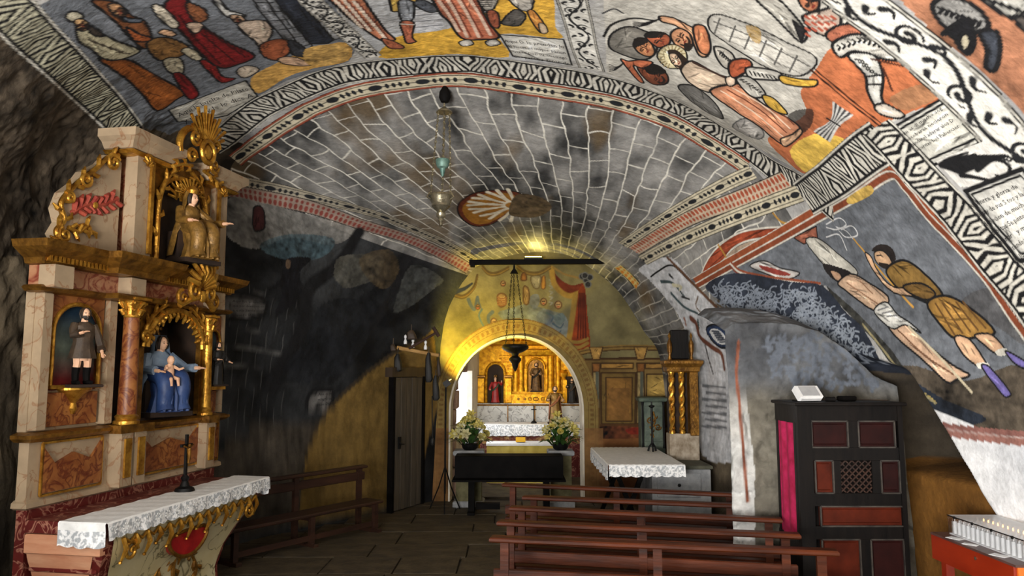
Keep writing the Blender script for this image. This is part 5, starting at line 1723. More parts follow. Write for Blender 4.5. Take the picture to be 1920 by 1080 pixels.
def shell(mb, c, r_, y, n=9, spread=2.3, th=0.02, base=0.12):
    for k in range(n):
        a = PI / 2 - spread / 2 + spread * k / (n - 1)
        l = r_ * (0.82 + 0.18 * math.sin(PI * k / (n - 1)))
        mb.tube([(c[0] + base * r_ * math.cos(a), y, c[1] + base * r_ * math.sin(a)), (c[0] + l * 0.55 * math.cos(a), y - th * 1.8, c[1] + l * 0.55 * math.sin(a)), (c[0] + l * math.cos(a), y - th * 0.4, c[1] + l * math.sin(a))], [th * 0.5, th * 1.0, th * 0.85], 7)


def moulding(mb, x0, x1, prof, y_back=0.0, ret=True):
    """Cornice along x: prof is a list of (projection to -y, z)."""
    vs, fs = [], []
    n = len(prof)
    for (x, sg) in ((x0, -1), (x1, 1)):
        for (p, z) in prof:
            vs.append((x + (sg * p if ret else 0), -p, z))
    for i in range(n - 1):
        fs.append((i, i + 1, n + i + 1, n + i))
    b = len(vs)
    for (x, sg) in ((x0, -1), (x1, 1)):
        for (p, z) in prof:
            vs.append((x + (sg * p if ret else 0), y_back, z))
    for i in range(n - 1):
        fs.append((i, b + i, b + i + 1, i + 1))
        fs.append((n + i, n + i + 1, b + n + i + 1, b + n + i))
    fs.append((0, n, b + n, b))
    fs.append((n - 1, b + n - 1, b + 2 * n - 1, 2 * n - 1))
    return mb.add(vs, fs)


def arch_outline(cx_, z0, zs, hw, rise, n=16):
    """Outline of a round-headed opening."""
    return [(cx_ - hw, z0)] + [(cx_ - hw * math.cos(PI * k / n), zs + rise * math.sin(PI * k / n)) for k in range(n + 1)] + [(cx_ + hw, z0)]


def panel_hole(mb, x0, x1, z0, z1, op, y0, y1):
    """Board with a round-headed hole: op is the opening outline (from its left foot over the head to its right foot)."""
    top = [p for p in op]
    n = len(top)
    outer = []
    for p in top:
        if p == top[0] or p == top[-1]:
            outer.append((x0 if p == top[0] else x1, z0))
        else:
            f_ = (p[0] - top[0][0]) / (top[-1][0] - top[0][0])
            outer.append((x0 + (x1 - x0) * f_, z1))
    outer[1] = (x0, (z1 + z0) / 2 if n < 4 else z1 * 0.5 + top[1][1] * 0.5)
    outer[-2] = (x1, outer[1][1])
    outer[2] = (x0, z1)
    outer[-3] = (x1, z1)
    vs = [(p[0], y0, p[1]) for p in top] + [(p[0], y0, p[1]) for p in outer]
    fs = [(k, k + 1, n + k + 1, n + k) for k in range(n - 1)]
    b = len(vs)
    vs += [(p[0], y1, p[1]) for p in top]
    fs += [(k, b + k, b + k + 1, k + 1) for k in range(n - 1)]
    return mb.add(vs, fs)


def column(par, x, z0, z1, r_, y, shaft='marble_amber', fl=False):
    p_ = MB().lathe([(r_ * 1.45, 0), (r_ * 1.45, 0.03), (r_ * 1.2, 0.045), (r_ * 1.3, 0.075), (r_ * 1.05, 0.095)], (x, y, z0), 18)
    p_.build('column_base', 'gold', par)
    MB().lathe([(r_ * 1.04, 0.09), (r_, 0.3 * (z1 - z0)), (r_ * 0.86, (z1 - z0) - 0.2)], (x, y, z0), 20).build('column_shaft', shaft, par)
    c_ = MB().lathe([(r_ * 0.86, -0.2), (r_ * 0.95, -0.19), (r_ * 0.9, -0.17), (r_ * 1.0, -0.1), (r_ * 1.35, -0.03)], (x, y, z1), 18)
    for k in range(8):
        a = k * PI / 4
        for (zz, q) in ((-0.17, 1.0), (-0.1, 1.15)):
            c_.tube([(x + r_ * 0.9 * math.cos(a), y + r_ * 0.9 * math.sin(a), z1 + zz), (x + r_ * 1.2 * q * math.cos(a), y + r_ * 1.2 * q * math.sin(a), z1 + zz + 0.05), (x + r_ * 1.45 * q * math.cos(a), y + r_ * 1.45 * q * math.sin(a), z1 + zz + 0.045)], [r_ * 0.2, r_ * 0.24, r_ * 0.14], 5)
    c_.box((x, y, z1 - 0.012), (r_ * 3, r_ * 3, 0.025))
    c_.build('capital', 'gold', par)


# ------------------------------------------------------------------ side altarpiece on the left
AA, AB_ = Vector((-4.11, 6.5, 0)), Vector((-3.62, 9.2, 0))
ARZ_ = math.atan2((AB_ - AA).y, (AB_ - AA).x)
AM = Matrix.Translation(AA) @ Matrix.Rotation(ARZ_, 4, 'Z')
alt = thing('altarpiece', 'tall gilded and marbled altarpiece with niches against the left rock wall', 'altarpiece', AA, ARZ_)
# predella
MB().box((1.4, 0.05, 1.52), (2.86, 0.1, 0.6)).build('predella', 'marble_white', alt, sm=False)
MB().box((1.4, 0.06, 0.6), (2.8, 0.1, 1.24)).build('lower_body', 'marble_wine', alt, sm=False)
for (x0, x1) in ((0.1, 0.82), (1.36, 2.38), (2.56, 2.8)):
    p_ = MB().prism([(x0, 1.32), (x1, 1.32), (x1, 1.72), ((x0 + x1) / 2 + (x1 - x0) * .3, 1.56), ((x0 + x1) / 2, 1.64), ((x0 + x1) / 2 - (x1 - x0) * .3, 1.56), (x0, 1.72)], -0.03, 0.0)
    p_.build('predella_panel', 'marble_amber', alt, sm=False)
    f_ = MB()
    for a_, b_ in (((x0, 1.3), (x1, 1.3)), ((x0, 1.75), (x1, 1.75)), ((x0, 1.3), (x0, 1.75)), ((x1, 1.3), (x1, 1.75))):
        f_.bar((a_[0], -0.02, a_[1]), (b_[0], -0.02, b_[1]), 0.02, 0.02, up=(0, 1, 0))
    f_.build('panel_frame', 'gold', alt, sm=False)
for x_ in (1.02, 1.22, 2.46):
    MB().box((x_, -0.06, 1.52), (0.17, 0.16, 0.56), bev=0.01).build('pedestal', 'marble_white', alt, sm=False)
    q_ = MB()
    q_.box((x_, -0.15, 1.52), (0.09, 0.02, 0.38), bev=0.005)
    q_.build('pedestal_panel', 'gold', alt, sm=False)
m_ = MB()
moulding(m_, -0.02, 2.84, [(0.0, 1.2), (0.035, 1.22), (0.03, 1.26), (0.0, 1.28)], 0.12)
m_.build('base_moulding', 'marble_white', alt, sm=False)
m_ = MB()
moulding(m_, -0.02, 2.84, [(0.0, 1.76), (0.05, 1.77), (0.09, 1.80), (0.09, 1.83), (0.02, 1.85)], 0.12)
m_.box((1.12, -0.1, 1.805), (0.5, 0.16, 0.08)).box((2.46, -0.1, 1.805), (0.22, 0.16, 0.08))
m_.build('sill', 'old_gold', alt, sm=False)
# left bay with its saint niche
MB().box((0.48, 0.115, 2.48), (0.96, 0.09, 1.26)).build('left_bay', 'marble_white', alt, sm=False)
bay = MB()
opn = arch_outline(0.47, 2.24, 2.74, 0.29, 0.25)
panel_hole(bay, 0.13, 0.81, 2.2, 3.06, opn, 0.03, 0.07)
bay.build('spandrel', 'marble_amber', alt, sm=False)
nb = Painter(np.stack(np.meshgrid(np.linspace(0.15, 0.79, 70), np.linspace(2.2, 3.02, 80)), -1)[..., [0, 0, 1]] * np.array([1, 0, 1]) + np.array([0, 0.068, 0]), 6)
zz_ = nb.P[..., 2]
nb.C[:] = lin((96, 20, 20)) * np.clip((2.55 - zz_) / 0.3, 0, 1)[..., None] + lin((96, 104, 92)) * (1 - np.abs(np.clip((zz_ - 2.6) / 0.3, -1, 1)))[..., None] + lin((22, 46, 66)) * np.clip((zz_ - 2.6) / 0.3, 0, 1)[..., None]
nbo = grid_mesh('niche_picture', nb.P, nb, 0, 69, paint_mat('niche_paint', nscale=8, mottling=0.4, bump=0.1))
nbo.parent = alt
fr_ = MB()
fr_.tube([(p[0], 0.025, p[1]) for p in opn], 0.022, 8)
fr_.bar((0.16, 0.02, 2.23), (0.78, 0.02, 2.23), 0.05, 0.035, up=(0, 0, 1))
fr_.build('niche_frame', 'gold', alt)
for x_ in (0.06, 0.88):
    MB().box((x_, 0.03, 2.46), (0.1, 0.1, 1.2), bev=0.008).build('pilaster', 'marble_white', alt, sm=False)
MB().box((0.47, 0.05, 2.03), (0.62, 0.04, 0.3), bev=0.005).build('niche_apron', 'marble_amber', alt, sm=False)
br = MB()
br.lathe([(0.02, -0.22), (0.045, -0.17), (0.03, -0.12), (0.1, -0.04), (0.17, 0.0), (0.17, 0.02)], (0.47, 0.03, 2.2), 16, sy=0.8)
br.build('bracket', 'gold', alt)
# columns beside the centre
column(alt, 1.04, 1.85, 3.1, 0.085, -0.1)
column(alt, 1.22, 1.85, 3.02, 0.05, 0.02, 'old_gold')
column(alt, 2.44, 1.85, 3.02, 0.06, -0.06, 'gold')
# centre: deep niche with gold lining and cusped arch
ce = MB()
ce.box((1.85, 0.46, 2.5), (1.2, 0.04, 1.3)); ce.box((1.27, 0.25, 2.5), (0.06, 0.42, 1.3)); ce.box((2.42, 0.25, 2.5), (0.06, 0.42, 1.3)); ce.box((1.85, 0.25, 3.14), (1.2, 0.42, 0.05)); ce.box((1.85, 0.25, 1.85), (1.2, 0.42, 0.05))
ce.build('niche_lining', 'dark_niche', alt, sm=False)
gl = MB()
for i in range(5):
    for k in range(9):
        gl.ball((1.62 + 0.075 * k + (0.037 if i % 2 else 0), 0.43, 2.68 + 0.06 * i), 0.026, 6, 1, 0.5, 1)
gl.build('niche_studs', 'old_gold', alt)['kind'] = 'stuff'
ar = MB()
co = arch_outline(1.86, 1.87, 2.62, 0.5, 0.42, 20)
panel_hole(ar, 1.28, 2.42, 1.87, 3.12, co, -0.02, 0.04)
ar.build('centre_arch', 'old_gold', alt, sm=False)
ru = MB()
ru.tube([(p[0], -0.045, p[1]) for p in co[1:-1]], 0.035, 8)
for k in range(2, 20):
    p = co[k]
    dx_, dz_ = 1.86 - p[0], 2.5 - p[1]
    l_ = math.hypot(dx_, dz_)
    dl = 0.13 if k % 2 else 0.09
    ru.tube([(p[0], -0.03, p[1]), (p[0] + dx_ / l_ * dl * 0.6, -0.05, p[1] + dz_ / l_ * dl * 0.6), (p[0] + dx_ / l_ * dl, -0.03, p[1] + dz_ / l_ * dl)], [0.022, 0.026, 0.01], 6)
leafy(ru, [(1.3, 2.62), (1.36, 2.86), (1.5, 3.0), (1.68, 3.1)], 0.024, -0.05)
leafy(ru, [(2.42, 2.62), (2.36, 2.86), (2.22, 3.0), (2.04, 3.1)], 0.024, -0.05)
for x_ in (1.3, 2.42):
    curl(ru, (x_, 2.72), 0.07, 1.4, 0.022, 0, 1, -0.07)
ru.build('cusped_rim', 'gold', alt)
sh = MB()
shell(sh, (1.97, 3.28), 0.36, -0.26, 9, 2.5, 0.032)
for s in (-1, 1):
    curl(sh, (1.97 + s * 0.13, 3.24), 0.11, 1.3, 0.03, PI / 2, -s, -0.26)
    curl(sh, (1.97 + s * 0.3, 3.16), 0.09, 1.3, 0.024, PI / 2, -s, -0.22)
sh.tube([(1.66, -0.2, 3.08), (1.8, -0.24, 3.16), (1.97, -0.26, 3.2), (2.14, -0.24, 3.16), (2.3, -0.2, 3.08)], 0.035, 8)
sh.ball((1.97, -0.27, 3.2), 0.06, 10, 1, 0.6, 1.2)
sh.build('shell_crest', 'gold', alt)
# right bay, narrow
MB().box((2.68, 0.2, 2.48), (0.4, 0.26, 1.26)).build('right_bay', 'marble_red', alt, sm=False)
rb = MB()
ro = arch_outline(2.68, 2.2, 2.72, 0.13, 0.14, 12)
panel_hole(rb, 2.5, 2.86, 2.16, 3.04, ro, 0.02, 0.06)
rb.build('spandrel', 'marble_amber', alt, sm=False)
MB().prism(ro, 0.055, 0.065).build('niche_picture', mat('sky_paint', (26, 40, 50), (70, 84, 84), rough=0.7, scale=5), alt, sm=False)
fr_ = MB()
fr_.tube([(p[0], 0.01, p[1]) for p in ro], 0.016, 7)
fr_.box((2.68, -0.02, 2.16), (0.3, 0.12, 0.04))
curl(fr_, (2.62, 2.98), 0.07, 1.3, 0.02, 0, 1, 0.0)
fr_.build('niche_frame', 'gold', alt)
MB().box((2.68, 0.05, 2.0), (0.26, 0.03, 0.24)).build('niche_apron', 'marble_amber', alt, sm=False)
MB().box((2.86, 0.1, 2.46), (0.04, 0.22, 1.2)).build('edge_strip', 'marble_white', alt, sm=False)
# entablature: frieze of red marbling, gilt cornice with dentils, breaking forward over the column
fz = MB().box((1.4, 0.06, 3.2), (2.84, 0.14, 0.2))
fz.build('frieze', 'marble_red', alt, sm=False)
for x_ in (0.06, 1.04, 2.5):
    MB().box((x_, -0.08, 3.2), (0.22, 0.16, 0.2), bev=0.005).build('frieze_block', 'marble_white', alt, sm=False)
m_ = MB()
moulding(m_, -0.02, 2.86, [(0.0, 3.06), (0.05, 3.07), (0.08, 3.1), (0.06, 3.12), (0.0, 3.13)], 0.12)
moulding(m_, 0.9, 1.18, [(0.0, 3.06), (0.2, 3.07), (0.22, 3.1), (0.2, 3.12), (0.0, 3.13)], 0.0)
m_.build('architrave', 'old_gold', alt, sm=False)
m_ = MB()
moulding(m_, 0.0, 2.84, [(0.0, 3.3), (0.06, 3.31), (0.08, 3.36), (0.14, 3.4), (0.2, 3.44), (0.22, 3.5), (0.0, 3.52)], 0.14)
moulding(m_, 0.88, 1.2, [(0.0, 3.3), (0.2, 3.31), (0.22, 3.36), (0.28, 3.4), (0.34, 3.44), (0.36, 3.5), (0.0, 3.52)], 0.0)
m_.build('cornice', 'old_gold', alt, sm=False)
de = MB()
for k in range(60):
    x_ = -0.04 + 2.92 * k / 59
    if 0.68 < x_ < 1.4:
        continue
    de.box((x_, -0.085, 3.355), (0.026, 0.05, 0.05))
de.build('dentils', 'gold', alt, sm=False)['kind'] = 'stuff'
# attic storey
MB().box((1.98, 0.15, 4.1), (1.72, 0.14, 1.2)).build('attic_body', 'marble_red', alt, sm=False)
for x_, w_ in ((1.2, 0.26), (2.62, 0.26)):
    MB().box((x_, 0.02, 4.08), (w_, 0.14, 1.12), bev=0.01).build('attic_pilaster', 'marble_white', alt, sm=False)
    q_ = MB()
    q_.box((x_ + (0.08 if x_ < 2 else -0.08), -0.07, 4.08), (0.05, 0.03, 0.98))
    q_.build('attic_strip', 'gold', alt, sm=False)
    q_ = MB()
    curl(q_, (x_, 4.58), 0.06, 1.3, 0.02, 0, 1, -0.07)
    shell(q_, (x_, 4.5), 0.12, -0.07, 5, 2.0, 0.014)
    q_.build('attic_capital', 'gold', alt)
an = MB()
ao = arch_outline(1.88, 3.56, 4.2, 0.42, 0.34, 18)
panel_hole(an, 1.36, 2.46, 3.54, 4.72, ao, 0.0, 0.05)
an.build('attic_arch', 'old_gold', alt, sm=False)
ni = MB()
ni.prism([(1.4, 3.54), (2.4, 3.54), (2.4, 4.62), (1.4, 4.62)], 0.075, 0.085)
ni.build('attic_niche', 'dark_niche', alt, sm=False)
an = MB()
an.tube([(p[0], -0.03, p[1]) for p in ao], 0.028, 8)
leafy(an, [(1.42, 3.7), (1.44, 4.2), (1.58, 4.5), (1.8, 4.66)], 0.026, -0.05)
leafy(an, [(2.36, 3.7), (2.32, 4.2), (2.2, 4.5), (1.98, 4.66)], 0.026, -0.05)
shell(an, (1.88, 4.3), 0.26, 0.03, 9, 2.9, 0.018)
an.build('attic_carving', 'gold', alt)
# broken top cornices
for x0, x1 in ((1.02, 1.52), (2.36, 2.84)):
    m_ = MB()
    moulding(m_, x0, x1, [(0.0, 4.62), (0.08, 4.64), (0.12, 4.7), (0.18, 4.74), (0.18, 4.82), (0.0, 4.84)], 0.25)
    m_.build('top_cornice', 'marble_white', alt, sm=False)
    m_ = MB()
    moulding(m_, x0, x1, [(0.0, 4.58), (0.06, 4.59), (0.1, 4.62), (0.0, 4.63)], 0.25)
    m_.build('top_fillet', 'gold', alt, sm=False)
cr = MB()
cr.tube([(1.88 + 0.3 * math.cos(a), -0.16, 4.86 + 0.2 * math.sin(a) * 1.3) for a in np.linspace(-0.3, PI + 0.3, 15)], 0.04, 8)
cr.tube([(2.0 + 0.12 * math.cos(a), -0.24, 4.88 + 0.13 * math.sin(a)) for a in np.linspace(0, 2 * PI, 18)[:-1]], 0.028, 8, closed=True)
cr.ball((2.0, -0.22, 4.88), 0.085, 12, 1, 0.6, 1.1)
for s in (-1, 1):
    curl(cr, (2.0 + s * 0.2, 5.0), 0.09, 1.4, 0.026, 0, s, -0.2)
    curl(cr, (2.0 + s * 0.22, 4.78), 0.09, 1.4, 0.026, 0, -s, -0.18)
    leafy(cr, [(2.0 + s * 0.12, 4.7), (2.0 + s * 0.3, 4.66), (2.0 + s * 0.46, 4.6)], 0.024, -0.12)
for k in range(13):
    a = PI / 2 - 1.15 + 2.3 * k / 12
    l_ = 0.46 if k % 2 else 0.38
    cr.tube([(2.05 + 0.1 * math.cos(a), -0.18, 4.98 + 0.06 * math.sin(a)), (2.05 + l_ * 0.9 * math.cos(a), -0.2, 4.98 + l_ * math.sin(a))], [0.016, 0.022], 6)
cr.build('sunburst_crest', 'gold', alt)
# carved wings beside the attic
for s, x0 in ((1, 0.22), (-1, 2.9)):
    wv = [(0.8, 3.53), (0.8, 4.5), (0.72, 4.56), (0.62, 4.54), (0.52, 4.42), (0.4, 4.34), (0.3, 4.28), (0.2, 4.14), (0.06, 4.02), (0.0, 3.86), (0.05, 3.74), (-0.02, 3.62), (0.06, 3.53)]
    if s < 0:
        wv = [(p[0] * 0.35 + 0.45, p[1]) for p in wv]
    ol = [(x0 + s * p[0] if s > 0 else 3.3 - p[0], p[1]) for p in wv]
    MB().prism(ol, 0.1, 0.2).build('wing', 'marble_white', alt, sm=False)
    if s > 0:
        g = MB()
        leafy(g, [(0.26, 3.56), (0.2, 3.64), (0.28, 3.76), (0.23, 3.9), (0.34, 4.06), (0.48, 4.2), (0.64, 4.34), (0.8, 4.5), (0.94, 4.56)], 0.026, 0.08, 3)
        curl(g, (0.86, 4.46), 0.09, 1.5, 0.026, 0.5, 1, 0.07)
        curl(g, (0.5, 4.2), 0.08, 1.4, 0.022, 0.5, -1, 0.07)
        curl(g, (0.28, 3.62), 0.07, 1.4, 0.022, 2.5, 1, 0.07)
        curl(g, (0.32, 3.98), 0.06, 1.4, 0.02, 2.5, -1, 0.07)
        g.ball((0.66, 0.08, 3.98), 0.04, 8, 1, .5, 1)
        leafy(g, [(0.34, 3.7), (0.46, 3.68), (0.58, 3.76), (0.62, 3.68)], 0.024, 0.08)
        g.build('wing_carving', 'gold', alt)
        rd = MB()
        leafy(rd, [(0.38, 3.84), (0.55, 3.96), (0.75, 4.0), (0.98, 4.12)], 0.03, 0.1, 1)
        rd.build('wing_veining', mat('red_leaf', (130, 40, 30), (170, 80, 60), rough=0.6, scale=12), alt)


def on_alt(x, y, z):
    return AM @ Vector((x, y, z))


mat('brown_robe', (44, 34, 26), (76, 60, 44), rough=0.6, scale=8, bump=0.2)
mat('gilt_robe', (96, 70, 30), (150, 112, 52), rough=0.45, metal=0.3, scale=10, bump=0.3)
mat('blue_robe', (26, 44, 84), (46, 70, 116), rough=0.5, scale=6, bump=0.15)
mat('pale_blue', (96, 116, 140), (140, 156, 172), rough=0.55, scale=6)
mat('rose_robe', (150, 84, 84), (184, 120, 112), rough=0.55, scale=6)
mat('black_robe', (16, 15, 15), (30, 28, 26), rough=0.6, scale=6)
mat('red_robe', (120, 20, 24), (160, 40, 36), rough=0.5, scale=6, bump=0.2)
saint('saint_statue', 'carved bearded saint in a short brown tunic and boots in the arched side niche', on_alt(0.47, -0.04, 2.25), ARZ_ - 0.4, 0.72, 'brown_robe', None, arms=((0.2, -0.1, 0.4), (-0.1, -0.2, 0.66)), legs=True)
saint('friar_statue', 'small dark carved friar standing in the narrow right niche', on_alt(2.68, -0.05, 2.2), ARZ_ - 0.3, 0.52, 'black_robe', 'black_robe', arms=((0.2, -0.2, 0.52), (-0.12, -0.2, 0.58)))


def seated(name, label, loc, rz, h, skirt, bodice, cloak, child=False, crown=None, pointing=False):
    """Seated carved figure, knees to -y; h is its height on the seat."""
    t = thing(name, label, 'statue', loc, rz)
    t.scale = (h, h, h)
    b = MB()
    M, T = head(b, (0, -0.05, 0.88), 0.085, 0.15)
    b.tube([(0, -0.02, 0.74), (0, -0.04, 0.82)], [0.055, 0.045], 8)
    ar_ = ((0.36, -0.36, 0.56), (-0.2, -0.32, 0.52))
    for (hx, hy, hz), s in zip(ar_, (1, -1)):
        sh_ = Vector((s * 0.15, 0.0, 0.72))
        wr = Vector((hx, hy, hz))
        el = (sh_ + wr) / 2 + Vector((s * 0.06, 0.06, -0.08))
        b.tube([sh_, el, wr], [0.035, 0.032, 0.024], 7)
        hand(b, wr, wr - el, 0.11)
    loft(b, [(0, 0, 0.42, 0.1, 0.08), (0, 0, 0.6, 0.1, 0.075), (0, 0, 0.72, 0.12, 0.075), (0, -0.01, 0.78, 0.055, 0.05)], 12)
    b.build('body', 'flesh_paint', t)
    s_ = MB()
    loft(s_, [(0, -0.22, 0.0, 0.25, 0.19), (0, -0.22, 0.05, 0.23, 0.17), (0, -0.2, 0.2, 0.18, 0.15), (0, -0.15, 0.34, 0.17, 0.17), (0, -0.08, 0.42, 0.16, 0.17), (0, 0.0, 0.5, 0.14, 0.12)], 28, 0.08, 8)
    for s in (-1, 1):
        s_.tube(spline([(s * 0.08, 0.02, 0.47), (s * 0.1, -0.14, 0.47), (s * 0.115, -0.29, 0.43), (s * 0.12, -0.35, 0.3), (s * 0.115, -0.33, 0.12), (s * 0.12, -0.36, 0.01)], 4), [0.115, 0.117, 0.118, 0.119, 0.119, 0.12, 0.119, 0.118, 0.116, 0.113, 0.11, 0.106, 0.102, 0.1, 0.098, 0.097, 0.098, 0.1, 0.103, 0.107, 0.11], 12)
    for k in range(5):
        x_ = -0.1 + 0.05 * k
        s_.tube([(x_, -0.33, 0.38 - 0.03 * abs(k - 2)), (x_ * 1.3, -0.4, 0.2), (x_ * 1.7, -0.4, 0.01)], [0.02, 0.026, 0.03], 6)
    s_.build('skirt', skirt, t)
    s_ = MB()
    loft(s_, [(0, 0.0, 0.42, 0.15, 0.12), (0, 0, 0.54, 0.13, 0.1), (0, 0, 0.66, 0.16, 0.11), (0, 0, 0.73, 0.15, 0.1), (0, -0.01, 0.78, 0.07, 0.06)], 22, 0.03, 6)
    for (hx, hy, hz), s in zip(ar_, (1, -1)):
        sh_ = Vector((s * 0.15, 0.0, 0.72))
        wr = Vector((hx, hy, hz))
        el = (sh_ + wr) / 2 + Vector((s * 0.06, 0.06, -0.08))
        s_.tube([sh_, el, el * 0.3 + wr * 0.7], [0.065, 0.06, 0.06], 9)
    s_.build('bodice', bodice, t)
    c_ = MB()
    rows = []
    for i in range(10):
        z = 0.99 - 0.95 * i / 9
        row = []
        for k in range(17):
            op_ = 0.45 if i < 6 else 0.2
            a = -op_ + (PI + 2 * op_) * k / 16
            rr_ = ((0.075, 0.115, 0.12)[i] if i < 3 else 0.13 + 0.02 * i) + 0.012 * math.sin(5 * a + i)
            row.append((rr_ * math.cos(a), rr_ * math.sin(a) * 0.8 - 0.03, z))
        rows.append(row)
    c_.sheet(rows)
    c_.build('mantle', cloak, t)
    face_marks(T, 0.085, t, False)
    if child:
        k_ = MB()
        Mc, Tc = head(k_, (-0.06, -0.34, 0.66), 0.055)
        loft(k_, [(-0.06, -0.32, 0.42, 0.06, 0.05), (-0.06, -0.32, 0.5, 0.065, 0.05), (-0.06, -0.32, 0.58, 0.055, 0.045), (-0.06, -0.33, 0.62, 0.025, 0.025)], 12)
        for s in (-1, 1):
            k_.tube([(-0.06 + s * 0.05, -0.33, 0.58), (-0.06 + s * 0.1, -0.38, 0.54), (-0.06 + s * 0.12, -0.44, 0.56)], [0.022, 0.018, 0.014], 6)
            k_.tube([(-0.06 + s * 0.03, -0.34, 0.44), (-0.06 + s * 0.05, -0.43, 0.42), (-0.06 + s * 0.05, -0.45, 0.33)], [0.03, 0.024, 0.016], 6)
        k_.build('child', 'flesh_paint', t)
    if crown:
        cr_ = MB()
        for k in range(13):
            a = PI * k / 12
            cr_.tube([(0.1 * math.cos(a), 0.0, 0.95 + 0.08 * math.sin(a)), (0.24 * math.cos(a), 0.02, 0.96 + 0.22 * math.sin(a))], [0.01, 0.014], 5)
        cr_.lathe([(0.07, 0), (0.08, 0.05), (0.06, 0.09), (0.02, 0.12)], (0, -0.04, 0.95), 14)
        cr_.build('crown', crown, t)
    MB().box((0, -0.08, -0.03), (0.6, 0.5, 0.06)).box((0, 0.05, 0.2), (0.42, 0.24, 0.4)).build('seat', 'dark_niche', t, sm=False)
    return t


seated('virgin_statue', 'carved Virgin in blue seated with the bare Child on her lap, central niche', on_alt(1.8, 0.12, 1.93), ARZ_ - 0.35, 0.84, 'blue_robe', 'pale_blue', 'pale_blue', True)
seated('crowned_statue', 'gilded crowned figure seated in the upper niche of the altarpiece', on_alt(1.88, -0.12, 3.6), ARZ_ - 0.3, 0.8, 'gilt_robe', 'gilt_robe', 'gilt_robe', False, 'gold')

# ------------------------------------------------------------------ altar table under it
at_ = thing('altar_table', 'bombe altar with cream marbled front and a red heart cartouche', 'altar', AA, ARZ_)
lv = [(0.0, 0.22, 0.62, 0.10), (0.1, 0.22, 0.62, 0.10), (0.12, 0.14, 0.56, 0.16), (0.3, 0.13, 0.56, 0.18), (0.5, 0.1, 0.46, 0.16), (0.68, 0.04, 0.32, 0.1), (0.82, -0.02, 0.18, 0.03), (0.95, -0.04, 0.08, 0.0), (1.02, -0.02, 0.04, 0.02), (1.03, -0.06, -0.0, -0.02), (1.13, -0.06, -0.0, -0.02)]


def lv_at(z):
    for i in range(len(lv) - 1):
        if lv[i][0] <= z <= lv[i + 1][0]:
            t = (z - lv[i][0]) / max(1e-6, lv[i + 1][0] - lv[i][0])
            return [lv[i][k] + (lv[i + 1][k] - lv[i][k]) * t for k in range(1, 4)]
    return lv[-1][1:]


X1 = 2.5
bd = MB()
rows = []
for (z, li, ri, fi) in lv:
    rows.append([(li, -0.04, z), (li, -0.78 + fi, z), (X1 - ri, -0.78 + fi, z), (X1 - ri, -0.04, z)])
bd.sheet(rows)
bd.add([rows[-1][0], rows[-1][1], rows[-1][2], rows[-1][3]], [(0, 1, 2, 3)])
bd.build('body', 'marble_wine', at_, sm=False)
fp = MB()
rows = []
for k in range(17):
    z = 0.14 + 0.86 * k / 16
    li, ri, fi = lv_at(z)
    rows.append([(li + 0.1 + (X1 - ri - li - 0.16) * j / 12, -0.79 + fi, z) for j in range(13)])
fp.sheet(rows)
fp.build('front_panel', 'marble_cream', at_)
ep = MB()
rows = []
for k in range(13):
    z = 0.14 + 0.86 * k / 12
    li, ri, fi = lv_at(z)
    rows.append([(li - 0.012, -0.05 - (0.65 - fi) * j / 6, z) for j in range(7)])
ep.sheet(rows)
ep.build('end_panel', mat('salmon_marble', (190, 128, 96), (214, 164, 130), rough=0.45, scale=5, stretch=(1, 0.4, 2)), at_)
for (z0_, z1_, pr_, m__) in ((0.86, 1.02, 0.03, 'salmon_marble'), (0.70, 0.74, 0.025, 'marble_wine'), (0.12, 0.16, 0.03, 'marble_wine')):
    li, ri, fi = lv_at((z0_ + z1_) / 2)
    MB().box((li - 0.0, -0.41 + fi / 2, (z0_ + z1_) / 2), (2 * pr_, 0.72 - fi, z1_ - z0_), bev=0.01).build('end_band', m__, at_, sm=False)
sw = MB()
for k in range(15):
    x_ = 0.16 + 2.16 * k / 14
    z = 0.97
    li, ri, fi = lv_at(z)
    y_ = -0.8 + fi
    dn = 0.13 if k % 2 else 0.19
    sw.tube([(x_, y_ - 0.01, z), (x_ + 0.02, y_ - 0.03, z - dn * 0.5), (x_, y_ + 0.0, z - dn)], [0.02, 0.024, 0.012], 6)
    sw.ball((x_, y_ + 0.01, z - dn - 0.015), 0.018, 6)
    if k < 14:
        sw.tube([(x_, y_ - 0.012, z), (x_ + 0.077, y_ - 0.02, z - 0.05), (x_ + 0.154, y_ - 0.012, z)], 0.013, 6)
for x_, sg in ((0.2, 1), (2.26, -1)):
    curl(sw, (x_ + sg * 0.06, 0.84), 0.09, 1.5, 0.02, 0, sg, -0.8)
sw.build('gilt_drops', 'gold', at_)
hz = 0.74
li, ri, fi = lv_at(hz)
he = MB()
he.prism([(1.16 + 0.3 * math.cos(a) * (1 if math.cos(a) > 0 else 1), hz + 0.12 * math.sin(a) + 0.03 * math.cos(2 * a)) for a in np.linspace(0, 2 * PI, 24)[:-1]], -0.83 + fi, -0.74 + fi)
he.build('heart', mat('heart_red', (130, 16, 22), (170, 34, 34), rough=0.35, scale=8, coat=0.4), at_, sm=False)
hr = MB()
hr.tube([(1.16 + 0.31 * math.cos(a), -0.83 + fi, hz + 0.125 * math.sin(a) + 0.03 * math.cos(2 * a)) for a in np.linspace(0, 2 * PI, 26)[:-1]], 0.02, 7, closed=True)
for s in (-1, 1):
    leafy(hr, [(1.16 + s * 0.08, 0.62), (1.16 + s * 0.26, 0.52), (1.16 + s * 0.36, 0.36), (1.16 + s * 0.3, 0.24)], 0.022, -0.78 + 0.16)
leafy(hr, [(1.16, 0.62), (1.12, 0.46), (1.16, 0.3)], 0.024, -0.8 + 0.17)
hr.build('heart_frame', 'old_gold', at_)
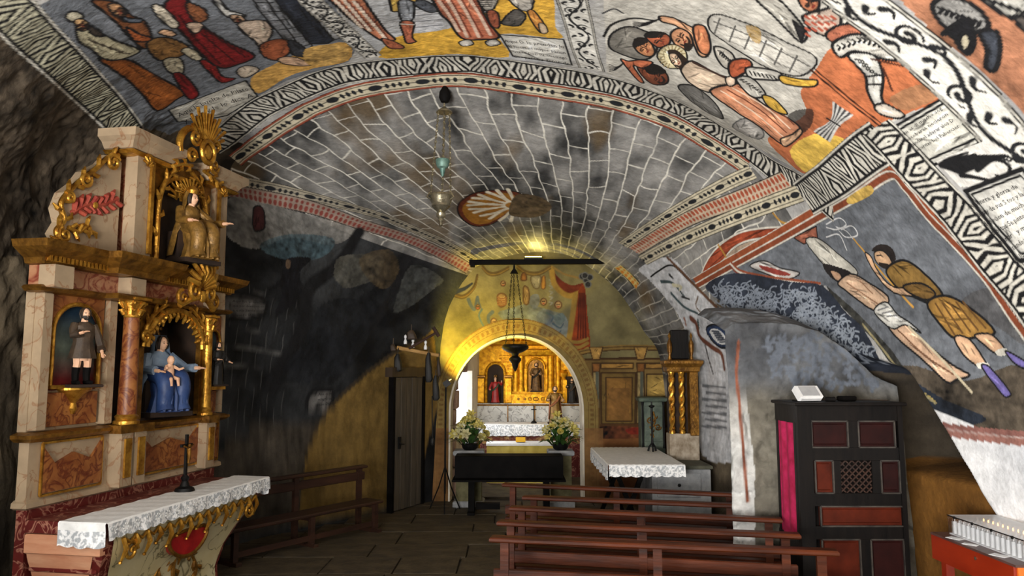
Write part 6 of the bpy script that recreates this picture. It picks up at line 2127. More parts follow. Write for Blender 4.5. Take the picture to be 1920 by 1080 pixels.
# cloth with a lace edge
cl = thing('altar_cloth', 'white altar cloth with lace edging on the left side altar', 'altar cloth', AA, ARZ_)


def cloth(par, x0, x1, y0, y1, z, drop_f, drop_e, lace=0.12, wave=0.012, per=0.14, ends=(-1, 1)):
    """Top sheet, then drops at the front (y0) and both ends, with a scalloped lace hem."""
    t = MB()
    nx = 48
    rows = [[(x0 + (x1 - x0) * k / nx, y, z + 0.003 * math.sin(k * 1.7 + y * 9)) for k in range(nx + 1)] for y in np.linspace(y1, y0, 6)]
    rows.append([(p[0], y0 - 0.012, z - 0.012) for p in rows[-1]])
    t.sheet(rows)
    for (xe, sg) in [q for q in ((x0, -1), (x1, 1)) if q[1] in ends]:
        er = [[(xe + sg * 0.0, y, z) for y in np.linspace(y1, y0, 16)]]
        er.append([(xe + sg * 0.014, p[1], z - 0.014) for p in er[0]])
        er.append([(xe + sg * (0.018 + wave * math.sin(p[1] * 17)), p[1], z - max(0.02, drop_e - lace)) for p in er[0]])
        t.sheet(er)
    t.build('sheet', 'linen', par)
    l = MB()
    nf = int((x1 - x0) / 0.02)
    top, mid, bot = [], [], []
    for k in range(nf + 1):
        x = x0 + (x1 - x0) * k / nf
        q = wave * math.sin(x * 11) + 0.006 * math.sin(x * 29)
        sc = 0.018 * abs(math.sin(PI * x / per))
        top.append((x, y0 - 0.012, z - 0.012)); mid.append((x, y0 - 0.016 + q * 0.5, z - drop_f * 0.5)); bot.append((x, y0 - 0.018 + q, z - drop_f - sc))
    l.sheet([top, mid, bot])
    for (xe, sg) in [q for q in ((x0, -1), (x1, 1)) if q[1] in ends]:
        a_, b_ = [], []
        for k in range(31):
            y = y1 + (y0 - y1) * k / 30
            a_.append((xe + sg * (0.018 + wave * math.sin(y * 17)), y, z - max(0.02, drop_e - lace)))
            b_.append((xe + sg * (0.02 + wave * 1.4 * math.sin(y * 17)), y, z - drop_e - 0.018 * abs(math.sin(PI * y / per))))
        l.sheet([a_, b_])
    # round motifs raised in the lace
    lo_ = l.build('lace_hem', 'lace', par)
    d = MB()
    k = x0 + per / 2
    while k < x1:
        for j in range(7):
            a = j * 2 * PI / 7
            d.ball((k + 0.03 * math.cos(a), y0 - 0.022, z - drop_f * 0.55 + 0.03 * math.sin(a)), 0.011, 5, 1, 0.4, 1)
        k += per
    d.build('lace_motifs', 'linen', par)['kind'] = 'stuff'


cloth(cl, -0.10, 2.56, -0.84, -0.40, 1.145, 0.13, 0.19)
cx = thing('altar_crucifix', 'small dark standing crucifix on the left side altar', 'crucifix', on_alt(1.45, -0.5, 1.147), ARZ_)
MB().lathe([(0.1, 0), (0.09, 0.03), (0.05, 0.05), (0.03, 0.1), (0.045, 0.13), (0.02, 0.16)], n=12).build('foot', 'dark_iron', cx)
MB().box((0, 0, 0.36), (0.03, 0.025, 0.42)).box((0, 0, 0.46), (0.18, 0.025, 0.03)).build('cross', 'dark_iron', cx, sm=False)
cb = MB()
cb.tube([(0, -0.03, 0.28), (0, -0.035, 0.36), (0, -0.03, 0.43)], [0.012, 0.018, 0.022], 7)
cb.tube([(-0.08, -0.025, 0.46), (0, -0.03, 0.43), (0.08, -0.025, 0.46)], 0.008, 6)
cb.ball((0, -0.035, 0.46), 0.018, 8)
cb.build('corpus', 'old_gold', cx)

# ------------------------------------------------------------------ pews
def pew(name, label, a, b, wood, group, front=1, h=0.88, posts=3, base=True, seat_h=0.44, slat2=0.5):
    """Open bench from a to b (ends of its back); front = +1 puts the seat to the left of a->b."""
    a, b = Vector(a), Vector(b)
    L_ = (b - a).length
    t = thing(name, label, 'bench', (a.x, a.y, 0), math.atan2((b - a).y, (b - a).x), group)
    f = front
    MB().box((L_ / 2, -0.015 * f, h), (L_, 0.13, 0.045), bev=0.012).build('top_rail', wood, t, sm=False)
    MB().box((L_ / 2, 0.0, h - 0.13 if slat2 > .6 else slat2 + 0.06), (L_ - 0.06, 0.035, 0.12), bev=0.008).build('back_slat', wood, t, sm=False)
    MB().box((L_ / 2, 0.22 * f, seat_h), (L_ - 0.02, 0.36, 0.045), bev=0.012).build('seat', wood, t, sm=False)
    for k in range(posts):
        x = 0.13 + (L_ - 0.26) * k / (posts - 1)
        MB().box((x, 0.0, h / 2), (0.075, 0.055, h - 0.03), bev=0.006).build('post', wood, t, sm=False)
        MB().box((x, 0.35 * f, seat_h / 2), (0.07, 0.06, seat_h - 0.03), bev=0.006).build('leg', wood, t, sm=False)
        MB().box((x, 0.18 * f, seat_h - 0.05), (0.05, 0.32, 0.06)).build('bearer', wood, t, sm=False)
        if base:
            MB().box((x, 0.17 * f, 0.035), (0.08, 0.56, 0.07), bev=0.01).build('foot', wood, t, sm=False)
    MB().box((L_ / 2, 0.33 * f, 0.14), (L_ - 0.3, 0.03, 0.07)).build('stretcher', wood, t, sm=False)
    return t


PW = [((920, 1009), (1570, 1035), 'nearest of the row of brown pews, its long back rail closest to the viewer'), ((934, 979), (1500, 1004), 'second brown pew counted from the viewer'),
      ((957, 952), (1466, 975), 'third brown pew counted from the viewer, middle of the five'), ((981, 932), (1442, 950), 'fourth brown pew counted from the viewer'), ((944, 908), (1388, 928), 'farthest brown pew, nearest to the black keyboard')]
for (pa_, pb_, lb) in PW:
    A_, B_ = at_h(pa_[0], pa_[1], 0.88), at_h(pb_[0], pb_[1], 0.88)
    pew('pew', lb, A_, B_, 'pew_wood', 'pews in the nave', 1)
lb_a, lb_b = at_h(505, 915, 0.95), at_h(703, 878, 0.95)
lb_a, lb_b = Vector((-3.72, 9.42, 0)), Vector((-2.22, 11.55, 0))
pew('bench', 'dark open-backed bench standing against the left rock wall', lb_a, lb_b, 'bench_wood', None, -1, 0.92, slat2=0.9)

# ------------------------------------------------------------------ confessional
CX0, CX1, CY0, CY1, CH = 2.775, 3.80, 7.36, 7.98, 2.035
cf = thing('confessional', 'dark panelled wooden confessional with red panels and a lattice window', 'confessional', (CX0, CY0, 0))
W_, D_ = CX1 - CX0, CY1 - CY0
mat('conf_wood', (12, 11, 11), (24, 20, 18), rough=0.45, scale=6, stretch=(2, 2, 0.3), bump=0.1, spec=0.15)
mat('conf_red', (62, 20, 9), (88, 32, 16), rough=0.5, scale=5, bump=0.08, spec=0.15)
mat('conf_dark_red', (28, 9, 9), (44, 16, 14), rough=0.5, scale=5, bump=0.08, spec=0.15)
mat('pink_cloth', (140, 10, 50), (188, 34, 88), rough=0.8, scale=7, bump=0.2)
px2x = lambda p: (p - 1486) / 195 * W_
zz = lambda py: at(1580, py, CY0).z
cols = [(1512, 1579, 790, 839, 'conf_dark_red'), (1599, 1666, 790, 839, 'conf_dark_red'), (1516, 1549, 864, 925, 'conf_red'), (1637, 1671, 864, 925, 'conf_dark_red'),
        (1523, 1674, 950, 987, 'conf_red'), (1523, 1592, 1012, 1150, 'conf_red'), (1612, 1672, 1012, 1150, 'conf_dark_red')]
opn_ = cols + [(1562, 1622, 864, 925, None)]
# frame members of the front
for (x0, x1) in ((1486, 1512), (1672, 1681)):
    MB().box(((px2x(x0) + px2x(x1)) / 2, 0.03, CH / 2), (px2x(x1) - px2x(x0), 0.06, CH), bev=0.004).build('stile', 'conf_wood', cf, sm=False)
for (p0, p1) in ((757, 790), (839, 864), (925, 950), (987, 1012)):
    MB().box((W_ / 2, 0.034, (zz(p0) + zz(p1)) / 2), (W_ - 0.1, 0.056, zz(p0) - zz(p1)), bev=0.004).build('rail', 'conf_wood', cf, sm=False)
MB().box((W_ / 2, 0.034, 0.07), (W_ - 0.1, 0.056, 0.14)).build('rail', 'conf_wood', cf, sm=False)
for (x0, x1, p0, p1) in ((1579, 1599, 790, 839), (1549, 1562, 864, 925), (1622, 1637, 864, 925), (1592, 1612, 1012, 1190)):
    MB().box(((px2x(x0) + px2x(x1)) / 2, 0.036, (zz(p0) + zz(p1)) / 2), (px2x(x1) - px2x(x0) + .01, 0.052, zz(p0) - zz(p1) + .02)).build('muntin', 'conf_wood', cf, sm=False)
for (x0, x1, p0, p1, m_) in cols:
    z0, z1 = max(0.14, zz(p1)), zz(p0)
    pn = MB().box(((px2x(x0) + px2x(x1)) / 2, 0.045, (z0 + z1) / 2), (px2x(x1) - px2x(x0), 0.03, z1 - z0)).box(((px2x(x0) + px2x(x1)) / 2, 0.03, (z0 + z1) / 2), (px2x(x1) - px2x(x0) - 0.05, 0.02, z1 - z0 - 0.05), bev=0.01).build('panel', m_, cf, sm=False)
    bd = MB()
    for (a_, b_) in (((x0, z0), (x1, z0)), ((x0, z1), (x1, z1)), ((x0, z0), (x0, z1)), ((x1, z0), (x1, z1))):
        bd.bar((px2x(a_[0]), 0.012, a_[1]), (px2x(b_[0]), 0.012, b_[1]), 0.014, 0.022, up=(0, 1, 0))
    bd.build('bead', mat('worn_bead', (40, 37, 35), (74, 68, 62), rough=0.35, scale=8), pn, sm=False)
# lattice
z0, z1, x0, x1 = zz(925), zz(864), px2x(1562), px2x(1622)
lt_n = 5
for sgn in (1, -1):
    for k in range(-lt_n, lt_n * 2):
        xs, zs_ = x0 + (x1 - x0) * k / lt_n, z0
        pts = []
        for q in np.linspace(0, 1, 30):
            zq = z0 + (z1 - z0) * q
            xq = x0 + (x1 - x0) * (k / lt_n + q * 1.0) if sgn > 0 else x0 + (x1 - x0) * (1 - k / lt_n - q * 1.0)
            if x0 <= xq <= x1:
                pts.append((xq, 0.03 if sgn > 0 else 0.042, zq))
        if len(pts) > 2:
            MB().bar(pts[0], pts[-1], 0.013, 0.012, up=(0, 1, 0)).build('lattice_slat', 'bench_wood', cf, sm=False)
MB().box((W_ / 2, 0.075, CH / 2), (W_ - 0.06, 0.02, CH - 0.02)).build('front_backing', 'black_wood', cf, sm=False)
# sides, back and top
MB().box((W_ - 0.02, D_ / 2 + 0.03, CH / 2), (0.04, D_ - 0.06, CH)).build('side_panel', 'conf_wood', cf, sm=False)
MB().box((W_ / 2, D_ - 0.02, CH / 2), (W_ - 0.08, 0.04, CH)).build('back_panel', 'conf_wood', cf, sm=False)
for (z0, z1) in ((0, 0.75), (1.86, CH)):
    MB().box((0.02, D_ / 2 + 0.03, (z0 + z1) / 2), (0.04, D_ - 0.06, z1 - z0)).build('side_panel', 'conf_wood', cf, sm=False)
for y_ in (0.085, D_ - 0.05):
    MB().box((0.02, y_, 1.3), (0.045, 0.05, 1.14)).build('side_stile', 'conf_wood', cf, sm=False)
rows = [[(0.0 + 0.012 * math.sin(k * 1.1), 0.1 + (D_ - 0.16) * k / 14, z) for k in range(15)] for z in np.linspace(0.75, 1.86, 8)]
MB().sheet(rows).build('curtain', 'pink_cloth', cf)
MB().box((W_ / 2, D_ / 2 - 0.01, CH + 0.015), (W_ + 0.06, D_ + 0.06, 0.035), bev=0.008).build('top_board', 'conf_wood', cf, sm=False)
# floodlight and clutter on top
fl_ = thing('floodlight', 'small white floodlight tilted back on top of the confessional', 'floodlight', (2.94, 7.5, CH + 0.034), 0.25)
fl_.scale = (1.3, 1.3, 1.3)
MB().box((0, 0, 0.062), (0.2, 0.05, 0.13), bev=0.012, M=Matrix.Rotation(-0.75, 4, 'X')).build('housing', mat('white_plastic', (206, 206, 206), (226, 226, 226), rough=0.4, bump=0), fl_, sm=False)
MB().box((0, -0.019, 0.08), (0.15, 0.006, 0.09), M=Matrix.Rotation(-0.75, 4, 'X')).build('lens', mat('frosted', (150, 152, 154), (170, 170, 172), rough=0.2, bump=0), fl_, sm=False)
MB().box((0, 0.03, 0.006), (0.16, 0.1, 0.012)).build('bracket', 'dark_iron', fl_, sm=False)
bb = MB().box((0, 0, 0.025), (0.16, 0.1, 0.05), rz=0.3, bev=0.01).build('black_box', 'black_wood', None, (3.38, 7.62, CH + 0.034), sm=False)
tag(bb, 'flat black box lying on the confessional top behind the floodlight', 'box')
b2 = MB().box((0, 0, 0.02), (0.1, 0.12, 0.04), rz=-0.4, bev=0.008).build('black_adapter', 'black_wood', None, (3.2, 7.58, CH + 0.034), sm=False)
tag(b2, 'small black adapter on the confessional top next to the box', 'adapter')
cb_ = MB().tube(spline([(2.98, 7.62, CH + 0.042), (3.1, 7.7, CH + 0.042), (3.32, 7.76, CH + 0.042), (3.55, 7.68, CH + 0.045), (3.78, 7.58, CH + 0.042)], 8), 0.006, 6).build('cable', 'grey_wood', None)
tag(cb_, 'thin grey cable curling over the confessional top', 'cable')

# ------------------------------------------------------------------ votive candle stand at the right edge
mat('stand_red', (120, 30, 10), (150, 44, 16), rough=0.35, scale=4, stretch=(1, .3, 1), bump=0.03, coat=0.4)
mat('stand_orange', (206, 96, 20), (226, 118, 34), rough=0.35, scale=4, bump=0.03, coat=0.3)
mat('stand_top', (70, 46, 42), (92, 66, 60), rough=0.4, scale=6, bump=0.03)
mat('candle_white', (226, 228, 232), (244, 244, 244), rough=0.5, bump=0, spec=0.5)
mat('flame_glow', (255, 196, 110), (255, 210, 130), emit=(255, 176, 90), estr=14, bump=0)
mat('paper', (214, 216, 220), (230, 230, 230), rough=0.8, bump=0)
mat('yellow_tape', (226, 190, 30), (236, 204, 50), rough=0.5, bump=0)
gm = mat('acrylic', (240, 244, 246), (240, 244, 246), rough=0.06, bump=0, trans=1.0, alpha=0.28)
SX, SY0, SY1, SZ = 3.70, 5.66, 6.74, 0.95
SW = 0.52
vs_ = thing('votive_stand', 'red and orange wooden votive stand at the right edge', 'candle stand', (SX, SY0, 0))
MB().box((0.0 - 0.01, (SY1 - SY0) / 2, SZ - 0.1), (0.03, SY1 - SY0, 0.2)).build('front_board', 'stand_red', vs_, sm=False)
MB().box((SW / 2, 0.0, SZ - 0.2), (SW, 0.03, 0.4)).build('end_board', 'stand_orange', vs_, sm=False)
MB().box((SW / 2, SY1 - SY0, SZ - 0.1), (SW, 0.03, 0.2)).build('end_board', 'stand_red', vs_, sm=False)
MB().box((SW / 2 - 0.005, (SY1 - SY0) / 2, SZ + 0.008), (SW + 0.03, SY1 - SY0 + 0.04, 0.018)).build('top', 'stand_top', vs_, sm=False)
for (x_, y_) in ((0.06, 0.08), (SW - 0.06, 0.08), (0.06, SY1 - SY0 - 0.08), (SW - 0.06, SY1 - SY0 - 0.08)):
    MB().box((x_, y_, 0.37), (0.07, 0.07, 0.74)).build('leg', 'stand_red', vs_, sm=False)
lk = MB().lathe([(0.012, 0), (0.014, 0.006), (0.006, 0.008)], (-0.026, 0.45, SZ - 0.05), 10, M=Matrix.Rotation(-PI / 2, 4, 'Y')).build('lock', 'silver', vs_)
# acrylic case
cs = thing('candle_case', 'clear acrylic case over rows of electric candles', 'display case', (SX + 0.1, SY0 + 0.05, SZ + 0.018))
CL_, CW_, CHh = 0.98, 0.42, 0.155
MB().box((0.002, CL_ / 2, CHh / 2), (0.004, CL_, CHh)).build('front_pane', gm, cs, sm=False)
MB().box((CW_, CL_ / 2, CHh / 2), (0.004, CL_, CHh)).build('back_pane', gm, cs, sm=False)
for y_ in (0.002, CL_):
    MB().box((CW_ / 2, y_, CHh / 2), (CW_ - 0.008, 0.004, CHh)).build('end_pane', gm, cs, sm=False)
MB().box((CW_ / 2, CL_ / 2, CHh + 0.002), (CW_, CL_ + 0.004, 0.004)).build('top_pane', mat('acrylic_haze_top', (226, 230, 234), (236, 238, 240), rough=0.25, bump=0, alpha=0.45), cs, sm=False)  # haze of reflected light put into a whitish, half-opaque pane
MB().box((-0.003, CL_ / 2, CHh + 0.002), (0.006, CL_, 0.008)).build('edge_strip', 'dark_iron', cs, sm=False)
MB().box((CW_ / 2, CL_ / 2, 0.004), (CW_ - 0.012, CL_ - 0.012, 0.008)).build('tray', 'paper', cs, sm=False)
MB().box((0.03, -0.004, CHh / 2), (0.05, 0.006, CHh)).build('yellow_tape', 'yellow_tape', cs, sm=False)
for k in range(4):
    MB().box((-0.008, 0.12 + k * 0.25, CHh), (0.012, 0.014, 0.022)).build('clip', 'dark_iron', cs, sm=False)
can = MB().lathe([(0.0145, 0), (0.0145, 0.098), (0.012, 0.104), (0.004, 0.106)], n=12).mesh('candle', 'candle_white')
tipm = MB().lathe([(0.003, 0), (0.0058, 0.008), (0.004, 0.016), (0.0008, 0.024)], (0, 0, 0.105), 8).mesh('flame', 'flame_glow')
tipd = MB().lathe([(0.003, 0), (0.0052, 0.008), (0.004, 0.016), (0.0008, 0.022)], (0, 0, 0.105), 8).mesh('bulb', 'candle_white')
for r_ in range(8):
    for k in range(15):
        lit = r_ == 5 and k > 0
        o = link('electric_candle', can, None, (SX + 0.1 + 0.035 + r_ * 0.05, SY0 + 0.05 + 0.045 + k * 0.0635, SZ + 0.0265))
        if lit:
            tag(o, 'white electric candle with its flame bulb glowing, in the acrylic case', 'candle', 'lit electric candles')
            link('flame', tipm, o)
        elif r_ == 0:
            tag(o, 'white unlit electric candle in the front row of the acrylic case', 'candle', 'front row of unlit candles')
            link('bulb', tipd, o)
        else:
            tag(o, 'white unlit electric candle behind the front row in the acrylic case', 'candle', 'inner rows of unlit candles')
            link('bulb', tipd, o)
for (x_, y_, rz, sx, sy, lb) in ((0.045, 0.26, 0.5, 0.085, 0.12, 'white paper note lying on the votive stand nearest to the orange end'), (0.04, 0.62, 0.7, 0.06, 0.11, 'narrow printed slip lying between two notes on the votive stand'), (0.045, 0.84, 0.45, 0.08, 0.12, 'white paper note on the votive stand farthest from the orange end')):
    pp = MB().box((0, 0, 0.0015), (sx, sy, 0.003), rz=rz).build('paper_note', 'paper', None, (SX + x_, SY0 + y_, SZ + 0.0175), sm=False)
    tag(pp, lb, 'paper', 'paper notes on the votive stand')

# ------------------------------------------------------------------ silver sanctuary lamp under the vault crown
top = cave.hit(833, 166)[0]
LY = top.y - 0.02
lx = lambda px, py: at(px, py, LY)
sl = thing('silver_lamp', 'silver hanging lamp on three chains below the vault crown', 'hanging lamp', (0, 0, 0))
c0 = lx(834, 180)
MB().lathe([(0.005, -0.1), (0.05, -0.08), (0.075, -0.02), (0.07, 0.05), (0.03, 0.12), (0.004, 0.2)], c0, 14).build('ceiling_knob', 'black_wood', sl)
c1 = lx(833, 207)
MB().lathe([(0.105, -0.03), (0.1, -0.015), (0.04, 0.03), (0.015, 0.05), (0.012, 0.1)], c1, 18).build('canopy', 'silver', sl)
c2 = lx(827, 368)
RB = 0.145
zc = c2.z


def chain(par, a, b, r_=0.0075, link_l=0.035, m_='silver', name='chain'):
    """Chain as one strand of alternating oval links."""
    a, b = Vector(a), Vector(b)
    d = b - a
    n = max(2, int(d.length / link_l))
    mb = MB()
    u = d.normalized()
    s1 = u.cross(Vector((0, 1, 0.01))).normalized()
    s2 = u.cross(s1)
    for k in range(n):
        c = a + d * ((k + 0.5) / n)
        s = s1 if k % 2 else s2
        mb.tube([c + u * (link_l * 0.62 * math.cos(q)) + s * (link_l * 0.3 * math.sin(q)) for q in np.linspace(0, 2 * PI, 9)[:-1]], r_ * 0.75, 4, closed=True)
    return mb.build(name, m_, par)


for k in range(3):
    a = PI / 2 + k * 2 * PI / 3
    chain(sl, (c1.x + 0.08 * math.cos(a), c1.y + 0.08 * math.sin(a), c1.z - 0.02), (c2.x + RB * math.cos(a), c2.y + RB * math.sin(a), zc + 0.02))
bw = MB().lathe([(0.12, 0.03), (RB, 0.025), (RB + 0.012, 0.0), (RB, -0.02), (RB - 0.01, -0.06), (0.115, -0.1), (0.12, -0.13), (0.08, -0.17), (0.045, -0.2), (0.06, -0.22), (0.055, -0.26), (0.03, -0.29), (0.036, -0.31), (0.02, -0.34), (0.024, -0.37), (0.004, -0.4)], c2, 22)
bw.build('bowl', 'silver', sl)
for k in range(3):
    a = PI / 2 + k * 2 * PI / 3
    MB().tube([(c2.x + RB * math.cos(a), c2.y + RB * math.sin(a), zc - 0.05), (c2.x + (RB + 0.05) * math.cos(a), c2.y + (RB + 0.05) * math.sin(a), zc - 0.03), (c2.x + (RB + 0.01) * math.cos(a), c2.y + (RB + 0.01) * math.sin(a), zc + 0.03)], 0.012, 6).build('handle', 'silver', sl)
c3 = lx(830, 305)
MB().lathe([(0.088, 0.04), (0.092, 0.03), (0.085, -0.02), (0.07, -0.06), (0.04, -0.08), (0.03, -0.12), (0.02, -0.16), (0.012, -0.18)], c3, 18).build('oil_cup', 'verdigris', sl)
chain(sl, (c1.x, c1.y, c1.z - 0.03), (c3.x, c3.y, c3.z + 0.03), 0.006)

# ------------------------------------------------------------------ beam and the black lamp before the end wall
bm_ = thing('beam', 'dark wooden tie beam under the inner vault', 'beam', (0, 0, 0))
ba, bb_ = at(880, 492, 13.25), at(1180, 490, 13.25)
MB().bar(ba, bb_, 0.1, 0.085).build('timber', 'black_wood', bm_, sm=False)
for p_ in (ba, bb_):
    MB().box(p_ + Vector((0.06 if p_ is ba else -0.06, 0, -0.05)), (0.08, 0.16, 0.06)).build('corbel', 'black_wood', bm_, sm=False)
bp_ = at(1000, 483, 13.36)
bll = thing('beam_light', 'shaded warm lamp fixed behind the tie beam', 'lamp', bp_)
MB().box((0, 0, -0.02), (0.34, 0.06, 0.05), bev=0.01).build('housing', 'dark_iron', bll, sm=False)
MB().tube([(-0.15, 0, 0.012), (0.15, 0, 0.012)], 0.014, 8).build('tube', mat('warm_tube', (255, 220, 120), (255, 224, 130), emit=(255, 205, 90), estr=12, bump=0), bll)
light('beam_glow', 'AREA', bp_ + Vector((0, 0, 0.04)), bp_ + Vector((0.2, -0.2, 1)), 4, (1.0, 0.82, 0.22), shape='RECTANGLE', size=0.34, size_y=0.05)
bl = thing('black_lamp', 'black hanging lamp on long chains in front of the arch', 'hanging lamp', (0, 0, 0))
BY = 13.25
c1 = at(964, 508, BY)
MB().lathe([(0.075, -0.05), (0.06, -0.02), (0.02, 0.04), (0.012, 0.14)], c1, 12).build('canopy', 'dark_iron', bl)
c2 = at(966, 652, BY)
for k in range(3):
    a = 0.4 + k * 2 * PI / 3
    chain(bl, (c1.x + 0.05 * math.cos(a), c1.y + 0.05 * math.sin(a), c1.z - 0.04), (c2.x + 0.22 * math.cos(a), c2.y + 0.2 * math.sin(a), c2.z + 0.02), 0.007, 0.04, 'dark_iron')
MB().lathe([(0.2, 0.06), (0.235, 0.03), (0.24, 0.0), (0.22, -0.03), (0.15, -0.07), (0.07, -0.1), (0.05, -0.14), (0.1, -0.18), (0.11, -0.22), (0.06, -0.28), (0.05, -0.34), (0.01, -0.42)], c2, 22).build('bowl', 'dark_iron', bl)
MB().tube([(c2.x - 0.12, c2.y, c2.z + 0.5), (c2.x + 0.12, c2.y, c2.z + 0.5)], 0.008, 6).build('spreader', 'dark_iron', bl)

# ------------------------------------------------------------------ lamp stand that lights the arch
st = thing('lamp_stand', 'black tripod lamp stand left of the arch, lamp tilted up', 'lamp stand', (-1.13, 12.86, 0))
MB().tube([(0, 0, 0.3), (0, 0, 2.1)], 0.016, 8).build('pole', 'dark_iron', st)
for k in range(3):
    a = 0.6 + k * 2 * PI / 3
    MB().tube([(0, 0, 0.75), (0.12 * math.cos(a), 0.12 * math.sin(a), 0.4), (0.3 * math.cos(a), 0.3 * math.sin(a), 0.012)], 0.012, 6).build('leg', 'dark_iron', st)
MB().box((0.02, 0.0, 2.14), (0.12, 0.09, 0.1), M=Matrix.Rotation(-0.6, 4, 'Y')).build('lamp_head', 'dark_iron', st, sm=False)
MB().box((0.048, 0.0, 2.182), (0.1, 0.075, 0.01), M=Matrix.Rotation(-0.6, 4, 'Y')).build('lamp_glass', mat('warm_glass', (255, 220, 120), (255, 224, 130), emit=(255, 206, 90), estr=10, bump=0), st, sm=False)
light('arch_spot', 'SPOT', (-1.08, 12.95, 2.24), (-0.45, 13.9, 3.15), 480, (1.0, 0.74, 0.07), spot_size=R(105), spot_blend=0.9, shadow_soft_size=0.04)

# ------------------------------------------------------------------ electric piano, flowers and plinths before the arch
pn = thing('electric_piano', 'black electric piano on a stand below the chancel arch', 'piano', (-0.05, 12.7, 0))
MB().box((0, 0, 0.78), (1.78, 0.42, 0.36), bev=0.01).build('case', 'black_wood', pn, sm=False)
MB().box((0, -0.1, 0.585), (1.84, 0.6, 0.03)).build('shelf', 'black_wood', pn, sm=False)
for s in (-1, 1):
    MB().box((s * 0.62, 0.05, 0.29), (0.1, 0.36, 0.57)).build('side_leg', 'black_wood', pn, sm=False)
    MB().box((s * 0.62, 0.0, 0.03), (0.12, 0.52, 0.06)).build('foot', 'black_wood', pn, sm=False)
MB().box((-0.35, 0.05, 0.12), (0.4, 0.12, 0.1)).build('pedal_board', 'black_wood', pn, sm=False)
mat('petal', (176, 158, 54), (214, 204, 130), rough=0.6, scale=9, bump=0)
mat('petal_white', (176, 168, 116), (210, 204, 164), rough=0.6, scale=9, bump=0)
mat('leaf', (26, 50, 20), (60, 92, 36), rough=0.5, scale=10, bump=0.05)
petal_m = {}


def bloom(name, m_, kind):
    """Flower head facing +z: lily with six long petals, or a round rose of cupped petals."""
    mb = MB()
    if kind == 'lily':
        for k in range(6):
            a = k * PI / 3
            rows = []
            for i in range(5):
                q = i / 4
                r_ = 0.012 + 0.075 * q
                z = 0.06 * math.sin(q * PI * 0.62)
                wd = 0.024 * math.sin(PI * (0.15 + 0.8 * q))
                rows.append([(r_ * math.cos(a) - s * wd * math.sin(a), r_ * math.sin(a) + s * wd * math.cos(a), z - abs(s) * 0.006) for s in (-1, 0, 1)])
            mb.sheet(rows)
        for k in range(4):
            a = k * PI / 2
            mb.tube([(0, 0, 0.01), (0.012 * math.cos(a), 0.012 * math.sin(a), 0.07)], 0.003, 4)
    else:
        for ring_, (n_, r0, zt) in enumerate(((7, 0.05, 0.03), (6, 0.036, 0.045), (4, 0.02, 0.052))):
            for k in range(n_):
                a = k * 2 * PI / n_ + ring_ * 0.5
                rows = []
                for i in range(4):
                    q = i / 3
                    r_ = r0 * (0.3 + 0.8 * q)
                    rows.append([(r_ * math.cos(a + s * 0.5), r_ * math.sin(a + s * 0.5), zt * q ** 1.5 + 0.004 * ring_) for s in (-1, 0, 1)])
                mb.sheet(rows)
    return mb.mesh(name, m_, True)


lily_y, lily_w, rose_y = bloom('lily_bloom', 'petal', 'lily'), bloom('lily_bloom', 'petal_white', 'lily'), bloom('rose_bloom', 'petal', 'rose')


def leaf_mesh():
    mb = MB()
    rows = []
    for i in range(6):
        q = i / 5
        wd = 0.026 * math.sin(PI * (0.08 + 0.9 * q))
        rows.append([(s * wd, 0.2 * q, 0.05 * math.sin(q * PI) - abs(s) * 0.004) for s in (-1, 0, 1)])
    return mb.sheet(rows).mesh('leaf', 'leaf', True)


LEAFM = leaf_mesh()


def bouquet(label, loc, seed, wx_, hz_, tall):
    rn = random.Random(seed)
    t = thing('flower_arrangement', label, 'flowers', loc, 0, 'altar flower arrangements')
    MB().lathe([(0.1, 0), (0.13, 0.03), (0.15, 0.1), (0.13, 0.12)], n=14).build('pot', 'dark_iron', t)
    stems = MB()
    for k in range(44):
        th, ph = rn.uniform(0, 2 * PI), rn.uniform(0.05, 1.35)
        ln = rn.uniform(0.75, 1.0)
        p = Vector((wx_ * math.sin(ph) * math.cos(th), 0.6 * wx_ * math.sin(ph) * math.sin(th), 0.14 + hz_ * math.cos(ph) * ln))
        if k == 0:
            p = Vector((tall, 0, hz_ + 0.2))
        stems.tube([(0, 0, 0.08), (p.x * 0.4, p.y * 0.4, p.z * 0.65), p], [0.006, 0.005, 0.004], 4)
        me = (lily_y, lily_w, rose_y)[k % 3]
        o = link(me.name.split('.')[0], me, t, p)
        d = Vector((p.x, p.y - 0.25, p.z * 0.6)).normalized()
        o.rotation_mode = 'QUATERNION'
        o.rotation_quaternion = d.to_track_quat('Z', 'Y')
        s_ = rn.uniform(0.8, 1.25)
        o.scale = (s_, s_, s_)
    stems.build('stems', 'leaf', t)
    for k in range(60):
        th, ph = rn.uniform(0, 2 * PI), rn.uniform(0.3, 1.9)
        p = Vector((0.55 * wx_ * math.sin(ph) * math.cos(th), 0.45 * wx_ * math.sin(ph) * math.sin(th), max(0.08, 0.12 + 0.55 * hz_ * math.cos(ph))))
        o = link('leaf', LEAFM, t, p)
        d = Vector((p.x, p.y - 0.05, p.z * 0.5)).normalized()
        o.rotation_mode = 'QUATERNION'
        o.rotation_quaternion = d.to_track_quat('Y', 'Z')
        s_ = rn.uniform(0.8, 1.5)
        o.scale = (s_, s_, s_)


